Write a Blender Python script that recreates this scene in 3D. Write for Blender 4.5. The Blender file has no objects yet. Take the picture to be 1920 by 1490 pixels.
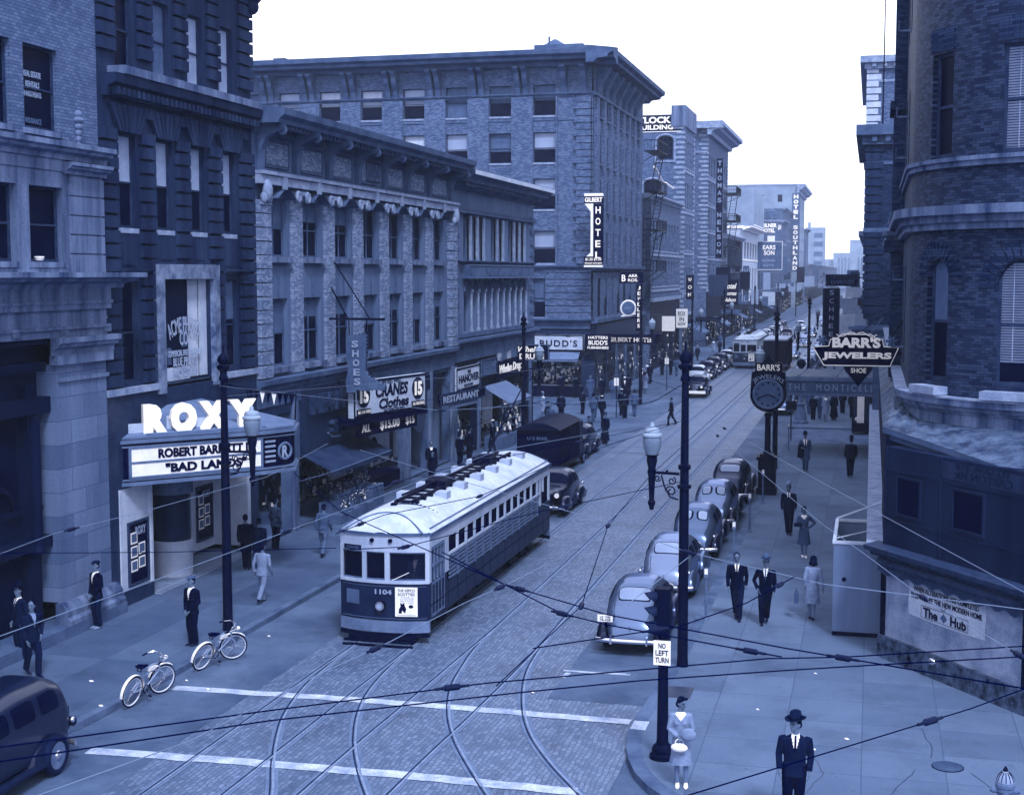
import bpy, bmesh, math, random
from mathutils import Vector, Matrix
random.seed(7)
PI = math.pi
SC = bpy.context.scene
COL = SC.collection

# ------------------------------------------------------------------ camera, sky, sun, exposure
CAM_H = 9.4
cam_d = bpy.data.cameras.new('camera'); cam = bpy.data.objects.new('camera', cam_d); COL.objects.link(cam)
cam_d.sensor_fit = 'HORIZONTAL'; cam_d.sensor_width = 36.0; cam_d.lens = 2620.0 / 1920.0 * 36.0
cam_d.clip_start = 0.1; cam_d.clip_end = 6000
cam.location = (0, 0, CAM_H)
cam.rotation_euler = (math.radians(90 - 5.082), 0, math.radians(14.413))
SC.camera = cam
SC.render.resolution_x = 1024; SC.render.resolution_y = 794

SUN_EL, SUN_AZ = 50.0, 152.0          # azimuth from north (+Y) clockwise towards +X
W = bpy.data.worlds.new("World"); SC.world = W; W.use_nodes = True
wn = W.node_tree.nodes; wl = W.node_tree.links
bg = wn['Background']
sky = wn.new('ShaderNodeTexSky'); sky.sky_type = 'NISHITA'; sky.sun_disc = False
sky.sun_elevation = math.radians(SUN_EL); sky.sun_rotation = math.radians(SUN_AZ)
sky.air_density = 1.0; sky.dust_density = 3.0; sky.ozone_density = 1.0
# thin even overcast veil mixed over the clear sky
veil = wn.new('ShaderNodeMixRGB'); veil.inputs[0].default_value = 0.92
veil.inputs[2].default_value = (8.9, 9.3, 10.7, 1)
wl.new(sky.outputs[0], veil.inputs[1]); wl.new(veil.outputs[0], bg.inputs[0])
bg.inputs[1].default_value = 0.13
sun_d = bpy.data.lights.new('sun', 'SUN'); sun_d.energy = 2.2; sun_d.angle = math.radians(10)
sun_d.color = (.90, .95, 1.0)
sun = bpy.data.objects.new('sun', sun_d); COL.objects.link(sun)
_az = math.radians(SUN_AZ); _el = math.radians(SUN_EL)
_d = Vector((math.sin(_az) * math.cos(_el), math.cos(_az) * math.cos(_el), math.sin(_el)))
sun.rotation_euler = _d.to_track_quat('Z', 'Y').to_euler()
sun.location = (20, -20, 60)
SC.view_settings.view_transform = 'Standard'
try: SC.view_settings.look = 'None'
except Exception: pass
SC.view_settings.exposure = 0.74; SC.view_settings.gamma = 1.0
try:
    SC.cycles.max_bounces = 6; SC.cycles.diffuse_bounces = 3; SC.cycles.glossy_bounces = 3
    SC.cycles.transmission_bounces = 4; SC.cycles.volume_bounces = 0; SC.cycles.transparent_max_bounces = 8
except Exception: pass

# ------------------------------------------------------------------ colours: a blue-toned print
RAMP = [(0, (0, 0, 42)), (.12, (2, 18, 66)), (.22, (18, 38, 88)), (.32, (46, 68, 118)), (.42, (74, 97, 148)), (.52, (96, 116, 169)),
        (.65, (130, 148, 197)), (.78, (168, 182, 221)), (.88, (208, 216, 240)), (1, (250, 250, 255))]
def duo(g):
    g = max(0.0, min(1.0, g))
    for i in range(len(RAMP) - 1):
        a, ca = RAMP[i]; b, cb = RAMP[i + 1]
        if g <= b:
            t = (g - a) / (b - a)
            c = [ca[k] + (cb[k] - ca[k]) * t for k in range(3)]
            break
    o = []
    for v in c:
        v /= 255.0
        o.append(v / 12.92 if v <= .04045 else ((v + .055) / 1.055) ** 2.4)
    return (min(.93, o[0] * 1.0), min(.9, o[1] * .935), min(.84, o[2] * .84), 1)
DUO = duo
MATS = {}
def mat(name, g, rough=.85, var=.06, scale=1.5, bump=.0, metal=0, coat=0, tex=None, streak=0, spec=.05, grey=0, size=(.2, .075), mort=-.15, bvar=.06, uv=False, emit=0, alpha=1, rot=0):
    """blue-print toned principled material. tex: None | 'brick' | 'block' | 'cobble' | 'slab' | 'rib'"""
    if name in MATS: return MATS[name]
    if not grey and .04 < g < .8: grey = .22 if g > .3 else .38
    def duo(g_):
        c = DUO(g_)
        if grey: l = c[1]; c = (c[0] * (1 - grey) + l * grey * .72, c[1], c[2] * (1 - grey) + l * grey * 1.35, 1)
        return c
    m = bpy.data.materials.new(name); m.use_nodes = True
    nt = m.node_tree; N = nt.nodes; L = nt.links; bs = N['Principled BSDF']
    bs.inputs['Roughness'].default_value = rough; bs.inputs['Metallic'].default_value = metal
    bs.inputs['Specular IOR Level'].default_value = spec
    bs.inputs['Specular Tint'].default_value = (.55, .66, 1, 1)
    if coat: bs.inputs['Coat Weight'].default_value = coat; bs.inputs['Coat Roughness'].default_value = .04
    tc = N.new('ShaderNodeTexCoord')
    src = tc.outputs['UV'] if uv else tc.outputs['Object']
    no = N.new('ShaderNodeTexNoise'); no.inputs['Scale'].default_value = scale; no.inputs['Detail'].default_value = 5; no.inputs['Roughness'].default_value = .65
    mp = N.new('ShaderNodeMapping'); L.new(src, mp.inputs[0]); L.new(mp.outputs[0], no.inputs['Vector'])
    if streak: mp.inputs['Scale'].default_value = (1, 1, .12)
    cr = N.new('ShaderNodeValToRGB'); cr.color_ramp.elements[0].position = .33; cr.color_ramp.elements[1].position = .68
    cr.color_ramp.elements[0].color = duo(g - var); cr.color_ramp.elements[1].color = duo(g + var)
    L.new(no.outputs['Fac'], cr.inputs[0]); out = cr.outputs[0]; hsrc = no.outputs['Fac']
    if tex in ('brick', 'block', 'cobble', 'slab'):
        sx = N.new('ShaderNodeSeparateXYZ'); L.new(src, sx.inputs[0])
        cb = N.new('ShaderNodeCombineXYZ')
        if uv or tex in ('cobble', 'slab'):
            L.new(sx.outputs[0], cb.inputs[0]); L.new(sx.outputs[1], cb.inputs[1])
        else:
            ad = N.new('ShaderNodeMath'); ad.operation = 'ADD'; L.new(sx.outputs[0], ad.inputs[0]); L.new(sx.outputs[1], ad.inputs[1])
            L.new(ad.outputs[0], cb.inputs[0]); L.new(sx.outputs[2], cb.inputs[1])
        vec = cb.outputs[0]
        if rot:
            m2 = N.new('ShaderNodeMapping'); m2.inputs['Rotation'].default_value[2] = rot; L.new(vec, m2.inputs[0]); vec = m2.outputs[0]
        if tex == 'cobble':
            n2 = N.new('ShaderNodeTexNoise'); n2.inputs['Scale'].default_value = .9; L.new(vec, n2.inputs['Vector'])
            mx = N.new('ShaderNodeMixRGB'); mx.blend_type = 'LINEAR_LIGHT'; mx.inputs[0].default_value = .12
            L.new(vec, mx.inputs[1]); L.new(n2.outputs['Color'], mx.inputs[2]); vec = mx.outputs[0]
        bt = N.new('ShaderNodeTexBrick'); L.new(vec, bt.inputs['Vector']); bt.inputs['Scale'].default_value = 1
        bt.inputs['Brick Width'].default_value = size[0]; bt.inputs['Row Height'].default_value = size[1]
        bt.inputs['Mortar Size'].default_value = {'brick': .006, 'block': .012, 'cobble': .012, 'slab': .012}[tex]
        bt.inputs['Mortar Smooth'].default_value = .3
        if tex == 'slab': bt.offset = 0
        bt.inputs['Color1'].default_value = (0, 0, 0, 1); bt.inputs['Color2'].default_value = (1, 1, 1, 1); bt.inputs['Mortar'].default_value = (.5, .5, .5, 1)
        bt.inputs['Bias'].default_value = 0
        c2 = N.new('ShaderNodeValToRGB'); c2.color_ramp.elements[0].color = duo(g - bvar - var * .5); c2.color_ramp.elements[1].color = duo(g + bvar + var * .5)
        c2.color_ramp.elements[0].position = .2; c2.color_ramp.elements[1].position = .9
        L.new(bt.outputs['Color'], c2.inputs[0])
        m1 = N.new('ShaderNodeMixRGB'); m1.inputs[0].default_value = .5; L.new(out, m1.inputs[1]); L.new(c2.outputs[0], m1.inputs[2])
        m3 = N.new('ShaderNodeMixRGB'); L.new(bt.outputs['Fac'], m3.inputs[0]); L.new(m1.outputs[0], m3.inputs[1]); m3.inputs[2].default_value = duo(g + mort)
        out = m3.outputs[0]
        iv = N.new('ShaderNodeMath'); iv.operation = 'SUBTRACT'; iv.inputs[0].default_value = 1; L.new(bt.outputs['Fac'], iv.inputs[1]); hsrc = iv.outputs[0]
        if not bump: bump = .35
    if tex in ('slab', 'cobble') or name == 'asphalt':          # worn patches, oil drips and trodden spots
        for sc_, lo, hi, k_ in ((.55, .50, .66, .22), (3.1, .62, .70, .30)):
            n5 = N.new('ShaderNodeTexNoise'); n5.inputs['Scale'].default_value = sc_; n5.inputs['Detail'].default_value = 6; n5.inputs['Roughness'].default_value = .7; L.new(src, n5.inputs['Vector'])
            r5 = N.new('ShaderNodeMapRange'); r5.inputs[1].default_value = lo; r5.inputs[2].default_value = hi; r5.inputs[3].default_value = 1; r5.inputs[4].default_value = 1 - k_; L.new(n5.outputs['Fac'], r5.inputs[0])
            h5 = N.new('ShaderNodeHueSaturation'); L.new(out, h5.inputs['Color']); L.new(r5.outputs[0], h5.inputs['Value']); out = h5.outputs[0]
    # fine grain so that no surface is perfectly even
    n4 = N.new('ShaderNodeTexNoise'); n4.inputs['Scale'].default_value = 28; n4.inputs['Detail'].default_value = 3; L.new(src, n4.inputs['Vector'])
    hs = N.new('ShaderNodeHueSaturation'); L.new(out, hs.inputs['Color'])
    mr = N.new('ShaderNodeMapRange'); mr.inputs[1].default_value = .3; mr.inputs[2].default_value = .7
    k = min(.22, var * 2.2); mr.inputs[3].default_value = 1 - k; mr.inputs[4].default_value = 1 + k
    L.new(n4.outputs['Fac'], mr.inputs[0]); L.new(mr.outputs[0], hs.inputs['Value']); out = hs.outputs[0]
    L.new(out, bs.inputs['Base Color'])
    if bump:
        bp = N.new('ShaderNodeBump'); bp.inputs['Strength'].default_value = bump; bp.inputs['Distance'].default_value = .02
        L.new(hsrc, bp.inputs['Height']); L.new(bp.outputs[0], bs.inputs['Normal'])
    if emit:
        L.new(out, bs.inputs['Emission Color']); bs.inputs['Emission Strength'].default_value = emit
    if alpha < 1: bs.inputs['Alpha'].default_value = alpha
    MATS[name] = m
    return m

# ------------------------------------------------------------------ mesh helpers
class MB:
    def __init__(s): s.v = []; s.f = []; s.m = []
    def add(s, vs, fs, m=0):
        b = len(s.v); s.v += [tuple(v) for v in vs]
        for f in fs: s.f.append(tuple(b + i for i in f)); s.m.append(m)
        return s
    def box(s, x0, x1, y0, y1, z0, z1, m=0):
        if x0 > x1: x0, x1 = x1, x0
        if y0 > y1: y0, y1 = y1, y0
        if z0 > z1: z0, z1 = z1, z0
        return s.add([(x0, y0, z0), (x1, y0, z0), (x1, y1, z0), (x0, y1, z0), (x0, y0, z1), (x1, y0, z1), (x1, y1, z1), (x0, y1, z1)],
                     [(0, 3, 2, 1), (4, 5, 6, 7), (0, 1, 5, 4), (1, 2, 6, 5), (2, 3, 7, 6), (3, 0, 4, 7)], m)
    def obox(s, c, ux, hx, hy, z0, z1, m=0):
        """box rotated about z: centre c (x,y), unit dir ux"""
        ux = Vector((ux[0], ux[1])).normalized(); uy = Vector((-ux.y, ux.x)); c = Vector(c[:2])
        p = [c + ux * a * hx + uy * b * hy for a, b in ((-1, -1), (1, -1), (1, 1), (-1, 1))]
        return s.add([(q.x, q.y, z0) for q in p] + [(q.x, q.y, z1) for q in p], [(0, 3, 2, 1), (4, 5, 6, 7), (0, 1, 5, 4), (1, 2, 6, 5), (2, 3, 7, 6), (3, 0, 4, 7)], m)
    def prism(s, poly, z0, z1, m=0):
        n = len(poly)
        return s.add([(p[0], p[1], z0) for p in poly] + [(p[0], p[1], z1) for p in poly],
                     [tuple(range(n))[::-1], tuple(range(n, 2 * n))] + [(i, (i + 1) % n, n + (i + 1) % n, n + i) for i in range(n)], m)
    def plate(s, poly, y0, y1, m=0):
        """polygon in the xz plane (counter-clockwise seen from -y) given thickness y0..y1"""
        n = len(poly)
        return s.add([(p[0], y0, p[1]) for p in poly] + [(p[0], y1, p[1]) for p in poly],
                     [tuple(range(n)), tuple(range(n, 2 * n))[::-1]] + [(i, n + i, n + (i + 1) % n, (i + 1) % n) for i in range(n)], m)
    def extr(s, prof, x0, x1, m=0):
        """profile [(y,z)] extruded along x"""
        n = len(prof)
        return s.add([(x0, p[0], p[1]) for p in prof] + [(x1, p[0], p[1]) for p in prof],
                     [tuple(range(n)), tuple(range(n, 2 * n))[::-1]] + [(i, n + i, n + (i + 1) % n, (i + 1) % n) for i in range(n)], m)
    def tube(s, pts, r, n=8, m=0, cap=True, side=None):
        pts = [Vector(p) for p in pts]; k = len(pts)
        if not isinstance(r, (list, tuple)): r = [r] * k
        b = len(s.v); prev = None
        for i, p in enumerate(pts):
            t = (pts[min(i + 1, k - 1)] - pts[max(i - 1, 0)])
            if t.length < 1e-9: t = Vector((0, 0, 1))
            t.normalize()
            ref = Vector(side) if side else (prev if prev else (Vector((1, 0, 0)) if abs(t.x) < .9 else Vector((0, 1, 0))))
            a = (ref - t * ref.dot(t))
            if a.length < 1e-6: a = Vector((0, 1, 0)) - t * t.y
            a.normalize(); prev = a; c = t.cross(a)
            ri = r[i]; ra, rb = (ri if isinstance(ri, (tuple, list)) else (ri, ri))
            for j in range(n):
                w = 2 * PI * j / n
                q = p + a * math.cos(w) * ra + c * math.sin(w) * rb
                s.v.append(tuple(q))
        for i in range(k - 1):
            for j in range(n):
                s.f.append((b + i * n + j, b + i * n + (j + 1) % n, b + (i + 1) * n + (j + 1) % n, b + (i + 1) * n + j)); s.m.append(m)
        if cap:
            s.f.append(tuple(b + j for j in range(n))[::-1]); s.m.append(m)
            s.f.append(tuple(b + (k - 1) * n + j for j in range(n))); s.m.append(m)
        return s
    def lathe(s, prof, c=(0, 0, 0), n=16, m=0):
        """profile [(r,z)] bottom to top"""
        return s.tube([(c[0], c[1], c[2] + z) for r, z in prof], [max(r, 1e-3) for r, z in prof], n, m) if all(prof[i][1] < prof[i + 1][1] for i in range(len(prof) - 1)) else s._lathe(prof, c, n, m)
    def _lathe(s, prof, c, n, m):
        b = len(s.v)
        for r, z in prof:
            r = max(r, 1e-3)
            for j in range(n):
                w = 2 * PI * j / n; s.v.append((c[0] + r * math.cos(w), c[1] + r * math.sin(w), c[2] + z))
        for i in range(len(prof) - 1):
            for j in range(n):
                s.f.append((b + i * n + j, b + i * n + (j + 1) % n, b + (i + 1) * n + (j + 1) % n, b + (i + 1) * n + j)); s.m.append(m)
        s.f.append(tuple(b + j for j in range(n))[::-1]); s.m.append(m)
        s.f.append(tuple(b + (len(prof) - 1) * n + j for j in range(n))); s.m.append(m)
        return s
    def ball(s, c, r, n=12, k=7, m=0):
        if not isinstance(r, (tuple, list)): r = (r, r, r)
        b = len(s.v); c = Vector(c)
        s.v.append((c.x, c.y, c.z - r[2]))
        for i in range(1, k):
            a = -PI / 2 + PI * i / k
            for j in range(n):
                w = 2 * PI * j / n
                s.v.append((c.x + r[0] * math.cos(a) * math.cos(w), c.y + r[1] * math.cos(a) * math.sin(w), c.z + r[2] * math.sin(a)))
        s.v.append((c.x, c.y, c.z + r[2])); top = len(s.v) - 1
        for j in range(n):
            s.f.append((b, b + 1 + (j + 1) % n, b + 1 + j)); s.m.append(m)
            s.f.append((top, top - n + j, top - n + (j + 1) % n)); s.m.append(m)
        for i in range(k - 2):
            for j in range(n):
                q = b + 1 + i * n
                s.f.append((q + j, q + (j + 1) % n, q + n + (j + 1) % n, q + n + j)); s.m.append(m)
        return s
    def torus(s, c, R, r, axis='x', n=24, k=8, m=0):
        pts = []; b = len(s.v); c = Vector(c)
        for i in range(n):
            w = 2 * PI * i / n
            for j in range(k):
                u = 2 * PI * j / k
                rr = R + r * math.cos(u); h = r * math.sin(u)
                if axis == 'x': q = (h, rr * math.cos(w), rr * math.sin(w))
                elif axis == 'y': q = (rr * math.cos(w), h, rr * math.sin(w))
                else: q = (rr * math.cos(w), rr * math.sin(w), h)
                s.v.append(tuple(c + Vector(q)))
        for i in range(n):
            for j in range(k):
                s.f.append((b + i * k + j, b + ((i + 1) % n) * k + j, b + ((i + 1) % n) * k + (j + 1) % k, b + i * k + (j + 1) % k)); s.m.append(m)
        return s
    def disc(s, c, r, axis, h, n=20, m=0):
        """short cylinder, axis 'x','y','z'"""
        d = {'x': Vector((h / 2, 0, 0)), 'y': Vector((0, h / 2, 0)), 'z': Vector((0, 0, h / 2))}[axis]; c = Vector(c)
        return s.tube([c - d, c + d], r, n, m)
    def build(s, name, mats, parent=None, smooth=False, loc=None, rot=None, kind=None, fix=True):
        me = bpy.data.meshes.new(name); me.from_pydata(s.v, [], s.f)
        if not isinstance(mats, (list, tuple)): mats = [mats]
        for m in mats: me.materials.append(m)
        if len(mats) > 1: me.polygons.foreach_set('material_index', s.m)
        if fix:
            bm = bmesh.new(); bm.from_mesh(me); bmesh.ops.recalc_face_normals(bm, faces=bm.faces); bm.to_mesh(me); bm.free()
        if smooth: shade(me, smooth if smooth is not True else 40)
        me.update()
        return link(name, me, parent, loc, rot, kind)
def pieces(mb, name, m, root, smooth=False):
    """each connected piece of mb becomes a part of its own"""
    pr = list(range(len(mb.v)))
    def fd(a):
        while pr[a] != a: pr[a] = pr[pr[a]]; a = pr[a]
        return a
    for f in mb.f:
        for q in f[1:]: pr[fd(q)] = fd(f[0])
    grp = {}
    for f in mb.f: grp.setdefault(fd(f[0]), []).append(f)
    out = []
    for fs in grp.values():
        ix = {}; s = MB()
        for f in fs:
            for q in f:
                if q not in ix: ix[q] = len(s.v); s.v.append(mb.v[q])
            s.f.append(tuple(ix[q] for q in f)); s.m.append(0)
        out.append(s.build(name, m, root, smooth=smooth))
    return out
def shade(me, ang=40):
    me.polygons.foreach_set('use_smooth', [True] * len(me.polygons))
    try: me.set_sharp_from_angle(angle=math.radians(ang))
    except Exception: pass
def link(name, me, parent=None, loc=None, rot=None, kind=None):
    o = bpy.data.objects.new(name, me); COL.objects.link(o)
    if parent is not None: o.parent = parent
    if loc is not None: o.location = loc
    if rot is not None: o.rotation_euler = rot
    if kind: o['kind'] = kind
    return o
def thing(name, label, cat, loc=(0, 0, 0), rotz=0, group=None):
    o = bpy.data.objects.new(name, None); COL.objects.link(o); o.empty_display_size = .3
    o.location = loc; o.rotation_euler = (0, 0, rotz); o['label'] = label; o['category'] = cat
    if group: o['group'] = group
    return o
def tag(o, label, cat, group=None):
    o['label'] = label; o['category'] = cat
    if group: o['group'] = group
    return o
CH = {}
def children_of(o):
    return [c for c in COL.objects if c.parent == o]
def dup(root, loc, rotz, label, group=None, tree=None, scale=None):
    tree = tree or CH.setdefault(root.name, snapshot(root))
    r = root.copy(); COL.objects.link(r); r.location = loc; r.rotation_euler = (0, 0, rotz); r['label'] = label
    if group: r['group'] = group
    if scale: r.scale = (scale,) * 3
    for c, gs in tree:
        d = c.copy(); COL.objects.link(d); d.parent = r
        for g in gs:
            e = g.copy(); COL.objects.link(e); e.parent = d
    return r
def snapshot(root):
    allo = list(COL.objects); byp = {}
    for o in allo:
        if o.parent: byp.setdefault(o.parent.name, []).append(o)
    return [(c, byp.get(c.name, [])) for c in byp.get(root.name, [])]

# lettering ---------------------------------------------------------
TXT = {}
def text_mesh(s, w, h, d=.03, bold=0.0, shear=0, arc=None, spacing=1.0):
    """a lettering MB: text s fitted in w x h, centred, standing in the xz plane, facing -y"""
    cu = bpy.data.curves.new('t', 'FONT'); cu.body = s; cu.extrude = 0.0; cu.offset = bold; cu.resolution_u = 3; cu.shear = shear
    cu.space_character = spacing; cu.align_x = 'LEFT'
    ob = bpy.data.objects.new('t', cu); COL.objects.link(ob)
    dg = bpy.context.evaluated_depsgraph_get(); me = bpy.data.meshes.new_from_object(ob.evaluated_get(dg))
    vs = [v.co.copy() for v in me.vertices]; fs = [tuple(p.vertices) for p in me.polygons]
    # boundary edges for side walls
    cnt = {}
    for f in fs:
        for i in range(len(f)):
            a, b = f[i], f[(i + 1) % len(f)]; cnt.setdefault((min(a, b), max(a, b)), []).append((a, b))
    bnd = [v[0] for v in cnt.values() if len(v) == 1]
    bpy.data.objects.remove(ob); bpy.data.curves.remove(cu); bpy.data.meshes.remove(me)
    x0 = min(v.x for v in vs); x1 = max(v.x for v in vs); y0 = min(v.y for v in vs); y1 = max(v.y for v in vs)
    P = [((v.x - x0) / (x1 - x0) - .5, (v.y - y0) / (y1 - y0) - .5) for v in vs]
    def mapp(a, b):
        x, z = a * w, b * h
        if arc:                                    # arc = radius: baseline bends into an arch
            t = x / arc; R = arc + z
            return (R * math.sin(t), R * math.cos(t) - arc)
        return (x, z)
    Q = [mapp(a, b) for a, b in P]
    mb = MB(); n = len(Q)
    mb.v = [(q[0], -d, q[1]) for q in Q] + [(q[0], 0, q[1]) for q in Q]
    for f in fs: mb.f.append(f); mb.m.append(0)
    for a, b in bnd: mb.f.append((b, a, a + n, b + n)); mb.m.append(0)
    return mb
def letters(s, w, h, parent, loc, m, d=.03, bold=0.0, name='lettering', rotz=0, shear=0, arc=None, spacing=1.0, rot=None):
    mb = text_mesh(s, w, h, d, bold, shear, arc, spacing)
    return mb.build(name, m, parent, loc=loc, rot=rot or (0, 0, rotz), fix=False)
# ------------------------------------------------------------------ materials
m_road = mat('cobble_paving', .44, .55, .07, .45, tex='cobble', size=(.19, .105), mort=-.08, bvar=.06, bump=.4, spec=.25, rot=PI / 2, grey=.35)
m_asph = mat('asphalt', .375, .7, .06, .35, bump=.25, grey=.35)
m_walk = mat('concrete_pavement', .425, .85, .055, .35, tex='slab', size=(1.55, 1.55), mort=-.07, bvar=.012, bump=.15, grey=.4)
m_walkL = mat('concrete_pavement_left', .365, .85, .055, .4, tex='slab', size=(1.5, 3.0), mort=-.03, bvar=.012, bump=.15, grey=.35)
m_kerb = mat('kerb_stone', .38, .8, .06, 1.2, bump=.2, grey=.3)
m_paint = mat('road_paint', .70, .7, .10, 2.5)
m_rail = mat('rail_steel', .54, .5, .06, 3, grey=.3)
m_groove = mat('rail_groove', .20, .8, .05)
m_rails2 = mat('rail_bed', .45, .8, .05, 2, grey=.3)
m_iron = mat('dark_cast_iron', .05, .5, .03, 4, spec=.03)
m_iron2 = mat('painted_iron', .15, .5, .04, 4, spec=.05)
m_black = mat('black_interior', .02, .9, .01, spec=0)
m_glass = mat('dark_glass', .05, .3, .04, .8, spec=.02)
m_glassm = mat('mid_glass', .16, .15, .06, .5, spec=.15)
m_glassl = mat('pale_glass', .62, .2, .05, .5, spec=.35)
m_frame = mat('window_frame', .25, .6, .04, 4)
m_framel = mat('light_window_frame', .42, .6, .05, 4)
m_blind = mat('window_blind', .62, .8, .04, 2)
m_blindm = mat('grey_window_shade', .38, .8, .03, 2)
m_white = mat('white_enamel', .90, .5, .03, 3)
m_cream = mat('pale_plaster', .74, .8, .05, 1.5)
m_navy = mat('sign_navy', .01, .5, .02, 3, spec=0)
m_neon = mat('white_letter', .97, .5, .02, 3)
m_blackl = mat('black_letter', .03, .6, .01)
m_chrome = mat('chrome', .85, .12, .02, 2, metal=.9)
m_stone = mat('bank_stone', .43, .85, .09, .9, tex='block', size=(1.3, .62), mort=-.09, bvar=.03, bump=.2, streak=1)
m_stones = mat('smooth_stone', .41, .85, .14, 1.6, streak=1)
m_stonel = mat('pale_stone', .58, .85, .09, 2.2)
m_brickL = mat('buff_brick', .42, .85, .05, .7, tex='brick', size=(.2, .085), mort=-.2, bvar=.05)
m_brickD = mat('dark_brick', .20, .85, .04, .7, tex='brick', size=(.22, .075), mort=-.08, bvar=.1)
m_rust = mat('dark_rusticated_stone', .21, .85, .07, 1.1, streak=1, grey=.35)
m_brick3 = mat('grey_brick', .52, .85, .05, .8, tex='brick', size=(.21, .07), mort=-.12, bvar=.14)
m_stucco = mat('grey_stucco', .42, .85, .04, 1.0, streak=1)
m_trim3 = mat('grey_trim', .36, .8, .05, 1.3)
m_brickG = mat('hotel_brick', .41, .85, .06, 1.6, tex='brick', size=(.23, .08), mort=-.09, bvar=.09)
m_trimG = mat('hotel_trim', .36, .8, .05, 1.0)
m_brickR = mat('glazed_brick', .215, .6, .05, .5, tex='brick', size=(.21, .07), mort=-.13, bvar=.10, spec=.12, uv=True, bump=.6)
m_brickR2 = mat('red_dark_brick', .24, .8, .04, .5, tex='brick', size=(.215, .072), mort=-.08, bvar=.07, spec=0)
m_metalroof = mat('tin_roof', .31, .6, .12, 2.2, grey=.4, bump=.3)
m_marble = mat('veined_marble', .46, .35, .16, 2.4, spec=.5)
m_marbled = mat('dark_marble', .12, .4, .30, 4.5, spec=.05)
m_granite = mat('dark_granite', .22, .4, .04, 3, spec=.1)
m_far = mat('haze_paled_wall', .60, .9, .06, .2, grey=.5)  # paled tone puts part of the distance haze into the wall colour
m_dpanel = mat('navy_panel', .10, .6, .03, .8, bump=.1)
m_plasterhub = mat('blotchy_plaster', .56, .9, .13, 1.1, bump=.3)
m_canvas = mat('awning_canvas', .24, .9, .04, 1.5)
m_canvasl = mat('pale_awning_canvas', .46, .9, .05, 1.5)

# ------------------------------------------------------------------ building helpers (local x along the facade, -y out of it)
def wall_grid(mb, x0, x1, z0, z1, ops, t=.3, m=0, y=0, du=None):
    xs = {x0, x1}; zs = {z0, z1}
    for o in ops:
        for v in o[:2]: xs.add(v)
        for v in o[2:4]: zs.add(v)
    xs = sorted(v for v in xs if x0 - 1e-6 <= v <= x1 + 1e-6); zs = sorted(v for v in zs if z0 - 1e-6 <= v <= z1 + 1e-6)
    if du:
        q = []
        for a, b in zip(xs, xs[1:]):
            k = max(1, int((b - a) / du)); q += [a + (b - a) * i / k for i in range(k)]
        xs = q + [xs[-1]]
    for a, b in zip(xs, xs[1:]):
        for c, d in zip(zs, zs[1:]):
            mx, mz = (a + b) / 2, (c + d) / 2
            if any(o[0] < mx < o[1] and o[2] < mz < o[3] for o in ops): continue
            mb.add([(a, y, c), (b, y, c), (b, y, d), (a, y, d)], [(0, 1, 2, 3)], m)
    for o in ops:
        a, b, c, d = o[:4]
        if t <= 0: continue
        mb.add([(a, y, c), (a, y + t, c), (a, y + t, d), (a, y, d)], [(0, 1, 2, 3)], m)
        mb.add([(b, y, c), (b, y, d), (b, y + t, d), (b, y + t, c)], [(0, 1, 2, 3)], m)
        mb.add([(a, y, d), (a, y + t, d), (b, y + t, d), (b, y, d)], [(0, 1, 2, 3)], m)
        mb.add([(a, y, c), (b, y, c), (b, y + t, c), (a, y + t, c)], [(0, 1, 2, 3)], m)
        if len(o) > 4 and o[4] == 'arch':
            w = (b - a) / 2; cx = (a + b) / 2; rise = o[5] if len(o) > 5 else w; zc = d - rise
            for s_ in (-1, 1):
                poly = [(cx + s_ * w, d)] + [(cx + s_ * w * math.cos(u), zc + rise * math.sin(u)) for u in [PI / 2 * i / 8 for i in range(9)]]
                mb.plate(poly, y, y + t, m)
def mass(mb, x0, x1, y0, y1, z0, z1, m=0, front=False):
    """side, back and roof faces of a building block (front left to wall_grid)"""
    mb.add([(x0, y0, z0), (x0, y1, z0), (x0, y1, z1), (x0, y0, z1)], [(0, 1, 2, 3)], m)
    mb.add([(x1, y0, z0), (x1, y0, z1), (x1, y1, z1), (x1, y1, z0)], [(0, 1, 2, 3)], m)
    mb.add([(x0, y1, z0), (x1, y1, z0), (x1, y1, z1), (x0, y1, z1)], [(0, 1, 2, 3)], m)
    mb.add([(x0, y0, z1), (x1, y0, z1), (x1, y1, z1), (x0, y1, z1)], [(0, 1, 2, 3)], m)
    if front: mb.add([(x0, y0, z0), (x1, y0, z0), (x1, y0, z1), (x0, y0, z1)], [(0, 1, 2, 3)], m)
WC = {}
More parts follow.
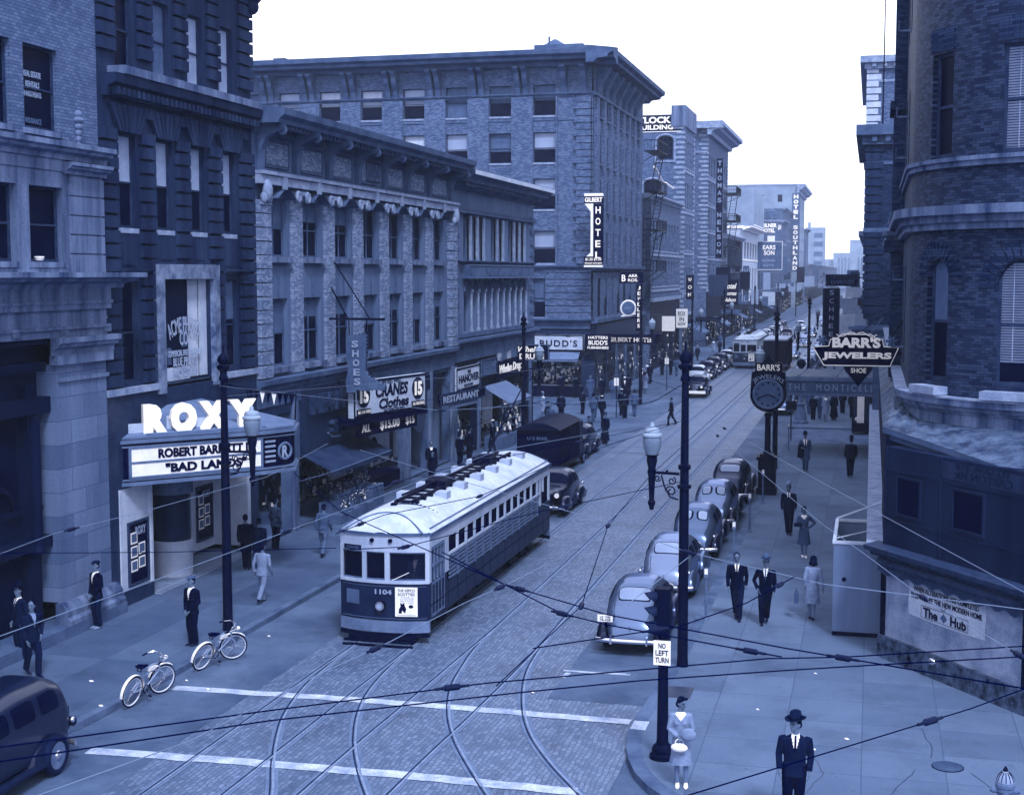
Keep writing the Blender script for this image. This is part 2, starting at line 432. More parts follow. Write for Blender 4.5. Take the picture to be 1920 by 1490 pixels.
def window(root, x, z, w, h, y=.2, frame=None, pane=None, blind=None, bm_=None, style='sash', sill=None, sillm=None, fw=.06, arch=False, slats=False):
    """sash window as a part: frame mesh (> pane, blind, sill)"""
    frame = frame or m_frame; pane = pane or m_glass
    key = (round(w, 2), round(h, 2), style, frame.name, pane.name, blind, bm_ and bm_.name, sill, sillm and sillm.name, fw, arch, slats)
    if key in WC:
        fo, kids = WC[key]; o = fo.copy(); COL.objects.link(o); o.parent = root; o.location = (x, y, z)
        for k in kids: c = k.copy(); COL.objects.link(c); c.parent = o
        return o
    mb = MB(); f = fw
    mb.box(0, f, 0, .08, 0, h); mb.box(w - f, w, 0, .08, 0, h)
    mb.box(f, w - f, .002, .078, 0, f * 1.3); mb.box(f, w - f, .002, .078, h - f, h)
    if style in ('sash', 'sash2', 'cross'): mb.box(f, w - f, -.01, .06, h * .48, h * .48 + f * .8)
    if style in ('sash2', 'cross', 'mull'): mb.box(w / 2 - f * .35, w / 2 + f * .35, .004, .055, f * 1.3, h - f)
    if style == 'grid':
        for i in (1, 2): mb.box(w * i / 3 - .02, w * i / 3 + .02, .004, .05, f, h - f)
        for i in (1, 2, 3): mb.box(f, w - f, .01, .045, h * i / 4 - .02, h * i / 4 + .02)
    o = mb.build('window', frame, root, loc=(x, y, z))
    kids = []
    kids.append(MB().box(f * .6, w - f * .6, .05, .062, f * .6, h - f * .6).build('pane', pane, o))
    if blind:
        b = MB()
        if slats:
            z_ = h - f; zb = h * (1 - blind)
            while z_ > zb:
                b.add([(f, .03, z_), (w - f, .03, z_), (w - f, .046, z_ - .042), (f, .046, z_ - .042)], [(0, 1, 2, 3)]); z_ -= .062
            for q in (.28, .72): b.box(w * q - .012, w * q + .012, .024, .028, zb, h - f)
        else: b.box(f, w - f, .040, .046, h * (1 - blind), h - f)
        kids.append(b.build('blind', bm_ or m_blind, o))
    if sill:
        kids.append(MB().box(-.08, w + .08, -y - sill, -.002, -.14, -.002).build('sill', sillm or m_stonel, o))
    WC[key] = (o, kids)
    return o
def cornice(mb, x0, x1, z, out, h, m=0, y=0):
    """stepped classical profile, projecting to -y"""
    mb.extr([(y, z), (y - out * .25, z), (y - out * .3, z + h * .3), (y - out * .7, z + h * .45), (y - out * .75, z + h * .6), (y - out, z + h * .7), (y - out, z + h), (y, z + h)], x0, x1, m)
PIECE = dict(cornice_brackets='cornice_bracket', side_brackets='cornice_bracket', scroll_brackets='scroll_bracket', quoin_piers='quoin_stone', brick_piers='brick_pier', shop_piers='shop_pier', white_panels='white_panel', stone_sills='sill', attic_panels='attic_panel', corner_parapet='parapet', roof_parapet='parapet', splayed_lintels='lintel_stone', window_hoods='window_hood', side_piers='side_pier', window_bar='window_bar', portrait_photos='portrait_photo', colonnettes='colonnette', arch_mouldings='arch_moulding', small_balusters='baluster', ledge='ledge')
def part(mb, name, m, root, smooth=False, **k):
    if name in PIECE: return pieces(mb, PIECE[name], m, root, smooth)
    return mb.build(name, m, root, smooth=smooth, **k)
L90 = PI / 2

# ------------------------------------------------------------------ ground
def sheet(name, poly, z, m, kind='structure', zb=None):
    mb = MB(); n = len(poly)
    mb.add([(p[0], p[1], z) for p in poly], [tuple(range(n))])
    o = mb.build(name, m, None, kind=kind, fix=False)
    me = o.data
    if me.polygons[0].normal.z < 0: me.flip_normals()
    return o
sheet('ground', [(-1500, -200), (1500, -200), (1500, 2500), (-1500, 2500)], -.16, m_asph)
sheet('road', [(-15.7, -5), (-4.5, -5), (-4.5, 900), (-15.7, 900)], -.148, m_road)
# smoother asphalt strips beside the tracks and the cross streets
sheet('asphalt_lane', [(-15.85, 5), (-13.6, 5), (-13.5, 28), (-13.4, 900), (-15.85, 900)], -.143, m_asph)
sheet('asphalt_lane', [(-6.9, 30), (-4.3, 30), (-4.3, 900), (-7.1, 900)], -.143, m_asph)
def slab(name, poly, m, zt=0.0):
    mb = MB(); mb.prism(poly, -.15, zt); return mb.build(name, m, None, kind='structure')
def arc(cx, cy, r, a0, a1, n=10): return [(cx + r * math.cos(math.radians(a0 + (a1 - a0) * i / n)), cy + r * math.sin(math.radians(a0 + (a1 - a0) * i / n))) for i in range(n + 1)]
KR = [(-4.5, 79), (-4.5, 34), (-4.62, 30.1), (-4.68, 28.7), (-4.66, 27.7), (-4.56, 26.9), (-4.4, 26.2), (-4.16, 25.5), (-3.84, 24.9), (-3.45, 24.4), (-2.6, 23.6), (-1.4, 22.9), (0.2, 22.3), (2.5, 21.9), (12, 21.6)]
def offs(pl, d):
    o = []
    for i, p in enumerate(pl):
        a = Vector(pl[max(i - 1, 0)]); b = Vector(pl[min(i + 1, len(pl) - 1)]); t = (b - a).normalized()
        o.append((p[0] - t.y * d, p[1] + t.x * d))
    return o
KRi = offs(KR, .30)
slab('right_pavement', KRi + [(12, 79), (-4.2, 79)][0:1] + [(12, 79)], m_walk)
def kerb(name, line, w=.3, m=m_kerb, z=.004):
    a = line; b = offs(line, w); mb = MB()
    for i in range(len(a) - 1):
        mb.prism([a[i], a[i + 1], b[i + 1], b[i]], -.15, z)
    return mb.build(name, m, None, kind='structure')
kerb('right_kerb', KR)
# alley mouth: low crossing, then the next block
slab('alley_crossing', [(-4.45, 79.002), (12, 79.002), (12, 86.9), (-4.45, 86.9)], m_kerb, -.09)
slab('right_pavement_far', [(-4.3, 86.905), (12, 86.905), (12, 900), (-4.3, 900)], m_walk)
slab('right_kerb_far', [(-4.6, 86.905), (-4.302, 86.905), (-4.302, 900), (-4.6, 900)], m_kerb, .004)
slab('kerb_corner_paint', [(-4.66, 27.95), (-4.34, 27.95), (-4.34, 28.5), (-4.66, 28.5)], m_paint, .009)
# left side: near block
KL = [(-40, 21.6), (-20.5, 21.8), (-18.6, 22.2), (-17.2, 23.0), (-16.3, 24.2), (-15.93, 25.6), (-15.83, 27.5), (-15.83, 84.5), (-16.2, 87.2), (-17.3, 88.6), (-19.0, 89.2), (-40, 89.3)]
KLi = offs(KL, .22)
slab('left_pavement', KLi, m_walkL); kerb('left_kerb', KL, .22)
KF = [(-60, 98.9), (-19.3, 98.9), (-17.4, 99.3), (-16.2, 100.2), (-15.6, 101.8), (-15.5, 104), (-15.5, 900)]
KFi = offs(KF, .25)
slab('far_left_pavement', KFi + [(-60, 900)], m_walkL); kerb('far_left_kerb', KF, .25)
# painted lines
def stripe(pts, w, name='crosswalk_line', z=-.135, m=m_paint, k0=0):
    a = offs(pts, w / 2); b = offs(pts, -w / 2); mb = MB()
    r = random.Random(len(pts) + k0)
    for i in range(len(pts) - 1):
        mb.add([(a[i][0], a[i][1], z), (a[i + 1][0], a[i + 1][1], z), (b[i + 1][0], b[i + 1][1], z), (b[i][0], b[i][1], z)], [(0, 1, 2, 3)])
    return mb.build(name, m, None, kind='structure')
KZ = 1.0157     # measured lines lie on the road, 0.15 m below the pavement
def wavy(x0, y0, x1, y1, n=24, amp=.03, seed=1, bow=0):
    r = random.Random(seed); return [(KZ * (x0 + (x1 - x0) * i / n), KZ * (y0 + (y1 - y0) * i / n + r.uniform(-amp, amp) + bow * math.sin(PI * i / n))) for i in range(n + 1)]
stripe(wavy(-15.2, 28.2, -4.72, 28.35, 30, .025, 3, .12), .34)
stripe(wavy(-14.8, 23.95, -5.0, 24.2, 30, .025, 5, .12), .36)
stripe(wavy(-6.9, 31.75, -5.3, 31.8, 8, .02, 6), .13, 'parking_line'); stripe([(-6.9, 31.65), (-6.85, 32.1)], .13, 'parking_line')
for y in (72, 74.5, 84.3): stripe(wavy(-9.5 if y > 80 else -14, y, -4.8 if y < 80 else -4.6, y, 14, .015, int(y)), .08, 'faint_line', m=m_kerb)
# rails: traced ground curves
def smooth_line(p, k=6):
    p = [Vector((a[0], a[1])) for a in p]; o = []
    for i in range(len(p) - 1):
        p0 = p[max(i - 1, 0)]; p1 = p[i]; p2 = p[i + 1]; p3 = p[min(i + 2, len(p) - 1)]
        for j in range(k):
            t = j / k; ln = (p2 - p1).length; m1 = (p2 - p0).normalized() * ln; m2 = (p3 - p1).normalized() * ln
            o.append(p1 * (2 * t ** 3 - 3 * t * t + 1) + m1 * (t ** 3 - 2 * t * t + t) + p2 * (3 * t * t - 2 * t ** 3) + m2 * (t ** 3 - t * t))
    o.append(p[-1]); return [(q.x, q.y) for q in o]
RAILS = [
    [(-9.6, 19.8), (-10.21, 22.35), (-10.93, 24.09), (-11.50, 25.56), (-11.93, 26.87), (-12.22, 28.21), (-12.40, 29.5), (-12.50, 31.74), (-12.53, 34), (-12.53, 60)],
    [(-7.6, 21.3), (-8.66, 23.12), (-9.40, 24.60), (-9.95, 25.90), (-10.48, 27.52), (-10.80, 29.03), (-10.97, 30.7), (-11.05, 32.7), (-11.08, 34.5), (-11.08, 60)],
    [(-11.2, 18), (-11.12, 28.5), (-11.08, 32), (-11.08, 900)], [(-12.60, 18), (-12.56, 31), (-12.53, 34), (-12.53, 900)],
    [(-9.9, 18), (-9.80, 25.24), (-9.70, 28.27), (-9.6, 32.15), (-9.5, 36), (-9.42, 60), (-9.42, 900)],
    [(-5.6, 22.0), (-6.50, 23.57), (-7.35, 25.12), (-8.02, 26.47), (-8.60, 27.98), (-9.08, 29.77), (-9.32, 31.5), (-9.47, 33.2), (-9.5, 36)],
    [(-8.4, 18), (-8.22, 25), (-8.08, 28), (-7.95, 33), (-7.95, 60), (-7.97, 900)],
    [(-3.95, 22.55), (-4.92, 24.08), (-5.85, 25.62), (-6.62, 27.2), (-7.22, 29.05), (-7.68, 31.23), (-7.86, 33.2), (-7.95, 36), (-7.95, 40)]]
for i, r in enumerate(RAILS):
    ln = smooth_line([(a * KZ, b * KZ) for a, b in r], 5)
    bed = stripe(ln, .24, 'track_bed', -.1395 + i * .0004, m_rails2); stripe(offs(ln, .035), .035, 'rail_groove', -.1345 + i * .0004, m_groove); stripe(offs(ln, -.02), .045, 'rail', -.1310 + i * .0004, m_rail)
# manhole and gutter debris
XF = -20.33
# ================================================================== LEFT 1: pale stone bank
Y0 = 16.0
b1 = thing('stone_building', 'pale brick and streaked stone building at the left edge with a tall square pillar', 'building', (XF, Y0, 0), L90)
def Yl(y): return y - Y0
ops = []
for k in range(6):
    xa = Yl(30.83) - 2.05 * k
    if xa > .4: ops += [(xa, xa + 1.5, 9.68, 11.58), (xa, xa + 1.5, 12.98, 15.05), (xa, xa + 1.5, 16.6, 18.6)]
mb = MB(); wall_grid(mb, 0, 18.2, 12.42, 22, [o for o in ops if o[2] > 12], .35, 0); mass(mb, 0, 18.2, .001, 14, 0, 22, 0)
part(mb, 'wall', m_brickL, b1)
mb = MB(); wall_grid(mb, 0, 16.55, 9.3, 12.42, [o for o in ops if o[2] < 12], .35, 0, y=-.06)
for i in range(5): mb.box(16.55, 18.2, -.14, .0, 9.42 + i * .5, 9.42 + i * .5 + .46)
mb.box(16.552, 18.198, -.10, .002, 9.3, 12.0)
cornice(mb, 16.3, 18.3, 11.95, .3, .3, y=-.1); cornice(mb, 0, 18.36, 12.3, .42, .42, y=-.05)
mb.box(0, 16.3, -.1, -.04, 12.0, 12.3)
part(mb, 'stone_storey', m_stones, b1)
for o in ops:
    r = random.Random(int(o[0] * 10 + o[2]))
    window(b1, o[0], o[2], o[1] - o[0], o[3] - o[2], .13, style='sash', blind=None, sill=.08, sillm=m_stones)
mb = MB(); cornice(mb, 0, 18.9, 9.0, 1.0, .42); mb.box(0, 18.3, -.22, 0, 8.45, 9.0); mb.box(0, 18.25, -.12, .3, 7.75, 8.45)
mb.box(0, 18.34, -.26, .0, 8.6, 8.68); mb.box(0, 18.3, -.2, 0, 7.95, 8.03)
for i in range(9):
    xx = 1.2 + i * 2.1
    for q in range(5): mb.box(xx + q * .07, xx + q * .07 + .045, -.19, -.1, 7.82, 7.94)
part(mb, 'entablature', m_stones, b1)
mb = MB(); mb.box(15.75, 18.15, -.1, .6, .85, 7.05)
part(mb, 'pillar', m_stone, b1)
mb = MB(); cornice(mb, 15.5, 18.45, 7.3, .32, .45, y=-.1); mb.box(15.6, 18.3, -.25, .002, 7.05, 7.3); mb.box(15.8, 18.2, -.16, .002, 6.6, 6.7)
part(mb, 'capital', m_stones, b1)
mb = MB(); mb.extr([(.0, 0), (-.42, 0), (-.42, .42), (-.34, .5), (-.34, .66), (-.2, .86), (0, .86)], 15.55, 18.35)
part(mb, 'pillar_base', m_stones, b1)
mb = MB(); mb.box(0, 18.4, -.43, .5, -.01, .3, 0); part(mb, 'plinth', m_trimG, b1)
# dark bank front between the pillars: carved screen in navy
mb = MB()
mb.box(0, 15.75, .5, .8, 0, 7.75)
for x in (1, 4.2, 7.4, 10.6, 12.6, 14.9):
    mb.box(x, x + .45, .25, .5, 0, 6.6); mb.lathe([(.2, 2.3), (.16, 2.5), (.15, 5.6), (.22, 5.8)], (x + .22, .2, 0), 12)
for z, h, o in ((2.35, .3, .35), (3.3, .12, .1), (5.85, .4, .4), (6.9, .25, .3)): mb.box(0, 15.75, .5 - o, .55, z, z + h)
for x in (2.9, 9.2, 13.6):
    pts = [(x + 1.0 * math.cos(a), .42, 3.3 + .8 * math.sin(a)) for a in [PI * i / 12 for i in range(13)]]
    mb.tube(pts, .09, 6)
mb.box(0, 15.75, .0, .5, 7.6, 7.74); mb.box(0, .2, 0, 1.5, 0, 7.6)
part(mb, 'dark_screen', m_dpanel, b1)
for i, x in enumerate((2.0, 5.2, 8.4, 11.6, 13.7)):
    for z, h in ((.5, 1.75), (3.6, 2.1)):
        o = MB().box(x, x + 1.0, .44, .495, z, z + h).build('pane', m_glass, b1)
mb = MB(); mb.lathe([(.02, 0), (.10, .02), (.13, .1), (.12, .12)], (0, 0, 0), 14)
tag(mb.build('window_bowl', m_white, None, smooth=True, loc=(XF - .08, 31.4, 9.70)), 'small white bowl standing on the sill of the stone building', 'bowl')
letters('REAL ESTATE', .75, .15, b1, (15.45, .165, 14.35), m_pale if False else m_blind, .01, .02); letters('RENTALS', .6, .15, b1, (15.45, .165, 14.1), m_blind, .01, .02)
letters('INVESTMENTS', .75, .14, b1, (15.45, .165, 13.86), m_blind, .01, .02); letters('INSURANCE', .7, .14, b1, (15.45, .165, 13.2), m_blindm, .01, .02)
mb = MB()
for i, r_ in enumerate((.12, .16, .13, .1, .08, .07)): mb.ball((17.2, -.02, 13.55 - i * .16), (r_, r_, .11), 10, 6)
part(mb, 'carved_boss', m_stones, b1, True)

# ================================================================== LEFT 2: dark rusticated building
Y0 = 34.2
b2 = thing('dark_stone_building', 'dark rusticated four storey building above the theatre marquee', 'building', (XF, Y0, 0), L90)
L2 = 9.68
top = [(.97 + 2.117 * i, 1.97 + 2.117 * i, 15.06, 17.25) for i in range(4)]; top2 = [(.97 + 2.117 * i, 1.97 + 2.117 * i, 18.4, 20.4) for i in range(4)]
mid = [(1.02 + 2.13 * i, 1.98 + 2.13 * i, 10.66, 13.28) for i in range(4)]
low = [(1.02, 1.95, 6.3, 9.2), (7.5, 8.45, 6.3, 9.2), (3.2, 6.42, 6.15, 9.3)]
pan = [(1.05 + 2.13 * i, 1.85 + 2.13 * i, 9.55, 10.2) for i in range(4) if i in (0, 3)]
mb = MB(); wall_grid(mb, 0, L2, 6.2, 21.4, top + top2 + mid + low, .34, 0); mass(mb, 0, L2, .001, 14, 0, 21.4, 0)
part(mb, 'wall', m_rust, b2)
mb = MB()
allops = top + top2 + mid + low + [(2.85, 6.8, 5.8, 9.7)]
# rusticated courses: raised blocks between the openings
z = 6.25
while z < 21.2:
    z2 = z + .32
    if not (13.2 < z < 15.3):
        segs = [(0.0, .86), (2.18, 2.95), (4.3, 5.1), (6.45, 7.28), (8.66, L2)] if z > 9.75 else [(0.0, .86), (2.12, 2.78), (6.88, 7.32), (8.62, L2)]
        for a, b in segs: mb.box(a, b, -.12, .0, z, z2)
    z += .40
part(mb, 'rusticated_blocks', m_rust, b2)
mb = MB()                                             # flat arches of splayed stones over the middle row
for o in mid:
    cx = (o[0] + o[1]) / 2
    for i in range(-3, 4):
        a0, a1 = (i - .5) * .165, (i + .5) * .165
        mb.plate([(cx + a0 + .022, 13.30), (cx + a1 - .022, 13.30), (cx + a1 * 1.9 - .03, 14.05), (cx + a0 * 1.9 + .03, 14.05)], -.15, 0)
    mb.box(cx - .22 + 1.065, cx + .22 + 1.065, -.16, -.0, 13.78, 13.98)
part(mb, 'splayed_lintels', m_rust, b2)
mb = MB(); mb.extr([(0, 14.2), (-.15, 14.2), (-.2, 14.45), (-.45, 14.55), (-.5, 14.8), (0, 14.8)], .2, L2 - .1)
for i in range(34): mb.box(.4 + i * .27, .52 + i * .27, -.42, -.2, 14.25, 14.45)
part(mb, 'balcony_moulding', m_rust, b2)
part(MB().box(.55, L2 - .35, -.56, .0, 14.805, 15.03), 'balcony_ledge', m_stones, b2)
mb = MB(); cornice(mb, -.1, L2 + .3, 20.6, 1.5, .9)
for i in range(12): mb.ball((.4 + i * .8, -1.45, 20.5 - .0), (.18, .22, .3), 8, 6)
part(mb, 'cornice', m_rust, b2)
mb = MB()                                             # big leafy brackets hanging under the cornice at the corner
for k in range(7): mb.ball((L2 - .1, -.15 - .12 * k, 18.2 + .34 * k), (.2, .24, .26), 10, 6)
for x in (2.5, 4.6, 6.7):
    for k in range(4): mb.ball((x, -.15 - .12 * k, 19.2 + .3 * k), (.18, .2, .22), 8, 5)
part(mb, 'carved_brackets', m_rust, b2, True)
for i, o in enumerate(top + top2):
    bl = (None, .98, .98, .98)[i % 4]
    window(b2, o[0], o[2], 1.0, o[3] - o[2], .13, blind=bl, bm_=m_blind if i % 4 > 1 else m_blindm, style='sash')
for i, o in enumerate(mid): window(b2, o[0], o[2], .96, o[3] - o[2], .13, blind=.52, bm_=m_blind, sill=.02, sillm=m_stonel)
for i, o in enumerate(low[:2]): window(b2, o[0], o[2], o[1] - o[0], 2.9, .12, blind=.45 if i else None, bm_=m_blindm)
mb = MB()
for x in (1.3, 7.7): cornice(mb, x - .45, x + 1.15, 9.3, .22, .22)
for x in (1.15, 3.3, 5.42, 7.55): mb.box(x, x + .7, -.03, 0, 9.62 if x in (1.15, 7.55) else 9.8, 10.25)
part(mb, 'window_hoods', m_rust, b2)
mb = MB()                                             # marble picture frame around the photographer's window
fx0, fx1, fz0, fz1 = 2.85, 6.82, 5.86, 9.66
mb.box(fx0, fx1, -.17, .002, 9.22, fz1); mb.box(fx0, fx0 + .38, -.168, .002, fz0, 9.22); mb.box(fx1 - .38, fx1, -.168, .002, fz0, 9.22)
part(mb, 'marble_surround', m_marble, b2)
mb = MB(); mb.box(3.2, 6.42, .16, .2, 6.15, 9.3); o = part(mb, 'showcase_back', m_dpanel, b2)
mb = MB(); r = random.Random(4)
for i in range(9): mb.box(5.2 + i * .07, 5.24 + i * .07, .12, .155, 6.2, 9.2)
mb.box(5.9, 6.4, .12, .15, 6.2, 9.2); mb.box(3.3, 5.1, .06, .15, 6.16, 6.55); part(mb, 'curtain', m_cream, b2)
mb = MB()
for x, z_, a, h in ((3.55, 7.0, .28, .6), (3.95, 6.9, .22, .5), (4.9, 7.6, .3, .9)): mb.box(x - a / 2, x + a / 2, .12, .155, z_ - h / 2, z_ + h / 2)
part(mb, 'portrait_photos', m_blindm, b2)
mb = MB(); mb.box(3.6, 3.66, .08, .14, 6.15, 9.25); mb.box(3.2, 6.42, .04, .1, 6.08, 6.15); part(mb, 'window_bar', m_framel, b2)
m_let = mat('pale_gilt_letter', .66, .6, .05)
letters('ACME PHOTO', 2.1, .48, b2, (4.72, .03, 7.85), m_let, .01, .012, arc=2.2)
letters('CO.', .6, .42, b2, (4.72, .03, 7.42), m_let, .01, .012)
letters('COMMERCIAL PHOTOGRAPHERS', 2.2, .19, b2, (4.75, .03, 6.98), m_let, .01, .015)
letters('BLUE PRINTS', 1.5, .26, b2, (4.75, .03, 6.72), m_let, .01, .012); letters('AND', .4, .12, b2, (4.75, .03, 6.55), m_let, .01, .012); letters('PHOTOSTATS', 1.5, .26, b2, (4.75, .03, 6.36), m_let, .01, .012)
mb = MB(); mb.box(0, 2.86, -.14, .0, 6.0, 6.19); mb.box(6.84, L2, -.14, .0, 6.0, 6.19); part(mb, 'ledge', m_stonel, b2)
mb = MB(); mb.box(-.0, L2, -.05, .3, 3.35, 6.0)
for i in range(8): pass
mb.box(0, .5, -.06, .3, 0, 3.35); mb.box(9.1, L2, -.06, .3, 0, 3.35); part(mb, 'granite_facing', m_granite, b2)
# theatre entrance
mb = MB(); mb.box(.5, 2.32, -.03, .15, .42, 3.35); mb.box(.5, .58, -.1, .0, .42, 3.35); mb.box(2.2, 2.32, -.1, .02, .42, 3.35)
mb.box(7.1, 9.1, 1.2, 1.32, .2, 3.35); mb.box(8.85, 9.1, -.04, 1.2, .2, 3.35); mb.box(2.25, 2.36, .15, 2.2, .2, 3.35)
part(mb, 'white_panels', m_cream, b2)
mb = MB(); mb.box(.5, 2.36, -.08, .16, 0, .42); mb.box(8.7, 9.1, -.1, .2, 0, .2); part(mb, 'entrance_plinth', m_granite, b2)
mb = MB(); mb.box(2.36, 9.1, 2.2, 2.4, 0, 3.35); mb.box(2.36, 9.1, -.0, 2.3, 3.25, 3.34); part(mb, 'lobby_back', m_dpanel, b2)
for i, x in enumerate((2.6, 3.6, 6.2, 7.0)):
    d = MB().box(x, x + .9, 2.12, 2.2, .03, 2.5).build('door', m_frame, b2); MB().box(x + .12, x + .78, 2.1, 2.118, .5, 2.3).build('pane', m_glass, d)
    MB().box(x + .1, x + .14, 2.04, 2.09, .9, 1.3).build('handle', m_chrome, d)
mb = MB(); mb.lathe([(.62, 0), (.62, 1.05), (.66, 1.06), (.66, 1.14)], (4.95, .7, 0), 22); bo = part(mb, 'ticket_booth', m_cream, b2, True)
mb = MB(); mb.lathe([(.58, 1.14), (.58, 2.6)], (4.95, .7, 0), 22); MBp = mb.build('booth_glass', m_glassm, bo, smooth=True)
mb = MB(); mb.lathe([(.66, 2.6), (.66, 3.25)], (4.95, .7, 0), 22); mb.build('booth_canopy', m_framel, bo, smooth=True)
mb = MB(); mb.box(4.7, 5.15, .5, .8, 1.2, 1.9); mb.build('booth_curtain', m_blindm, bo)
mb = MB(); mb.box(2.4, 9.1, -.3, 2.1, .005, .02)
part(mb, 'lobby_tiles', mat('ribbed_tiles', .45, .6, .05, 2, tex='slab', size=(.12, 6), mort=.3), b2)
def poster_case(x, name_lbl, yy, w=1.15, z0=.5, z1=2.35):
    c = thing('poster_case', name_lbl, 'poster case', (XF - yy, Y0 + x, 0), L90, 'poster cases of the theatre')
    mb = MB(); mb.box(0, w, -.06, -.001, z0, z0 + .07); mb.box(0, w, -.06, -.001, z1 - .07, z1); mb.box(0, .07, -.06, -.001, z0 + .07, z1 - .07); mb.box(w - .07, w, -.06, -.001, z0 + .07, z1 - .07); mb.build('case_frame', m_frame, c)
    MB().box(.07, w - .07, -.02, -.002, z0 + .07, z1 - .07).build('backboard', m_navy, c)
    letters('ROXY', w * .5, .25, c, (w * .62, -.024, z1 - .3), m_blind, .008, .02)
    r = random.Random(int(x * 7))
    for i, (px, pz) in enumerate(((.15, z1 - .6), (.15, z1 - 1.0), (.58, z1 - .95), (.15, z1 - 1.4), (.58, z1 - 1.35))):
        f = MB().box(px, px + .36, -.032, -.022, pz - .05, pz + .28).build('photo_card', m_white, c)
        MB().box(px + .04, px + .32, -.037, -.033, pz, pz + .24).build('photo', m_blindm, f)
    return c
poster_case(.95, 'glazed poster case with pale photo cards on the white wall left of the ticket booth', -.035)
poster_case(7.5, 'poster case on the white wall right of the ticket booth, partly behind the lamp post', 1.19)

# ------------------------------------------------------------------ marquee: a thing of its own
mq = thing('theatre_marquee', 'theatre marquee with big white letters over a lit two line board', 'marquee', (0, 0, 0))
P = [(XF, 34.95), (-17.5, 38.3), (-17.0, 39.3), (-17.5, 40.6), (XF, 41.6)]
mb = MB(); mb.prism(P, 3.5, 4.62); part(mb, 'canopy_box', m_navy, mq)
def offp(d):
    c = Vector((-20.33, 39.6)); return [(XF if i in (0, 4) else p[0] + (d if i in (1, 2, 3) else 0), p[1] + (0 if i in (2,) else (-d if i < 2 else d))) for i, p in enumerate(P)]
mb = MB()
for z, h, d in ((3.42, .1, .1), (3.56, .05, .06), (4.5, .05, .06), (4.62, .1, .12), (4.74, .06, .04)): mb.prism(offp(d), z, z + h)
part(mb, 'trim_bands', mat('marquee_trim', .42, .45, .04, 2, spec=.5), mq)
mb = MB(); Q = offp(0); b_ = len(mb.v); ap = [(-20.3, 37.6, 5.5), (-20.3, 39.8, 5.5)]
mb.add([(q[0], q[1], 4.8) for q in Q] + ap, [(0, 1, 5), (1, 2, 6, 5), (2, 3, 6), (3, 4, 6), (0, 5, 6, 4)]); part(mb, 'hipped_roof', m_canvasl, mq)
dx, dy = P[1][0] - P[0][0], P[1][1] - P[0][1]; LM = math.hypot(dx, dy); ang = math.atan2(dy, dx)
def onface(u, z, out=0.0):
    nx, ny = dy / LM, -dx / LM
    return (P[0][0] + dx / LM * u + nx * out, P[0][1] + dy / LM * u + ny * out, z)
bo = MB().box(.3, LM - .12, -.05, -.0, 3.68, 4.46).build('letter_board', m_white, mq, loc=onface(0, 0, .0), rot=(0, 0, ang))
fb = MB().box(.3, LM - .12, -.07, -.05, 4.04, 4.10)
for x0, x1, z0, z1 in ((.22, LM - .05, 3.62, 3.68), (.22, LM - .05, 4.46, 4.52)): fb.box(x0, x1, -.07, 0, z0, z1)
fb.box(.22, .3, -.07, 0, 3.68, 4.46); fb.box(LM - .12, LM - .05, -.07, 0, 3.68, 4.46)
fb.build('board_frame', m_framel, bo)
letters('ROBERT BARRATT IN', 3.0, .27, bo, (LM * .59, -.052, 4.29), m_blackl, .02, .045)
letters('"BAD LANDS"', 2.5, .27, bo, (LM * .58, -.052, 3.86), m_blackl, .02, .045)
# the nose of the marquee with bars and a round letter
e0 = Vector(P[1]); e1 = Vector(P[2]); ed = (e1 - e0).normalized(); an2 = math.atan2(ed.y, ed.x)
mb = MB()
for z in (3.75, 3.9, 4.05, 4.2, 4.35): mb.box(.04, .42, -.04, 0, z, z + .06)
mb.build('neon_bars', mat('neon_tube', .62, .4, .04), mq, loc=(e0.x, e0.y, 0), rot=(0, 0, an2))
mb = MB(); mb.torus((.76, -.06, 4.05), .24, .04, 'y', 20, 6); mb.build('round_emblem', m_framel, mq, loc=(e0.x, e0.y, 0), rot=(0, 0, an2))
letters('R', .22, .36, mq, (e0.x + ed.x * .76 + ed.y * .05, e0.y + ed.y * .76 - ed.x * .05, 4.05), m_blind, .03, .03, rotz=an2)
# big letters on the roof edge
for ch, u, w in (('R', .92, .74), ('O', 1.76, .80), ('X', 2.68, .92), ('Y', 3.6, .86)):
    letters(ch, w, .88, mq, onface(u + .2, 5.24, -.30), m_neon, .16, .085, 'letter', rotz=ang)
mb = MB(); mb.box(.75, LM + .2, -.1, .02, 4.68, 4.78); mb.tube([(.8, -.14, 4.83), (LM + .1, -.14, 4.83)], .045, 8); mb.build('letter_rail', m_framel, mq, loc=onface(0, 0, -.2), rot=(0, 0, ang))
pl = MB().box(.05, .75, -.01, .03, 4.72, 5.15); pl.box(1.5, 1.9, .1, .14, 4.9, 5.3); pl.box(2.2, 2.9, .1, .14, 4.78, 5.2); pl.build('backing_plate', m_cream, mq, loc=onface(0, 0, -.22), rot=(0, 0, ang))
mb = MB(); mb.tube([(-19.3, 41, 5.72), (-17.6, 41, 5.55), (-17.65, 41, 4.7)], .03); mb.tube([(-19.3, 41, 5.72), (-19.1, 41, 4.8)], .03); mb.tube([(XF, 41.6, 5.8), (-19.3, 41, 5.72)], .03)
part(mb, 'flag_frame', m_iron, mq)
mb = MB()
for i in range(8):
    x = -19.25 + i * .2; mb.add([(x, 41.02, 5.7 - i * .02), (x + .18, 41.02, 5.69 - i * .02), (x + .09, 41.0, 5.3 - i * .02)], [(0, 1, 2)], 0 if i in (2, 4) else 1)
part(mb, 'pennants', [m_white, m_navy], mq)

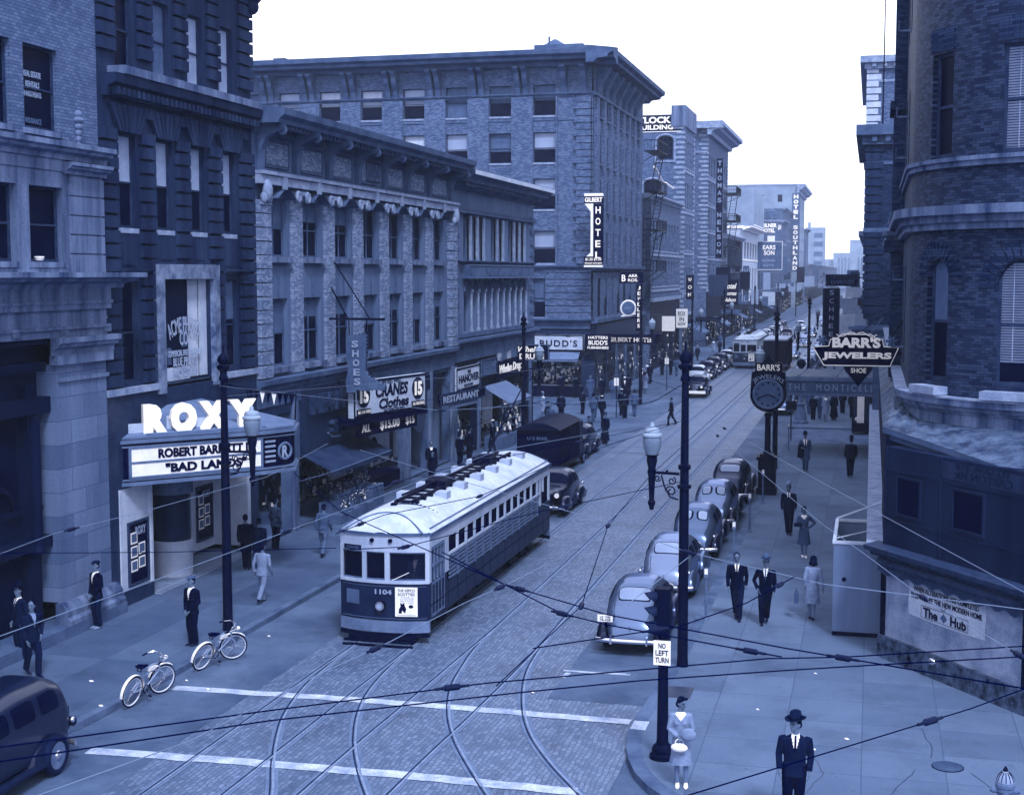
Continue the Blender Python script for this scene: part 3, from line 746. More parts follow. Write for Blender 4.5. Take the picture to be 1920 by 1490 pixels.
# ================================================================== LEFT 3: grey brick with volute columns
Y0 = 43.9
b3 = thing('cornice_building', 'grey brick three storey building with a bracketed cornice and scroll topped piers', 'building', (XF, Y0, 0), L90)
L3 = 23.28
up = [(1.15 + 3.145 * i, 2.85 + 3.145 * i, 9.97, 12.0) for i in range(7)]; lo3 = [(1.11 + 3.15 * i, 2.82 + 3.15 * i, 6.1, 8.5) for i in range(7)]
mb = MB(); wall_grid(mb, 0, L3, 5.72, 12.75, up + lo3, .5, 0); mass(mb, 0, L3, .001, 16, 0, 14.7, 0); wall_grid(mb, 0, L3, 12.75, 14.7, [], 0)
part(mb, 'wall', m_stucco, b3)
mb = MB(); edges = [.0] + [1.0 + 3.147 * i - .62 + 3.147 - .0 for i in range(6)] + [L3 - 1.0]
piers = [3.147 * i + .95 + 2.05 + .0 for i in range(6)]
for x in piers: mb.box(x + .08, x + 1.02, -.12, 0, 5.8, 12.1)
part(mb, 'brick_piers', m_brick3, b3)
mb = MB()
for x0 in (0.0, L3 - .95):
    for i in range(13): mb.box(x0, x0 + .95, -.26, 0, 5.8 + i * .47, 5.8 + i * .47 + .43)
part(mb, 'quoin_piers', m_brick3, b3)
mb = MB()
for x in piers:
    c = x + .55
    for s_ in (-.42, .42):
        mb.torus((c + s_, -.34, 12.12), .15, .075, 'y', 14, 6); mb.torus((c + s_, -.36, 12.12), .045, .045, 'y', 10, 6)
    mb.box(c - .42, c + .42, -.36, -.0, 12.16, 12.32)
for x in (.48, L3 - .48):
    mb.ball((x, -.34, 12.2), (.28, .16, .4), 12, 8); mb.ball((x - .22, -.3, 11.95), (.16, .12, .2), 8, 6); mb.ball((x + .22, -.3, 11.95), (.16, .12, .2), 8, 6); mb.box(x - .45, x + .45, -.3, -.26, 11.72, 11.8)
part(mb, 'carved_capitals', m_stonel, b3, 50)
mb = MB(); mb.box(-.0, L3, -.34, 0, 12.42, 12.72)
for i in range(7): mb.box(1.9 + 3.147 * i - .18, 1.9 + 3.147 * i + .12, -.42, -.34, 12.3, 12.72)
mb.box(-.0, L3, -.42, 0, 12.74, 12.86); part(mb, 'white_string_course', m_stonel, b3)
mb = MB(); mb.box(-.0, L3, -.14, .0, 12.86, 12.95); mb.box(0, L3, -.1, 0, 14.1, 14.35)
br = [.5] + [x + .55 for x in piers] + [L3 - .5]
for a, b in zip(br, br[1:]):
    if abs((a + b) / 2 - L3 / 2) < 1.2: pass
    for z0, z1, x0, x1 in ((13.05, 13.12, a + .5, b - .5), (13.93, 14.0, a + .5, b - .5)): mb.box(x0, x1, -.06, 0, z0, z1)
    mb.box(a + .5, a + .57, -.06, 0, 13.12, 13.93); mb.box(b - .57, b - .5, -.06, 0, 13.12, 13.93)
part(mb, 'attic_trim', m_trim3, b3)
mb = MB()
for a, b in zip(br, br[1:]): mb.box(a + .6, b - .6, -.03, 0, 13.15, 13.9)
part(mb, 'attic_panels', m_brick3, b3)
mb = MB()
for x in br:
    pts = [(-.0, 12.9), (-.16, 12.9), (-.2, 13.6), (-.34, 13.95), (-.7, 14.12), (-.95, 14.2), (-1.0, 14.42), (-.0, 14.42)]
    mb.extr(pts, x - .17, x + .17); mb.torus((x, -.92, 14.2), .1, .075, 'x', 12, 6)
part(mb, 'scroll_brackets', m_trim3, b3)
mb = MB(); mb.extr([(.3, 14.42), (-1.0, 14.42), (-1.05, 14.55), (-1.22, 14.68), (-1.26, 14.9), (-1.15, 14.92), (.3, 15.1)], -.05, L3 + .1)
n = int(L3 / .36)
for i in range(n): mb.box(.3 + i * .36, .48 + i * .36, -.86, -.7, 14.3, 14.42)
part(mb, 'cornice', m_trim3, b3)
mb = MB()
for i in range(n - 1): mb.box(.5 + i * .36, .6 + i * .36, -.8, -.66, 14.30, 14.38)
part(mb, 'dentils', m_stonel, b3)
pl3 = part(MB().box(10.9, 12.6, -.1, -.02, 13.2, 13.85), 'date_plaque', m_stones, b3); letters('OWENS', 1.1, .34, pl3, (11.75, -.1, 13.52), m_trim3, .03, .02)
for i, o in enumerate(up): window(b3, o[0] + .0, o[2], 1.7, 2.03, .16, blind=(.35 if i in (1, 2) else .5 if i == 0 else None), bm_=m_blindm, sill=.0, sillm=m_stonel, frame=m_trim3, style='sash2')
for i, o in enumerate(lo3): window(b3, o[0] + .0, o[2], 1.71, 2.4, .16, blind=(.5 if i in (0, 3, 5) else .3), bm_=m_blindm, frame=m_trim3, style='sash2')
mb = MB()
for o in up + lo3: mb.box(o[0] - .05, o[1] + .05, -.2, .05, o[2] - .2, o[2] - .0)
part(mb, 'stone_sills', m_stones, b3)
mb = MB()
for o in up:                                          # little pediment hoods tucked under the string course
    c = (o[0] + o[1]) / 2
    mb.add([(o[0] + .05, 0, 11.98), (o[1] - .05, 0, 11.98), (c, 0, 12.42), (o[0] + .05, -.42, 11.98), (o[1] - .05, -.42, 11.98), (c, -.42, 12.42)], [(0, 3, 5, 2), (1, 2, 5, 4)])
for o in lo3: mb.box((o[0] + o[1]) / 2 - .04, (o[0] + o[1]) / 2 + .04, -.06, 0, 8.6, 9.3)
part(mb, 'window_hoods', m_trim3, b3)
mb = MB(); mb.extr([(0, 5.3), (-.15, 5.3), (-.2, 5.5), (-.34, 5.55), (-.36, 5.72), (0, 5.78)], 0, L3); mb.box(0, L3, -.08, 0, 4.75, 5.3); part(mb, 'shop_cornice', m_trim3, b3)
# ground floor: shops behind plate glass
mb = MB(); wall_grid(mb, 0, L3, 0, 4.75, [(.1, 2.9, .0, 4.4), (3.6, 10.2, .0, 2.55), (10.6, 15.9, .0, 3.3), (16.2, 19.2, .0, 4.3), (19.6, 22.6, .0, 4.6)], .4); part(mb, 'shop_wall', m_trim3, b3)
mb = MB(); mb.box(0.05, L3 - .05, 2.6, 2.8, 0, 4.7); mb.box(0.05, L3 - .05, .02, 2.6, 4.6, 4.7); mb.box(0.05, L3 - .05, .1, 2.6, .001, .06); part(mb, 'shop_interior', m_trimG, b3)
mb = MB(); mb.box(3.75, 9.95, -.1, -.0, 2.75, 5.15); part(mb, 'sign_fascia', m_granite, b3)
part(MB().box(.2, 2.9, -.04, 0, 4.4, 5.0), 'doorway_fascia', m_granite, b3)
part(MB().box(3.7, 10.3, -.02, .3, 2.62, 2.72), 'transom_bar', m_chrome, b3)
ribb = MB()
for i in range(11): ribb.tube([(15.9 + i * .42, -.05, 3.9), (15.9 + i * .42, -.05, 4.6)], .07, 6)
part(ribb, 'small_balusters', m_iron2, b3)
pd = thing('neon_sign', 'unlit shop name in raised metal letters over the striped awning', 'sign', (XF + .1, Y0, 0), L90)
for i, ch in enumerate('REGAL'): letters(ch, .62, .72, pd, (4.7 + i * .78, -.02, 4.5), m_frame, .2, .05, 'letter')
for i, ch in enumerate('SHOES'): letters(ch, .55, .5, pd, (6.6 + i * .66, -.02, 3.5 - .02 * i), m_frame, .2, .05, 'letter')
MB().tube([(6.0, -.12, 3.3), (6.4, -.12, 3.1), (7.2, -.14, 3.05)], .04).build('metal_flourish', m_framel, pd)
mb = MB(); mb.box(0, .12, -.02, .02, 0, 4.7)
piers_ = MB()
for x in (3.2, 10.4, 16.05, 19.4, 22.95): piers_.box(x - .18, x + .18, -.12, .1, 0, 4.75)
part(piers_, 'shop_piers', m_stones, b3)
# shop goods: jumbles of small wares shown in the windows
def wares(root, x0, x1, y0, z0, n, seed=1, zt=1.4, bright=.3, name='window_goods'):
    r = random.Random(seed); mb = MB()
    for i in range(n):
        x = r.uniform(x0, x1); z = z0 + r.random() ** 1.5 * (zt - z0); w = r.uniform(.04, .3); h = r.uniform(.05, .34); y = y0 + r.uniform(0, .5)
        k = 2 if r.random() < bright else r.choice((0, 1, 1, 3))
        if r.random() < .5: mb.box(x, x + w, y, y + .08, z, z + h, k)
        else: mb.ball((x, y, z + .06), (w * .6, .06, h * .55), 8, 5, k)
    return mb.build(name, [m_navy, m_blindm, m_white, m_granite], root, smooth=30)
wares(b3, 3.7, 10.0, 1.2, .35, 150, 3, 1.9, .25); wares(b3, 16.4, 19.0, 1.5, .3, 14, 5, 1.2, .4)
part(MB().box(3.7, 10.1, .9, 2.3, .06, .5), 'display_stand', m_trim3, b3)
for a, b, c in ((16.4, 19.0, 2.3), (19.8, 21.2, 2.4)): part(MB().box(a, b, 1.9, 2.0, .5, c), 'display_backdrop', m_cream, b3)  # pale panels added to brighten these shop windows
mb = MB(); mb.box(11.0, 15.4, 1.75, 1.85, .6, 3.2); part(mb, 'display_backdrop', m_cream, b3)
part(MB().box(10.9, 15.6, .2, 1.75, .06, .62), 'display_base', m_black, b3)
for i, x in enumerate((11.5, 12.5, 13.6, 14.7)):                       # suits on stands in the clothing window
    mb = MB(); mb.tube([(x, 1.1, 1.0), (x, 1.1, 1.35), (x, 1.1, 1.8), (x, 1.1, 2.0), (x, 1.1, 2.1)], [(.2, .12), (.22, .13), (.27, .14), (.2, .1), (.06, .06)], 10, side=(1, 0, 0)); mb.tube([(x, 1.1, .6), (x, 1.1, 1.0)], .02)
    part(mb, 'suit_display', m_navy if i != 1 else m_dpanel, b3, True)
def awning(name, label, p0, p1, drop, out, z, m, roll=False, normal=(1, 0)):
    a = Vector(p0); b = Vector(p1); n_ = Vector(normal); mb = MB()
    t = .02; q = [(a.x, a.y, z), (b.x, b.y, z), (b.x + n_.x * out, b.y + n_.y * out, z - drop), (a.x + n_.x * out, a.y + n_.y * out, z - drop)]
    mb.add(q + [(p[0], p[1], p[2] - t) for p in q], [(0, 1, 2, 3), (7, 6, 5, 4), (0, 4, 5, 1), (1, 5, 6, 2), (2, 6, 7, 3), (3, 7, 4, 0)])
    r = thing(name, label, 'awning', (0, 0, 0)); mb.build('canvas', m, r)
    v = MB(); L = (b - a).length; k = max(4, int(L / .25)); u = (b - a) / k; f = n_ * (out + .005)
    for i in range(k):
        s0 = a + u * i + f; s1 = a + u * (i + 1) + f; mid = (s0 + s1) / 2
        v.add([(s0.x, s0.y, z - drop), (s1.x, s1.y, z - drop), (s1.x, s1.y, z - drop - .16), (mid.x, mid.y, z - drop - .23), (s0.x, s0.y, z - drop - .16)], [(0, 1, 2, 3, 4)])
    v.build('valance', m, r)
    bar = MB(); c = a + f; d = b + f; bar.tube([(c.x, c.y, z - drop - .02), (d.x, d.y, z - drop - .02)], .025)
    for s_ in (a, b): bar.tube([(s_.x, s_.y, z - drop - .4), (s_.x + n_.x * out, s_.y + n_.y * out, z - drop - .02)], .018)
    bar.build('awning_frame', m_framel, r); return r
awning('shop_awning', 'long dark awning below the raised metal letters', (XF + .02, Y0 + 3.7), (XF + .02, Y0 + 10.2), .6, 1.25, 2.75, m_canvas)

def sign(name, label, loc, rotz, w, h, t, board, lines, cat='sign', border=None, group=None):
    """board in the xz plane centred on loc, facing local -y"""
    r = thing(name, label, cat, loc, rotz, group); mb = MB(); mb.box(-w / 2, w / 2, 0, t, -h / 2, h / 2); b = mb.build('board', board, r)
    if border:
        e = MB(); q = .05 if w < 3 else .08; e.box(-w / 2, w / 2, -.03, -.001, h / 2 - q, h / 2); e.box(-w / 2, w / 2, -.03, -.001, -h / 2, -h / 2 + q)
        e.box(-w / 2, -w / 2 + q, -.03, -.001, -h / 2 + q, h / 2 - q); e.box(w / 2 - q, w / 2, -.03, -.001, -h / 2 + q, h / 2 - q); e.build('border', border, b)
    for l in lines:
        s, cx, cz, lw, lh, lm = l[:6]; kw = l[6] if len(l) > 6 else {}
        letters(s, lw, lh, r, (cx, -.003, cz), lm, kw.pop('d', .02), kw.pop('bold', .02), **kw)
    return r
def pole_bracket(root, p0, p1, r=.03): MB().tube([p0, p1], r).build('bracket', m_iron, root)

# clothing billboard over the shop, projecting and tilted
s = sign('clothing_billboard', 'large pale clothes billboard with a big 15 in an oval at each end', (-18.75, 53.35, 4.5), math.radians(78), 5.6, 1.42, .25, m_cream, [
    ('WE SELL WELL', 0, .56, 1.5, .14, m_frame), ('CRANES', .05, .22, 2.5, .5, m_blackl, dict(bold=.03, shear=.15)), ('Clothes', .2, -.3, 2.3, .42, m_blackl, dict(bold=.03, shear=.15)), ('FACTORY TO YOU', .2, -.6, 1.6, .13, m_frame)], border=m_iron)
for x in (-2.1, 2.1):
    MB().tube([(x, -.03, .12), (x, .0, .12)], (.46), 22).build('oval', m_blackl, s)
    letters('15', .6, .58, s, (x, -.035, .12), m_neon, .02, .05); o = MB().box(x - .5, x + .5, -.03, 0, -.62, -.4).build('band', m_blackl, s); letters('ALL ONE PRICE', .9, .12, s, (x, -.035, -.51), m_neon, .01, .02)
MB().box(-2.9, 2.9, -.02, 1.4, -1.0, -.74).build('sign_canopy', m_navy, s)
u = sign('price_sign', 'dark sign with 15 dollars in white figures hanging under the clothes billboard', (-18.9, 53.4, 3.3), math.radians(78), 4.6, .6, .12, m_navy, [('ALL', -1.7, 0, .6, .3, m_neon), ('$15.00', .1, 0, 1.5, .42, m_neon, dict(bold=.03)), ('$15', 1.7, 0, .7, .36, m_neon)])
# the giant boot on its beam
bt = thing('boot_sign', 'giant boot hung from an iron beam over the pavement, its edge studded with bulbs', 'trade sign', (-19.1, 50.4, 4.95), 0)
mb = MB(); pr = [(-.36, 2.05), (.42, 2.15), (.40, 1.3), (.36, .75), (.45, .55), (.7, .38), (1.05, .24), (1.15, .1), (1.15, 0), (.6, 0), (.4, -.06), (.0, 0), (.0, -.12), (-.38, -.12), (-.42, .3), (-.30, .8), (-.40, 1.3)]
mb.plate([(a, b) for a, b in pr[::-1]], -.13, .13); bo = mb.build('boot', m_trimG, bt)
bu = MB()
for (x0, z0), (x1, z1) in zip(pr, pr[1:] + pr[:1]):
    k = max(1, int(math.hypot(x1 - x0, z1 - z0) / .14))
    for i in range(k): bu.ball((x0 + (x1 - x0) * i / k, 0, z0 + (z1 - z0) * i / k), .045, 6, 4)
bu.build('bulbs', m_iron, bt)
MB().plate([(.5, .03), (1.12, .03), (1.1, .12), (.7, .34), (.5, .42)], -.14, -.132).box(-.3, .38, -.14, -.132, 2.0, 2.1).build('pale_toe', m_blindm, bt)
for i, ch in enumerate('SHOES'): letters(ch, .26, .26, bt, (-.02 + i * .02, -.14, 1.75 - i * .36), m_blind, .03, .03)
MB().tube([(-.4, 0, .1), (-.6, 0, .2)], .03).torus((-.68, 0, .2), .10, .025, 'y', 12, 6).build('spur', m_iron, bt)
bm2 = MB(); bm2.tube([(-1.23, 0, 2.70), (1.15, 0, 2.70)], .045); bm2.tube([(-1.2, 0, 2.3), (-1.2, 0, 3.1)], .04)
for a, b in (((-.3, 0, 2.0), (-.32, 0, 2.7)), ((.38, 0, 2.1), (.42, 0, 2.7))): bm2.tube([a, b], .025)
for a, b in (((.55, .0, 2.7), (-1.2, .6, 5.0)), ((-.35, 0, 2.7), (-1.2, .3, 4.0))):
    A = Vector(a); B = Vector(b); k = 26
    for i in range(k): bm2.ball(A.lerp(B, i / k), .04, 6, 4)
    bm2.tube([a, b], .018)
bm2.build('beam_and_chains', m_iron, bt)

# ================================================================== LEFT 4: norfolk college
Y0 = 67.2
b4 = thing('college_building', 'brick building with a row of arched windows under a college name board', 'building', (XF, Y0, 0), L90)
L4 = 17.2
def G4(y): return y - Y0
trip = []
for c, k in ((70.9, 3), (75.6, 2), (80.0, 3)):
    for i in range(k): trip.append((G4(c) + (i - k / 2) * 1.28 + .12 , G4(c) + (i - k / 2) * 1.28 + 1.12, 10.05, 12.35))
arch = [(1.95 + i * 1.33, 2.95 + i * 1.33, 6.35, 9.05, 'arch', .6) for i in range(10)]
mb = MB(); wall_grid(mb, 0, L4, 5.9, 13.9, trip + arch, .45); mass(mb, 0, L4, .001, 18, 0, 14.2); part(mb, 'wall', m_brickD if False else m_stucco, b4)
mb = MB()
for x0 in (.05, L4 - 1.0):
    for i in range(20):
        if i % 2: mb.box(x0 + (.12), x0 + .95 - .1, -.1, 0, 6.0 + i * .34, 6.3 + i * .34)
part(mb, 'quoins', m_trim3, b4)
for i, o in enumerate(trip): window(b4, o[0], o[2], 1.0, 2.3, .2, style='sash', frame=m_trim3)
mb = MB()
for o in trip: mb.box(o[1] - .0, o[1] + .28, -.1, .1, 10.05, 12.35)
for o in arch:
    mb.tube([(o[1] + .165, -.06, 6.4), (o[1] + .165, -.06, 8.4)], .075, 8); mb.box(o[1] + .05, o[1] + .28, -.16, .05, 8.4, 8.56); mb.box(o[1] + .05, o[1] + .28, -.16, .05, 6.35, 6.5)
part(mb, 'colonnettes', m_stonel, b4)
for i, o in enumerate(arch): window(b4, o[0], o[2], 1.0, 2.68, .2, style='sash', frame=m_trim3)
mb = MB()
for o in arch: mb.tube([((o[0] + o[1]) / 2 + .53 * math.cos(a), -.05, 8.45 + .62 * math.sin(a)) for a in [PI * i / 10 for i in range(11)]], .05, 6)
part(mb, 'arch_mouldings', m_trim3, b4)
mb = MB(); cornice(mb, 0, L4, 9.86, .25, .2); mb.box(.2, L4 - .2, -.12, 0, 6.1, 6.32); cornice(mb, 0, L4 + .1, 5.62, .45, .4); mb.box(0, L4, -.14, 0, 12.6, 12.7); mb.box(0, L4, -.2, 0, 12.45, 12.58); mb.box(0, L4, -.1, 0, 4.9, 5.62); cornice(mb, 0, L4, 13.55, .3, .3)
part(mb, 'string_courses', m_trim3, b4)
mb = MB(); mb.extr([(.1, 13.95), (-.75, 13.95), (-.8, 14.1), (-1.05, 14.3), (-1.12, 14.55), (.1, 14.75)], .25, L4 + .9)
for i in range(44): mb.box(.5 + i * .38, .68 + i * .38, -.6, 0, 13.78, 13.95)
part(mb, 'cornice', m_trim3, b4)
part(MB().box(.25, L4 + .9, -1.16, -1.125, 14.3, 14.52), 'gutter_face', m_cream, b4)
nb = part(MB().box(1.6, 15.6, -.42, -.0, 9.12, 9.84), 'name_board', m_trim3, b4)
letters('NORFOLK COLLEGE', 8.4, .46, nb, (8.9, -.425, 9.48), m_blindm, .02, .0, spacing=1.05)
for e in (MB().box(1.6, 15.6, -.46, -.42, 9.78, 9.84).box(1.6, 15.6, -.46, -.42, 9.12, 9.18),): e.build('board_rim', m_framel, nb)
mb = MB(); wall_grid(mb, 0, L4, 0, 4.9, [(.5, 4.3, 0, 2.9), (4.9, 9.0, 0, 3.0), (9.4, 15.9, .5, 3.4)], .4); part(mb, 'shop_wall', m_dpanel, b4)
mb = MB(); mb.box(.1, L4 - .1, 2.4, 2.6, 0, 4.8); mb.box(.1, L4 - .1, .4, 2.4, .001, .05); part(mb, 'shop_interior', m_trimG, b4)
part(MB().box(10.0, 13.5, 1.3, 1.4, .6, 2.8), 'display_backdrop', m_cream, b4); part(MB().box(.8, 2.2, 1.4, 1.5, .6, 2.5), 'display_backdrop', m_blind, b4); wares(b4, .6, 4.2, .5, .4, 60, 8, 1.7, .35); wares(b4, 5.0, 8.9, .5, .5, 70, 9, 1.5, .4); wares(b4, 9.6, 15.7, .3, .6, 90, 10, 2.8, .35)  # the pale backdrops are added to make the windows brighter
mb = MB()
for x in (.25, 4.6, 9.2, 16.2): mb.box(x - .2, x + .2, -.1, .05, 0, 4.7)
mb.tube([(3.2, -.3, 3.2), (3.2, -.5, 3.0), (3.2, -.5, 2.2)], .06); part(mb, 'shop_piers', m_stucco, b4)
s = sign('shop_sign', 'pale bordered sign lettered hanover above the restaurant door', (XF + .22, 69.2, 4.05), L90, 4.3, 1.15, .08, m_cream, [('THE', .1, .3, .6, .18, m_blackl), ('HANOVER', .1, -.02, 3.7, .4, m_blackl, dict(bold=.03)), ('SHOE STORE', 0, -.38, 1.6, .14, m_frame)], border=m_iron)
s = sign('shop_sign', 'dim framed notice board of small lines between hanover sign and drug store sign', (XF + .22, 73.4, 4.3), L90, 3.0, .9, .08, m_trimG, [('Peoples', 0, .25, 1.0, .16, m_blindm), ('CREDIT STORE', 0, .02, 2.2, .17, m_blindm), ('JEWELERS', 0, -.24, 1.4, .16, m_blindm)], border=m_frame)
s = sign('shop_sign', 'long dark drug store fascia lettered in white script above its window', (XF + .22, 78.0, 3.95), L90, 6.6, .95, .08, m_navy, [('Whelan Drugs', 0, 0, 5.2, .62, m_neon, dict(bold=.03, shear=.3))])
mb = MB(); 
s = thing('transom_windows', 'row of small lit transom panes above the drug store fascia', 'window', (XF, Y0, 0), L90)
for i in range(6): MB().box(8.3 + i * 1.1, 9.15 + i * 1.1, -.1, -.02, 4.5, 4.95).build('pane', m_glassl if i in (0, 2) else m_blindm, s)
s = sign('shop_sign', 'dark restaurant blade sign with outlined letters over the pavement', (-19.45, 66.1, 3.35), L90 - .12, 5.6, .55, .12, m_navy, [('RESTAURANT', -.3, 0, 4.4, .34, m_blind, dict(bold=.03))], border=m_frame)
MB().box(-1.6, 1.8, .02, .1, -.5, -.28).tube([(0, .1, .25), (0, 1.0, .9)], .02).build('lower_scroll', m_framel, s)
awning('shop_awning', 'small pale awning over the drug store doorway', (XF + .12, 72.3), (XF + .12, 77.2), .85, 1.5, 3.3, m_canvasl)
s = sign('drug_store_sign', 'dark neon drug store sign hung across the pavement at the street corner', (-19.35, 80.0, 4.75), 0, 2.05, .95, .18, m_navy, [('Whelan', -.1, .18, 1.5, .34, m_neon, dict(bold=.03, shear=.3)), ('DRUGS', 0, -.24, 1.5, .32, m_neon, dict(bold=.03))], border=m_framel)
MB().tube([(-1.0, .1, .45), (-1.0, .1, 1.0)], .03).build('bracket', m_iron, s)
# shop 3 right part: sandwich sign, round clothes window
s = sign('shop_sign', 'small white card lettered rock in the dark shop window beside the billboard', (XF + .06, 61.6, 3.35), L90, 1.6, .55, .04, m_cream, [('ROCK', -.3, 0, .8, .26, m_blackl), ('$25', .5, 0, .4, .26, m_blackl)])
MB().tube([(0, .0, -.3), (0, .02, -.3)], [(1.1), (1.1)], 8).build('eight_sided_pane', m_glassm, s)

# ================================================================== GILBERT: brick hotel across the side street
GX, GY = -20.55, 103.8
g = thing('brick_hotel', 'large brick hotel on the far corner with deep bracketed cornice', 'building', (GX - 40, GY, 0), 0)
# front face local x: 0..40 -> world GX-40..GX ; windows pitch 3.44
fr = []
cols = [40 - (GX + 25.02) - 3.44 * i - 0 for i in range(12)]
cols = [(-25.02 - 3.44 * i) - (GX - 40) for i in range(12)]
rows = [(21.2, 23.48), (17.7, 19.95), (14.2, 16.5), (10.15, 12.6), (6.05, 9.0)]
for c in cols:
    if c < 0.3: continue
    for z0, z1 in rows: fr.append((c, c + 1.73, z0, z1))
mb = MB(); wall_grid(mb, 0, 40, 5.5, 25.0, fr, .3); mass(mb, 0, 40, .001, 22.9, 5.5, 25.2); part(mb, 'wall', m_brickG, g)
r = random.Random(11)
for i, o in enumerate(fr):
    row = [q[0] for q in rows].index(o[2]); col = i // 5
    if row == 0: bl, bmn = [(.5, m_blindm), (.55, m_blindm), (.98, m_blindm), (.55, m_glassl), (.55, m_cream), (.52, m_cream), (.98, m_glassl), (.98, m_blindm)][min(col, 7)]
    else: bl, bmn = r.choice([(.5, m_blindm), (.6, m_blindm), (.98, m_blindm), (.55, m_glassl)])
    if row == 1 and col in (3, 4): bl, bmn = .6, m_cream
    window(g, o[0], o[2], 1.73, o[3] - o[2], .24, blind=bl, bm_=bmn, style='sash', sill=.06, sillm=m_stonel, frame=m_frame, fw=.05)
# recessed brick bays: raised piers between window columns
mb = MB(); xs = sorted([c for c in cols if c > 0]); 
pe = []
for a in xs: pe.append(a)
for i in range(len(xs)):
    nx = xs[i + 1] if i + 1 < len(xs) else 37.6
    mb.box(xs[i] + 1.73 + .02, nx - .02 if i + 1 < len(xs) else 37.4, -.14, 0, 10.0, 22.6)
part(mb, 'brick_piers', m_brickG, g)
mb = MB()
for i in range(33):
    w_ = 1.35 if i % 2 else 1.15
    if i < 8: mb.box(36.5 - .0, 40.05, -.10, 0, 5.95 + i * .5, 5.95 + i * .5 + .44)
    else: mb.box(40.04 - w_, 40.06, -.22, 0.0, 10.1 + (i - 8) * .5, 10.1 + (i - 8) * .5 + .44); 
for i in range(25): mb.box(39.99, 40.12, -.22, .9, 10.1 + i * .5, 10.1 + i * .5 + .44)
part(mb, 'corner_quoins', m_brickG, g)
mb = MB(); cornice(mb, 0, 40.3, 9.6, .35, .4); mb.box(0, 40.0, -.12, 0, 5.2, 5.9); cornice(mb, 0, 40.4, 5.55, .5, .45)
cornice(mb, 0, 40.1, 20.75 - .0, .06, .1); cornice(mb, 0, 40.2, 22.55, .22, .3)
mb.box(0, 40.0, -.05, 0, 20.4, 20.7) if False else None
part(mb, 'string_courses', m_trimG, g)
mb = MB(); mb.extr([(.1, 24.75), (-.5, 24.75), (-.7, 25.0), (-1.5, 25.1), (-1.55, 25.3), (-1.9, 25.45), (-1.95, 25.75), (.1, 26.0)], -.5, 41.95)
part(mb, 'cornice', m_trimG, g)
mb = MB()
for c in xs:
    for d in (-1.35, -.75):
        x = c + d; mb.extr([(0, 22.7), (-.2, 22.7), (-.3, 23.3), (-.7, 23.9), (-.8, 24.3), (-1.2, 24.6), (-1.2, 24.75), (0, 24.75)], x, x + .38)
for x in (37.7, 39.2): mb.extr([(0, 22.7), (-.2, 22.7), (-.3, 23.3), (-.7, 23.9), (-.8, 24.3), (-1.2, 24.6), (-1.2, 24.75), (0, 24.75)], x, x + .45)
part(mb, 'cornice_brackets', m_trimG, g)
mb = MB(); mb.box(36.0 - .9, 38.9, 2, 8, 26.0, 26.75); mb.box(34.5, 39.4, 1.5, 9, 25.4, 26.3); mb.box(14, 15, 1, 2, 25.8, 26.4); mb.tube([(36.2, 2.4, 26.7), (36.2, 2.4, 27.4)], .08)
mb.box(0, 40, .5, .9, 25.2, 26.2); part(mb, 'roof_parapet', m_trimG, g)
mb = MB(); wall_grid(mb, 0, 40, 0, 5.5, [(34.9, 39.3, .9, 3.2), (28, 33.5, .9, 3.2)], .5); part(mb, 'shop_wall', m_granite, g)
part(MB().box(28, 39.4, 1.6, 1.7, .5, 3.3), 'shop_back', m_trimG, g)
wares(g, 35.0, 39.0, .6, 1.0, 170, 21, 2.7, .38); part(MB().box(34.9, 39.35, -.08, 0, .85, .95), 'window_ledge', m_chrome, g)
part(MB().box(34.7, 39.5, -.06, 0, 0.05, .8), 'stallriser', m_black, g)
# its street side (faces +x): second thing part set in a rotated sub-root would break the grid, so the same root carries it
SD = bpy.data.objects
def side_pts(y, z, out=0): return (40 + out, y, z)
gs = []                                               # openings along y
bays = [1.9 + 2.85 * i for i in range(7)]
mbw = MB(); 
for a in bays:
    for z0, z1 in rows: gs.append((a, a + 1.2, z0, z1))
# remove plain side wall and build it with openings: panels standing 5 cm proud
tmp = MB(); wall_grid(tmp, 0.0, 23.0, 5.5, 25.0, gs, .22)
mbw.v = [(40.16 - p[1] , p[0], p[2]) for p in tmp.v]; mbw.f = [f[::-1] for f in tmp.f]; mbw.m = tmp.m
mbw.build('side_wall', m_brickG, g)
for i, o in enumerate(gs):
    w = window(g, 0, 0, 1.2, o[3] - o[2], 0, blind=[None, .5, .98, .4][i % 4], bm_=m_blindm, frame=m_frame, fw=.05)
    w.location = (40.14, o[0], o[2]); w.rotation_euler = (0, 0, PI / 2)
mb = MB()
for i, a in enumerate(bays + [bays[-1] + 2.85]): mb.box(40.16, 40.34, a - 1.35, a - .3, 10.0, 22.6)
for a in bays:
    for z0, z1 in rows: mb.box(40.12, 40.36, a - .1, a + 1.3, z0 - .16, z0 - .02)
part(mb, 'side_piers', m_brickG, g)
mb = MB(); mb.add([(40.16, -.3, 9.6), (40.5, -.34, 9.75), (40.5, -.34, 10.0), (40.16, -.3, 10.0), (40.16, 23, 9.6), (40.5, 23, 9.75), (40.5, 23, 10.0), (40.16, 23, 10.0)], [(0, 1, 2, 3), (7, 6, 5, 4), (0, 4, 5, 1), (1, 5, 6, 2), (2, 6, 7, 3)])
mb.box(40.16, 40.62, -.5, 23, 5.65, 5.95); mb.box(40.16, 40.4, -.2, 23, 22.6, 22.8)
prf = [(.3, 24.75), (.9, 24.75), (1.1, 25.0), (1.9, 25.1), (1.95, 25.3), (2.3, 25.45), (2.35, 25.75), (.3, 26.0)]
b_ = [(40 + p[0] - .38, -1.93 + .0, p[1]) for p in prf]; n = len(b_)
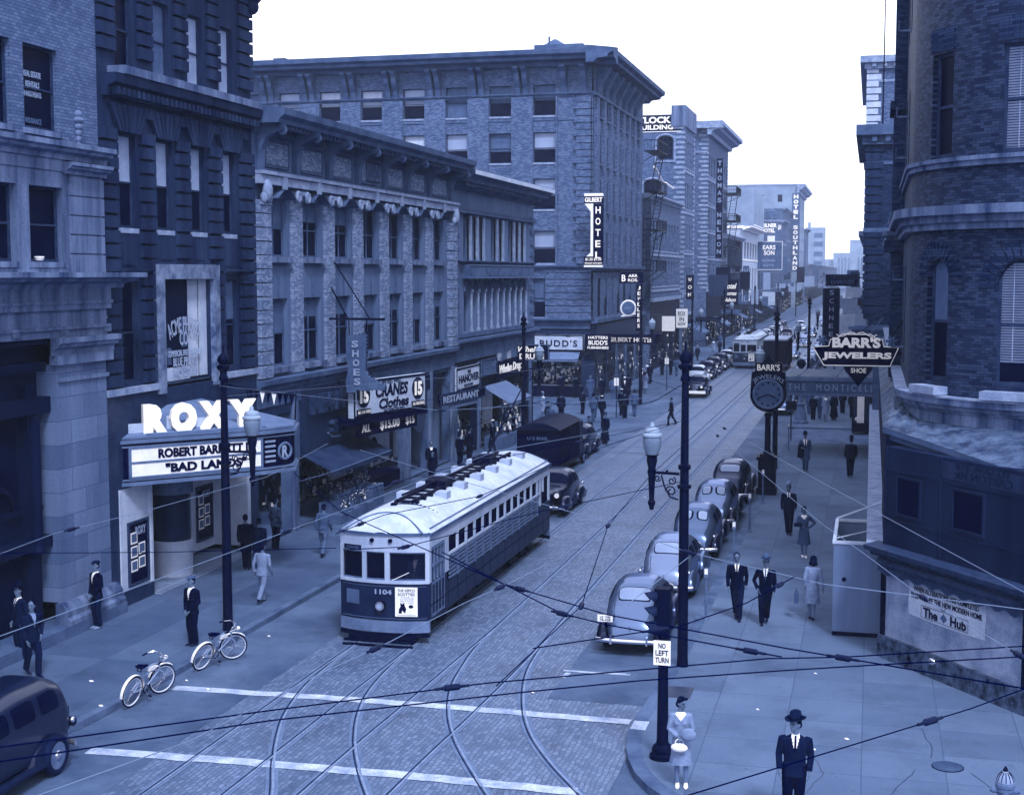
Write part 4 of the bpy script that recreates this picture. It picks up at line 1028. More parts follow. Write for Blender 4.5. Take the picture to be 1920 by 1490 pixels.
mb.add(b_ + [(p[0], 24.5, p[2]) for p in b_], [tuple(range(n)), tuple(range(n, 2 * n))[::-1]] + [(i, n + i, n + (i + 1) % n, (i + 1) % n) for i in range(n)])
part(mb, 'side_cornice', m_trimG, g)
mb = MB()
for a in bays: 
    for d in (-1.2, -.7):
        y = a + d; mb.add([(40.16, y, 22.8), (40.4, y, 22.8), (40.5, y, 23.4), (41.3, y, 24.7), (40.16, y, 24.7), (40.16, y + .3, 22.8), (40.4, y + .3, 22.8), (40.5, y + .3, 23.4), (41.3, y + .3, 24.7), (40.16, y + .3, 24.7)], [(0, 1, 2, 3, 4), (9, 8, 7, 6, 5), (0, 5, 6, 1), (1, 6, 7, 2), (2, 7, 8, 3), (3, 8, 9, 4), (4, 9, 5, 0)])
part(mb, 'side_brackets', m_trimG, g)
part(MB().box(40.0, 40.3, 0, 23, 0, 3.9).box(40.0, 40.5, 0, 23, 3.9, 5.5), 'side_shopfront', m_granite, g)
for i in range(5): part(MB().box(40.3, 40.34, .5 + i * 4.5, 4.3 + i * 4.5, .6, 3.1), 'shop_window', m_glass if i % 2 else m_glassm, g); part(MB().box(40.3, 40.42, 4.35 + i * 4.5, 4.9 + i * 4.5, 0, 3.9), 'shop_pier', m_trimG, g)
r_ = random.Random(77); mb = MB()
for i in range(90): y = r_.uniform(.5, 22); z = r_.uniform(.7, 2.6); k = r_.uniform(.05, .3); mb.box(40.34, 40.37, y, y + k, z, z + r_.uniform(.08, .4), r_.choice((0, 1, 1, 2)))
mb.build('window_goods', [m_white, m_blindm, m_navy], g)
# recess with fire escape beyond the corner wing
def fire_escape(x, y0, y1, zs, label, dx=1.3, ladder=True):
    t = thing('fire_escape', label, 'fire escape', (x, y0, 0)); L = y1 - y0
    for i, z in enumerate(zs):
        mb = MB(); mb.box(0, dx, 0, L, z, z + .07)
        for k in range(int(L / .35) + 1): mb.box(dx - .03, dx, k * .35, k * .35 + .03, z, z + .95)
        for k in range(int(dx / .3) + 1): mb.box(k * .3, k * .3 + .03, 0, .03, z, z + .95); mb.box(k * .3, k * .3 + .03, L - .03, L, z, z + .95)
        mb.box(dx - .04, dx, 0, L, z + .93, z + 1.0); mb.box(0, dx, 0, .04, z + .93, z + 1.0); mb.box(0, dx, L - .04, L, z + .93, z + 1.0)
        mb.tube([(0, .1, z - .9), (dx, .1, z)], .04); mb.tube([(0, L - .1, z - .9), (dx, L - .1, z)], .04)
        mb.build('landing', m_iron, t)
        if ladder and i + 1 < len(zs):
            st = MB(); z2 = zs[i + 1]
            for xx in (dx * .35, dx * .8): st.tube([(xx, L * .15, z), (xx, L * .85, z2)], .05)
            for k in range(9): q = k / 9; st.box(dx * .35, dx * .8, L * (.15 + .7 * q), L * (.15 + .7 * q) + .12, z + (z2 - z) * q, z + (z2 - z) * q + .03)
            st.build('stair', m_iron, t)
    return t
fire_escape(GX + .3, 126.9, 132.6, [9.6, 13.3, 16.8, 20.4], 'black fire escape balconies on the street side of the brick hotel')
fire_escape(-46.5, 102.3, 103.7, [20.3], 'railed iron balcony high on the front of the brick hotel', dx=5.5, ladder=False)
mb = MB(); mb.box(0, 1.2, 0, 6, 6.5, 24.5); 
sign('hat_shop_sign', 'bright lit shop name panel over the corner shop window', (-23.1, 103.45, 4.15), 0, 4.2, 1.2, .3, m_cream, [("BUDD'S", .15, -.05, 2.9, .52, m_blackl, dict(bold=.02, spacing=1.25))], border=m_iron)
sign('hat_shop_sign', 'dark corner sign with white words hatters and furnishers', (-19.85, 103.2, 4.2), 0, 1.9, 1.2, .25, m_navy, [('HATTERS', 0, .38, 1.5, .22, m_neon), ("BUDD'S", 0, 0, 1.45, .34, m_neon), ('FURNISHERS', 0, -.38, 1.6, .2, m_neon)])
sign('hotel_canopy_sign', 'dark canopy edge lettered gilbert hotel over the hotel entrance', (-17.9, 105.2, 4.35), 0, 4.2, .6, 3.0, m_navy, [('GILBERT HOTEL', .2, 0, 3.4, .34, m_neon, dict(bold=.02))])
awning('shop_awning', 'small scalloped awning under the lit corner shop name panel', (-24.9, 103.6), (-21.3, 103.6), .55, .8, 3.5, m_canvasl, normal=(0, -1))
hs = thing('hotel_blade_sign', 'tall white and dark gilbert hotel sign hung at the corner of the brick hotel', 'sign', (-19.95, 101.6, 12.5), 0)
MB().box(.0, .72, 0, .3, -1.9, 1.95).box(-.68, .72, 0, .3, 2.0, 2.5).box(-.68, .72, 0, .3, -2.5, -1.9).build('board', m_navy, hs)
MB().plate([(-.66, 1.98), (.0, 1.98), (.0, -1.88), (-.5, -1.88), (-.2, -1.6), (-.2, 1.4)][::-1], .02, .2).box(-.68, .7, -.02, .32, 2.52, 2.72).box(-.68, .7, -.02, .32, -2.66, -2.52).build('white_panel', m_white, hs)
letters('GILBERT', 1.3, .34, hs, (.02, -.01, 2.25), m_neon, .02, .03)
for i, ch in enumerate('HOTEL'): letters(ch, .38, .5, hs, (.36, -.01, 1.5 - i * .82), m_neon, .02, .02)
letters('$1.25 $1.50', 1.2, .22, hs, (.02, -.01, -2.1), m_neon, .02, .02); letters('WITHOUT WITH BATH', 1.3, .12, hs, (.02, -.01, -2.38), m_neon, .02, .02)
MB().tube([(-.4, .1, 2.3), (-.4, 2.4, 2.3)], .04).tube([(-.4, .1, -2.3), (-.4, 2.4, -2.3)], .04).build('bracket', m_iron, hs)
js = thing('jewelry_clock_sign', 'barr bros blade sign with a ring shaped clock on the brick hotel corner', 'sign', (-17.3, 103.0, 8.7), 0)
MB().box(-.9, .8, 0, .25, -.05, .75).box(.35, .75, 0, .25, -3.6, -.1).build('board', m_navy, js)
letters('B', .3, .5, js, (-.6, -.01, .33), m_neon, .02, .02); letters('ARR', .7, .22, js, (.1, -.01, .5), m_neon, .02, .02); letters('ROS.', .75, .22, js, (.1, -.01, .18), m_neon, .02, .02)
for i, ch in enumerate('JEWELERS'): letters(ch, .22, .27, js, (.56, -.01, -.4 - i * .4), m_neon, .02, .01)
MB().torus((-.25, .1, -1.9), .55, .07, 'y', 26, 8).tube([(-.8, .1, -2.5), (-.1, .1, -2.45), (.3, .1, -2.3)], .05).build('ring', m_white, js, smooth=True)
MB().tube([(-.25, .0, -1.9), (-.25, .16, -1.9)], .48, 20).build('clock_face', m_trimG, js); letters('1917', .5, .2, js, (-.25, -.02, -1.9), m_blind, .01)
MB().tube([(-.9, .1, .8), (-3.2, 1.0, .8)], .03).build('bracket', m_iron, js)
# ================================================================== farther left blocks (street side faces +x, end wall faces -y)
def street_block(name, label, x, ya, yb, ztop, depth, wallm, trimm, floors, pitch, ww, endops=(), cor=(.8, .7), shop=4.6, side_blind=None, seed=1, quoin=None, sills=m_stonel, parap=0):
    L = yb - ya; rt = thing(name, label, 'building', (x, ya, 0), L90)
    n = max(1, int(L / pitch)); st = (L - (n - 1) * pitch - ww) / 2
    ops = [(st + i * pitch, st + i * pitch + ww, z0, z1) for z0, z1 in floors for i in range(n)]
    mb = MB(); wall_grid(mb, 0, L, shop, ztop, ops, .3)
    mb.add([(L, 0, 0), (L, 0, ztop), (L, depth, ztop), (L, depth, 0)], [(0, 1, 2, 3)]); mb.add([(0, 0, ztop), (L, 0, ztop), (L, depth, ztop), (0, depth, ztop)], [(0, 1, 2, 3)])
    # end wall with its own openings, facing -x local
    t2 = MB(); wall_grid(t2, 0, depth, 0, ztop, [(depth - o[1], depth - o[0], o[2], o[3]) for o in endops], .3)
    mb.add([(p[1], depth - p[0], p[2]) for p in t2.v], t2.f)
    part(mb, 'wall', wallm, rt)
    r = random.Random(seed)
    for o in ops:
        b = side_blind and r.choice(side_blind)
        window(rt, o[0], o[2], ww, o[3] - o[2], .18, blind=b, bm_=m_blind, fw=.09, sill=.06, sillm=sills)
    for o in endops:
        w = window(rt, 0, 0, o[1] - o[0], o[3] - o[2], 0, style='grid' if len(o) > 4 else 'sash', fw=.09); w.location = (.12, o[1], o[2]); w.rotation_euler = (0, 0, -L90)
    mb = MB()
    if cor: cornice(mb, -cor[0] * .5, L + .05, ztop - cor[1], cor[0], cor[1]); mb.box(-.16, -.0, 0, depth, ztop - .35, ztop + .1); mb.box(-.1, L, -.0, .3, ztop + .003, ztop + .12 + parap)
    mb.box(0, L, -.14, 0, shop + .0, shop + .35)
    for z0, z1 in floors: mb.box(0, L, -.08, 0, z0 - .55, z0 - .3)
    part(mb, 'cornice', trimm, rt)
    if quoin:
        mb = MB()
        for i in range(int((ztop - shop) / .55)):
            w_ = .9 if i % 2 else .6
            mb.box(-.05, w_, -.07, 0, shop + .4 + i * .55, shop + .4 + i * .55 + .3); mb.box(L - w_, L, -.07, 0, shop + .4 + i * .55, shop + .7 + i * .55); mb.box(-.07, -.0, 0, w_ + .2, shop + .4 + i * .55, shop + .7 + i * .55)
        part(mb, 'quoins', quoin, rt)
    mb = MB(); k = max(1, int(L / 5)); sops = [(i * L / k + .4, (i + 1) * L / k - .4, .5, 3.3) for i in range(k)]
    wall_grid(mb, 0, L, 0, shop, sops, .4); part(mb, 'shopfront', m_dpanel, rt)
    part(MB().box(.1, L - .1, 1.2, 1.4, 0, shop), 'shop_back', m_dpanel, rt)
    for o in sops: part(MB().box(o[0], o[1], .3, .34, o[2], o[3]), 'shop_pane', m_glassm if r.random() < .5 else m_glass, rt)
    if L < 60: wares(rt, .5, L - .5, -.02, .6, int(L * 5), seed + 3, 3.1, .5)
    return rt
XS = -20.6
street_block('brick_building', 'three storey brick building with bright white trim lines beyond the fire escapes', XS, 133.2, 154.6, 16.9, 20, m_brickG, m_stonel, [(8.1, 10.6), (11.6, 14.4)], 2.15, 1.35, cor=(.5, .5), side_blind=[None, .4, .98], seed=2, quoin=m_stones, shop=6.6)
o = MB().tube([(0, 0, .9), (6, 0, -.3), (7.5, 0, -.2), (13, 0, -.4)], .13).build('white_pipe', m_white, None, loc=(XS + .2, 134, 18.6), rot=(0, 0, L90)); tag(o, 'crooked white pipe along the roof edge of the brick building with white trim', 'pipe')
tl = street_block('painted_wall_building', 'tall brick building whose end wall carries painted white name letters', XS, 156.8, 166.5, 27.0, 24, m_brickG, m_stonel, [(7.5, 10), (12.0, 14.9), (16.6, 19.5), (21.2, 24.2)], 2.2, 1.1, endops=[(1.2, 2.9, 22.0, 24.6, 1), (2.5, 4.4, 17.2, 19.8, 1), (2.5, 4.4, 11.4, 14, 1)], cor=None, quoin=m_stonel, seed=4)
part(MB().box(-.05, -.002, 0.35, 22, 25.1, 26.9), 'painted_band', m_dpanel, tl); part(MB().box(-.08, -.052, 0.35, 22, 25.02, 25.1).box(-.08, -.0, .35, 22, 26.9, 26.98), 'white_border', m_white, tl)
part(MB().box(-.2, 9.8, -.2, 1.4, 25.6, 27.9), 'corner_parapet', m_stones, tl)
letters('TLOCK', 3.7, .72, tl, (-.06, 3.3, 26.35), m_neon, .03, .04, rotz=-L90); letters('BUILDING', 4.0, .52, tl, (-.06, 3.2, 25.55), m_neon, .03, .03, rotz=-L90)
mb = MB()
for (a, b, c, d) in ((1.0, 3.1, 21.8, 25.0), (2.3, 4.6, 17.0, 20.2)):
    mb.tube([(-.04, (a + b) / 2 + (b - a) / 2 * math.cos(w), d - 1.0 + .75 * math.sin(w)) for w in [PI * i / 10 for i in range(11)]], .13, 6); mb.box(-.08, 0, a - .1, a + .1, c, d - 1); mb.box(-.08, 0, b - .1, b + .1, c, d - 1); mb.box(-.1, 0, a - .1, b + .1, c - .1, c + .1)
part(mb, 'window_surrounds', m_stonel, tl)
tn = street_block('corniced_hotel', 'tall hotel with pale corner quoins and a wide overhanging cornice', XS, 180, 205.5, 28.4, 26, m_brickG, m_stonel, [(8, 10.6), (11.6, 14.2), (15.0, 17.6), (18.4, 21), (21.8, 24.4)], 3.1, 1.5, cor=(2.1, 1.6), quoin=m_stonel, side_blind=[None, .5], seed=5, shop=7.0)
part(MB().box(-1.2, -.02, -2.0, 24, 27.6, 28.5).box(-.15, -.02, 0, 24, 24.6, 24.85), 'end_cornice', m_stonel, tn)
hn = thing('hotel_blade_sign', 'tall dark thomas nelson blade sign with letters running down it', 'sign', (-19.1, 180.5, 17.6), 0)
MB().box(-.42, .42, 0, .3, -6.3, 6.3).build('board', m_navy, hn); MB().box(-.46, -.42, -.02, .3, -6.3, 6.3).box(.42, .46, -.02, .3, -6.3, 6.3).build('border', m_framel, hn)
for i, ch in enumerate('THOMAS NELSON'):
    if ch != ' ': letters(ch, .5, .58, hn, (0, -.01, 5.7 - i * .93), m_blind, .02, .03)
fire_escape(XS + .2, 196.5, 204, [9.5, 13.0, 16.6, 20.4], 'zigzag fire escape behind the tall hotel blade sign', dx=1.9)
hl = street_block('low_brick_building', 'three storey brick building with white cornice lines and tall arched bays', XS, 205.6, 231, 15.0, 18, m_brickD, m_stonel, [(6.2, 8.6), (10.0, 13.0)], 3.2, 1.8, cor=(.6, .6), seed=6)
hh = thing('hall_sign', 'tall narrow blade sign spelling hall in outlined letters', 'sign', (-18.6, 215, 7.6), 0)
MB().box(-.45, .45, 0, .25, -2.9, 2.9).build('board', m_trimG, hh)
for i, ch in enumerate('HALL'): letters(ch, .55, .85, hh, (0, -.01, 2.1 - i * 1.4), m_blind, .02, .01)
street_block('white_building', 'narrow white fronted building among darker blocks', XS, 231.2, 263, 17.0, 12, m_cream, m_white, [(6.6, 10.2), (12.0, 14.6)], 5.5, 3.2, cor=(1.6, .6), seed=7)
street_block('brick_block', 'plain brick block with painted advertising wall beyond the white building', XS, 264, 330, 13, 16, m_brickG, m_stones, [(6.2, 9.2)], 6, 3, seed=8)
ml = street_block('milner_hotel_building', 'brick hotel with a painted name high on its end wall', XS, 331, 350, 21.6, 30, m_brickG, m_stonel, [(6, 8), (9.5, 11.5), (13, 15), (16.5, 18.5)], 4.5, 2, seed=9)
letters('MILNER', 3.6, .95, ml, (-.06, 2.9, 20.4), m_neon, .04, .05, rotz=-L90); letters('HOTEL', 3.2, .95, ml, (-.06, 3.1, 19.2), m_neon, .04, .05, rotz=-L90); letters('$1', .7, 1.2, ml, (-.06, .5, 19.9), m_neon, .04, .05, rotz=-L90)
part(MB().box(-.3, -.1, 1.5, 3.2, 16.6, 18.0), 'white_notice', m_white, ml)
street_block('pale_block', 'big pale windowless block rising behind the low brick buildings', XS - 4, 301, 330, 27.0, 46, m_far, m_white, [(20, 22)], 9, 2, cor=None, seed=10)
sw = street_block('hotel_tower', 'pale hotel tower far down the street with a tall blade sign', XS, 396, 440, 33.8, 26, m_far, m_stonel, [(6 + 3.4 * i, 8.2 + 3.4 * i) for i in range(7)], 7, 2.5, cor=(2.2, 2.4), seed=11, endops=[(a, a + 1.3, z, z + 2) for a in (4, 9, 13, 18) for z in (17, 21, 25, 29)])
hw = thing('hotel_blade_sign', 'far tall hotel blade sign on the pale tower', 'sign', (-20.3, 385, 20.2), 0)
MB().box(-1.05, 1.05, 0, .5, -10.5, 10.5).build('board', m_trimG, hw)
for i, ch in enumerate('HOTEL SOUTHLAND'):
    if ch != ' ': letters(ch, 1.2, 1.0, hw, (0, -.02, 9.6 - i * 1.36), m_neon, .03, .05)
street_block('dark_slab_building', 'slim darker slab of a building past the hotel tower', XS, 452, 470, 23.2, 12, m_brickG, m_stones, [(6, 9)], 6, 2, seed=12)
street_block('distant_row', 'long low distant row of shops continuing the left side of the street', XS, 471, 860, 12.5, 20, m_stones, m_stonel, [(6.5, 9.5)], 14, 5, seed=13)
sg = sign('shoe_board', 'framed advertising board with pale border on a rooftop frame far along the left side', (-18.6, 262, 12.6), 0, 5.0, 5.2, .5, m_trimG, [('EARS', 0.1, 1.5, 2.3, .8, m_neon), ('SON', .1, .5, 1.9, .8, m_neon), ('HERMAN', 0, -.9, 2.4, .5, m_blind), ('KEYS', 0, -1.8, 1.9, .5, m_blind)], border=m_white, cat='billboard')
street_block('grey_mid_block', 'grey flat topped block between the low brick building and the milner wall', XS - 9, 265, 290, 20.5, 20, m_brickG, m_stones, [(14, 17)], 6, 2, seed=21, endops=[(3, 4.6, 15, 17.5), (8, 9.6, 15, 17.5)])
street_block('stepped_block', 'stepped brick block just before the pale hotel tower', XS - 1, 352, 392, 25.5, 18, m_brickG, m_stonel, [(8, 11), (13, 16), (18, 21)], 5, 2.2, seed=22, endops=[(3, 4.4, 20, 22), (7, 8.4, 20, 22)])
for i, (x, y, z, lb) in enumerate([(-34, 300, 27.0, 'roof tank on the pale windowless block'), (-24, 345, 21.6, 'roof tank above the painted hotel wall'), (-27, 120, 26.2, 'small roof tank on the brick hotel')]):
    tk_ = thing('roof_tank', lb, 'roof tank', (x, y, z)); MB()._lathe([(1.3, .8), (1.3, 2.6), (.1, 3.3)], (0, 0, 0), 14, 0).build('tank', m_trimG, tk_); MB().box(-1, -.8, -1, -.8, 0, .8).box(.8, 1, -1, -.8, 0, .8).box(-1, -.8, .8, 1, 0, .8).box(.8, 1, .8, 1, 0, .8).build('legs', m_iron, tk_)
pt = thing('pale_tower', 'faint pale office tower at the end of the street with dark window bands', 'building', (-32, 700, 0), 0)
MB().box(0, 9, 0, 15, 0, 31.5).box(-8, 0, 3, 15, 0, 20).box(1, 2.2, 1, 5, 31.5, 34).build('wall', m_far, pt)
for z in (26.5, 22.3, 17.5, 13): MB().box(4.0, 8.2, -.1, 0, z, z + 2.3).build('window_band', m_blindm, pt)
p2_ = thing('pale_block_tower', 'faint stepped pale building at the far end of the street, right of the tower', 'building', (-22, 900, 0), 0)
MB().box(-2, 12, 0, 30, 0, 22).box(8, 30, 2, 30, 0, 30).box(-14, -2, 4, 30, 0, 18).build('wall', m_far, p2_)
for i in range(12): MB().box(1 + i * 2.0, 2.0 + i * 2.0, -.1 if i < 4 else 1.9, 0 if i < 4 else 2, 8, 19).build('window_strip', m_stones, p2_)
tr = thing('street_tree', 'round topped tree far down the street in front of the pale tower', 'tree', (-13.8, 420, 0), 0)
MB().tube([(0, 0, 0), (0, 0, 5)], [.3, .2]).build('trunk', m_iron2, tr)
mb = MB(); r = random.Random(3)
for i in range(500):
    a = r.uniform(0, 2 * PI); u = r.random() ** .5; z = r.uniform(0, 1); rad = 2.4 * math.sin(PI * min(.98, z * .9 + .1)) * u; c = Vector((rad * math.cos(a), rad * math.sin(a), 3.5 + z * 6)); e = [Vector((r.uniform(-.3, .3), r.uniform(-.3, .3), r.uniform(-.3, .3))) for _ in range(3)]
    mb.add([c + q for q in e], [(0, 1, 2)])
mb.build('crown', m_trimG, tr)
# hanging signs of the left side, each its own thing
sign('women_sign', 'small dark vertical sign with three white letters on the left side', (-18.9, 150, 7.9), 0, .8, 2.6, .2, m_navy, [('W', 0, .8, .4, .4, m_neon), ('O', 0, 0, .4, .4, m_neon), ('M', 0, -.8, .4, .4, m_neon)])
ht = sign('hotel_script_sign', 'dark round topped sign with white script hotel name above the pavement', (-17.2, 176, 7.0), 0, 2.1, 3.1, .3, m_navy, [('Hotel', 0, .8, 1.7, .7, m_neon, dict(shear=.3)), ('Thomas', 0, -.1, 1.7, .5, m_neon, dict(shear=.3)), ('Nelson', 0, -.9, 1.5, .5, m_neon, dict(shear=.3))])
sign('oval_sign', 'small dark oval sign with white rim under the script hotel sign', (-17.0, 150, 3.6), 0, 2.2, .9, .2, m_navy, [('CAVALIER', 0, 0, 1.7, .35, m_blind)], border=m_white) if False else None
sign('white_poster_board', 'bright blank white board over the shopfronts on the left', (-19.9, 141, 4.3), 0, 1.3, 1.5, .2, m_white, [], cat='board')
sign('film_poster_board', 'white poster board lettered in dark type beside the blank one', (-19.6, 149, 4.6), 0, 1.2, 2.0, .2, m_white, [('ROX', 0, .5, .8, .5, m_blackl), ('IN', 0, -.1, .5, .4, m_blackl), ('NOW', 0, -.6, .8, .35, m_blackl)], cat='board')
rs = random.Random(5)
for i, (y, x, z, w, h, g_) in enumerate([(165, -18.6, 4.0, 3, .5, 0), (190, -18.4, 4.2, 2.6, .6, 1), (232, -18.6, 5.5, 1.2, 2.4, 2), (250, -18, 8, 1.2, 3.0, 2), (285, -18, 5.0, 3.0, 1.2, 0), (300, -18, 11, 1.4, 4, 1), (340, -18, 6, 3, 2, 2), (370, -18, 9, 2, 4, 0), (420, -18, 7, 3, 3, 2), (470, -18, 9, 2, 5, 1), (520, -17, 5, 4, 2, 2)]):
    lb = ['narrow canopy sign past the hotel quoins', 'narrow canopy sign under the fire escape of the hotel', 'pale hanging sign before the low brick building', 'pale hanging sign before the white building', 'dark hanging board beyond the white building', 'tall hanging sign near the rooftop advertising board', 'pale board under the painted hotel wall', 'dark blade sign nearer than the hotel tower', 'pale sign past the hotel tower', 'tall distant sign near the dark slab building', 'farthest pale sign on the left side'][i]
    sign('hanging_sign', lb, (x, y, z), 0, w, h, .25, [m_navy, m_trimG, m_blind][g_], [])

ON = ['nearest', 'second', 'third', 'fourth', 'fifth', 'sixth', 'seventh', 'eighth', 'ninth', 'tenth', 'eleventh', 'twelfth']
for side, xx, y0 in (('left', -18.6, 172), ('right', -2.2, 128)):
    for i in range(12 if side == 'left' else 8):
        sign('hanging_sign', '%s small blade sign of the crowded row down the far %s side' % (ON[i], side), (xx + rs.uniform(-.6, .6), y0 + i * 15 + rs.uniform(-4, 4), rs.uniform(3.6, 9)), 0, rs.uniform(.8, 2.4), rs.uniform(.8, 3.2), .2, rs.choice([m_navy, m_trimG, m_blind, m_cream, m_frame]), [], group='small blade signs far down the street')
for i, y in enumerate((158, 184, 212, 240, 270)): awning('far_awning', '%s pale awning over the far left pavement' % ON[i], (XS + .3, y), (XS + .3, y + 6), .9, 2.0, 3.6, m_canvasl if i % 2 else m_blindm)
# ================================================================== RIGHT 1: curved glazed brick corner
RO = Vector((0.95, 35.0, 0))
rb = thing('curved_corner_building', 'dark glazed brick building with rounded corner and shutters, nearest on the right', 'building', RO)
def wpart(mb, name, m, root=rb, smooth=False, uv=None):
    o_ = root.location; mb.v = [(p[0] - o_[0], p[1] - o_[1], p[2] - o_[2]) for p in mb.v]
    o = mb.build(name, m, root, smooth=smooth, fix=uv is None)
    if uv is not None:
        ul = o.data.uv_layers.new(name='UVMap')
        for lp in o.data.loops: ul.data[lp.index].uv = uv[lp.vertex_index]
    return o
RC = Vector((5.3, 38.5)); RR = 4.35; SY = 80.0; S1 = SY - RC.y; SA = RR * PI / 2 * 1.0
def rmap(s, out=0.0):
    """point and tangent on the wall line, s=0 at far end"""
    if s <= S1: return Vector((.95 - out, SY - s)), Vector((0, -1))
    if s <= S1 + SA:
        a = PI + (s - S1) / RR; return RC + Vector((math.cos(a), math.sin(a))) * (RR + out), Vector((-math.sin(a), math.cos(a)))
    return Vector((RC.x + s - S1 - SA, RC.y - RR - out)), Vector((1, 0))
def bendmb(tmp, y0=0):
    """flat (s, depth, z) -> wrapped round the corner; returns uv list"""
    uv = [(p[0], p[2]) for p in tmp.v]; nv = []
    for p in tmp.v:
        q, t = rmap(p[0], -p[1]); nv.append((q.x, q.y, p[2]))
    tmp.v = nv; return uv
ZT = 22
c1 = S1 + RR * math.radians(30.5); c2 = S1 + RR * math.radians(64.5)
rops = [(c1 - .45, c1 + .45, 6.72, 9.75, 'arch', .45), (c2 - .68, c2 + .68, 6.72, 9.72, 'arch', .68), (c1 - .45, c1 + .45, 12.2, 14.75), (c2 - .68, c2 + .68, 12.2, 14.72), (c1 - .5, c1 + .4, 16.4, 18.6), (c2 - .68, c2 + .68, 16.4, 18.6)]
for k in range(5):
    s = 1.5 + k * 2.6 + (S1 - 17)
    for z0, z1 in ((6.72, 9.6), (12.2, 14.7), (16.4, 18.6)): rops.append((s, s + 1.1, z0, z1))
tmp = MB(); wall_grid(tmp, 0, S1 + SA + 8, 6.2, ZT, rops, .34, du=.22); uv = bendmb(tmp); wpart(tmp, 'brick_wall', m_brickR, uv=uv)
def rwin(s0, s1, z, h, **k):
    q, t = rmap((s0 + s1) / 2, -.16); w = window(rb, 0, 0, s1 - s0, h, 0, **k)
    a = q - t * (s1 - s0) / 2; w.location = (a.x - RO.x, a.y - RO.y, z); w.rotation_euler = (0, 0, math.atan2(t.y, t.x)); return w
for o in rops:
    big = o[0] > S1 + 3.2
    rwin(o[0], o[1], o[2], o[3] - o[2], frame=m_frame, pane=m_glass, blind=(.8 if o[2] < 7 else .97) if big else (None if o[2] > 7 else .5), bm_=m_blind if big else m_blindm, fw=.09, slats=big)
def rband(mb, z0, z1, out, s0=0, s1=S1 + SA + 8, m=0, n=70, inn=0):
    P0 = []; ss = [s0 + (s1 - s0) * i / n for i in range(n + 1)] if s0 > S1 - 5 else [s0] + [S1 - .01 + (s1 - S1) * i / n for i in range(n + 1)]
    pr = [(inn, z0), (out, z0), (out, z1), (inn, z1)]; b = len(mb.v)
    for s in ss:
        for o_, z in pr: q, t = rmap(s, o_); mb.v.append((q.x, q.y, z))
    for i in range(len(ss) - 1):
        for j in range(4): mb.f.append((b + i * 4 + j, b + i * 4 + (j + 1) % 4, b + (i + 1) * 4 + (j + 1) % 4, b + (i + 1) * 4 + j)); mb.m.append(m)
    mb.f.append((b, b + 1, b + 2, b + 3)); mb.m.append(m); e = b + (len(ss) - 1) * 4; mb.f.append((e + 3, e + 2, e + 1, e)); mb.m.append(m)
mb = MB(); rband(mb, 10.45, 10.62, .16); rband(mb, 10.62, 10.8, .26); rband(mb, 10.8, 11.02, .44); rband(mb, 11.95, 12.08, .1); rband(mb, 12.08, 12.18, .17)
wpart(mb, 'string_courses', m_stones)
mb = MB(); rband(mb, 5.6, 6.0, .06); rband(mb, 6.0, 6.08, .12); rband(mb, 6.08, 6.2, .2); rband(mb, 6.2, 6.36, .3); wpart(mb, 'stone_base', m_stones)
mb = MB(); rband(mb, 6.36, 6.40, .32); wpart(mb, 'base_ledge', m_stonel)
mb = MB()
for s, w in ((c1, .55), (c2, .85)):
    q0, t = rmap(s); mb.obox(rmap(s, .18)[0], t, w, .2, 6.42, 6.62)
wpart(mb, 'sills', m_stonel)
mb = MB()                                                # brick hoods: splayed voussoirs round the arches
for s, w, zc, rr in ((c2, .68, 9.04, .72), (c1, .45, 9.3, .5)):
    for i in range(15):
        a = PI * (i + .5) / 15
        for (ra, rb_) in ((rr, rr + .42),):
            pts = []
            for (rad, da) in ((ra, -.075), (ra, .075), (rb_, .085), (rb_, -.085)):
                q, t = rmap(s + rad * math.cos(a + da), .035); pts.append((q.x, q.y, zc + rad * math.sin(a + da)))
            q_ = []
            for (rad, da) in ((ra, -.075), (ra, .075), (rb_, .085), (rb_, -.085)):
                q, t = rmap(s + rad * math.cos(a + da), -.01); q_.append((q.x, q.y, zc + rad * math.sin(a + da)))
            mb.add(pts + q_, [(0, 1, 2, 3), (0, 4, 5, 1), (1, 5, 6, 2), (2, 6, 7, 3), (3, 7, 4, 0)])
for s, w in ((c2, .8), (c1, .55)):
    for i in range(12):
        x = s - w + i * 2 * w / 12; pts = []; 
        for a_, z_ in ((0, 14.8), (2 * w / 13, 14.8), (2 * w / 13, 15.35), (0, 15.35)): q, t = rmap(x + a_, .03); pts.append((q.x, q.y, z_))
        for a_, z_ in ((0, 14.8), (2 * w / 13, 14.8), (2 * w / 13, 15.35), (0, 15.35)): q, t = rmap(x + a_, -.01); pts.append((q.x, q.y, z_))
        mb.add(pts, [(0, 1, 2, 3), (0, 4, 5, 1), (1, 5, 6, 2), (2, 6, 7, 3), (3, 7, 4, 0)])
wpart(mb, 'voussoirs', m_brickR2)
mb = MB(); mb.box(.58, 1.0, 47.3, 49.3, 6, ZT); mb.box(.35, 1.0, 47.0, 49.6, 10.1, 10.45); mb.box(.45, 1.0, 47.1, 49.5, 14.6, 14.9); wpart(mb, 'pilaster', m_brickR2)
mb = MB(); mb.box(.5, 1.0, 47.2, 49.4, 10.45, 10.6); mb.box(.3, 1.0, 46.9, 49.7, 10.6, 10.75)
for z in (7.2, 9.2, 12.8, 14.0, 16.5): mb.tube([(.95, 43.5, z), (.6, 43.5, z), (.6, 43.3, z + .25)], .03)
wpart(mb, 'pilaster_cap', m_stones)
mb = MB(); mb.box(.96, 9, 36, 80, 0, 5.5); mb.add([(.95, 80, 0), (9, 80, 0), (9, 80, ZT), (.95, 80, ZT)], [(0, 1, 2, 3)]); mb.box(5, 13, 34.6, 36, 0, 5.5)
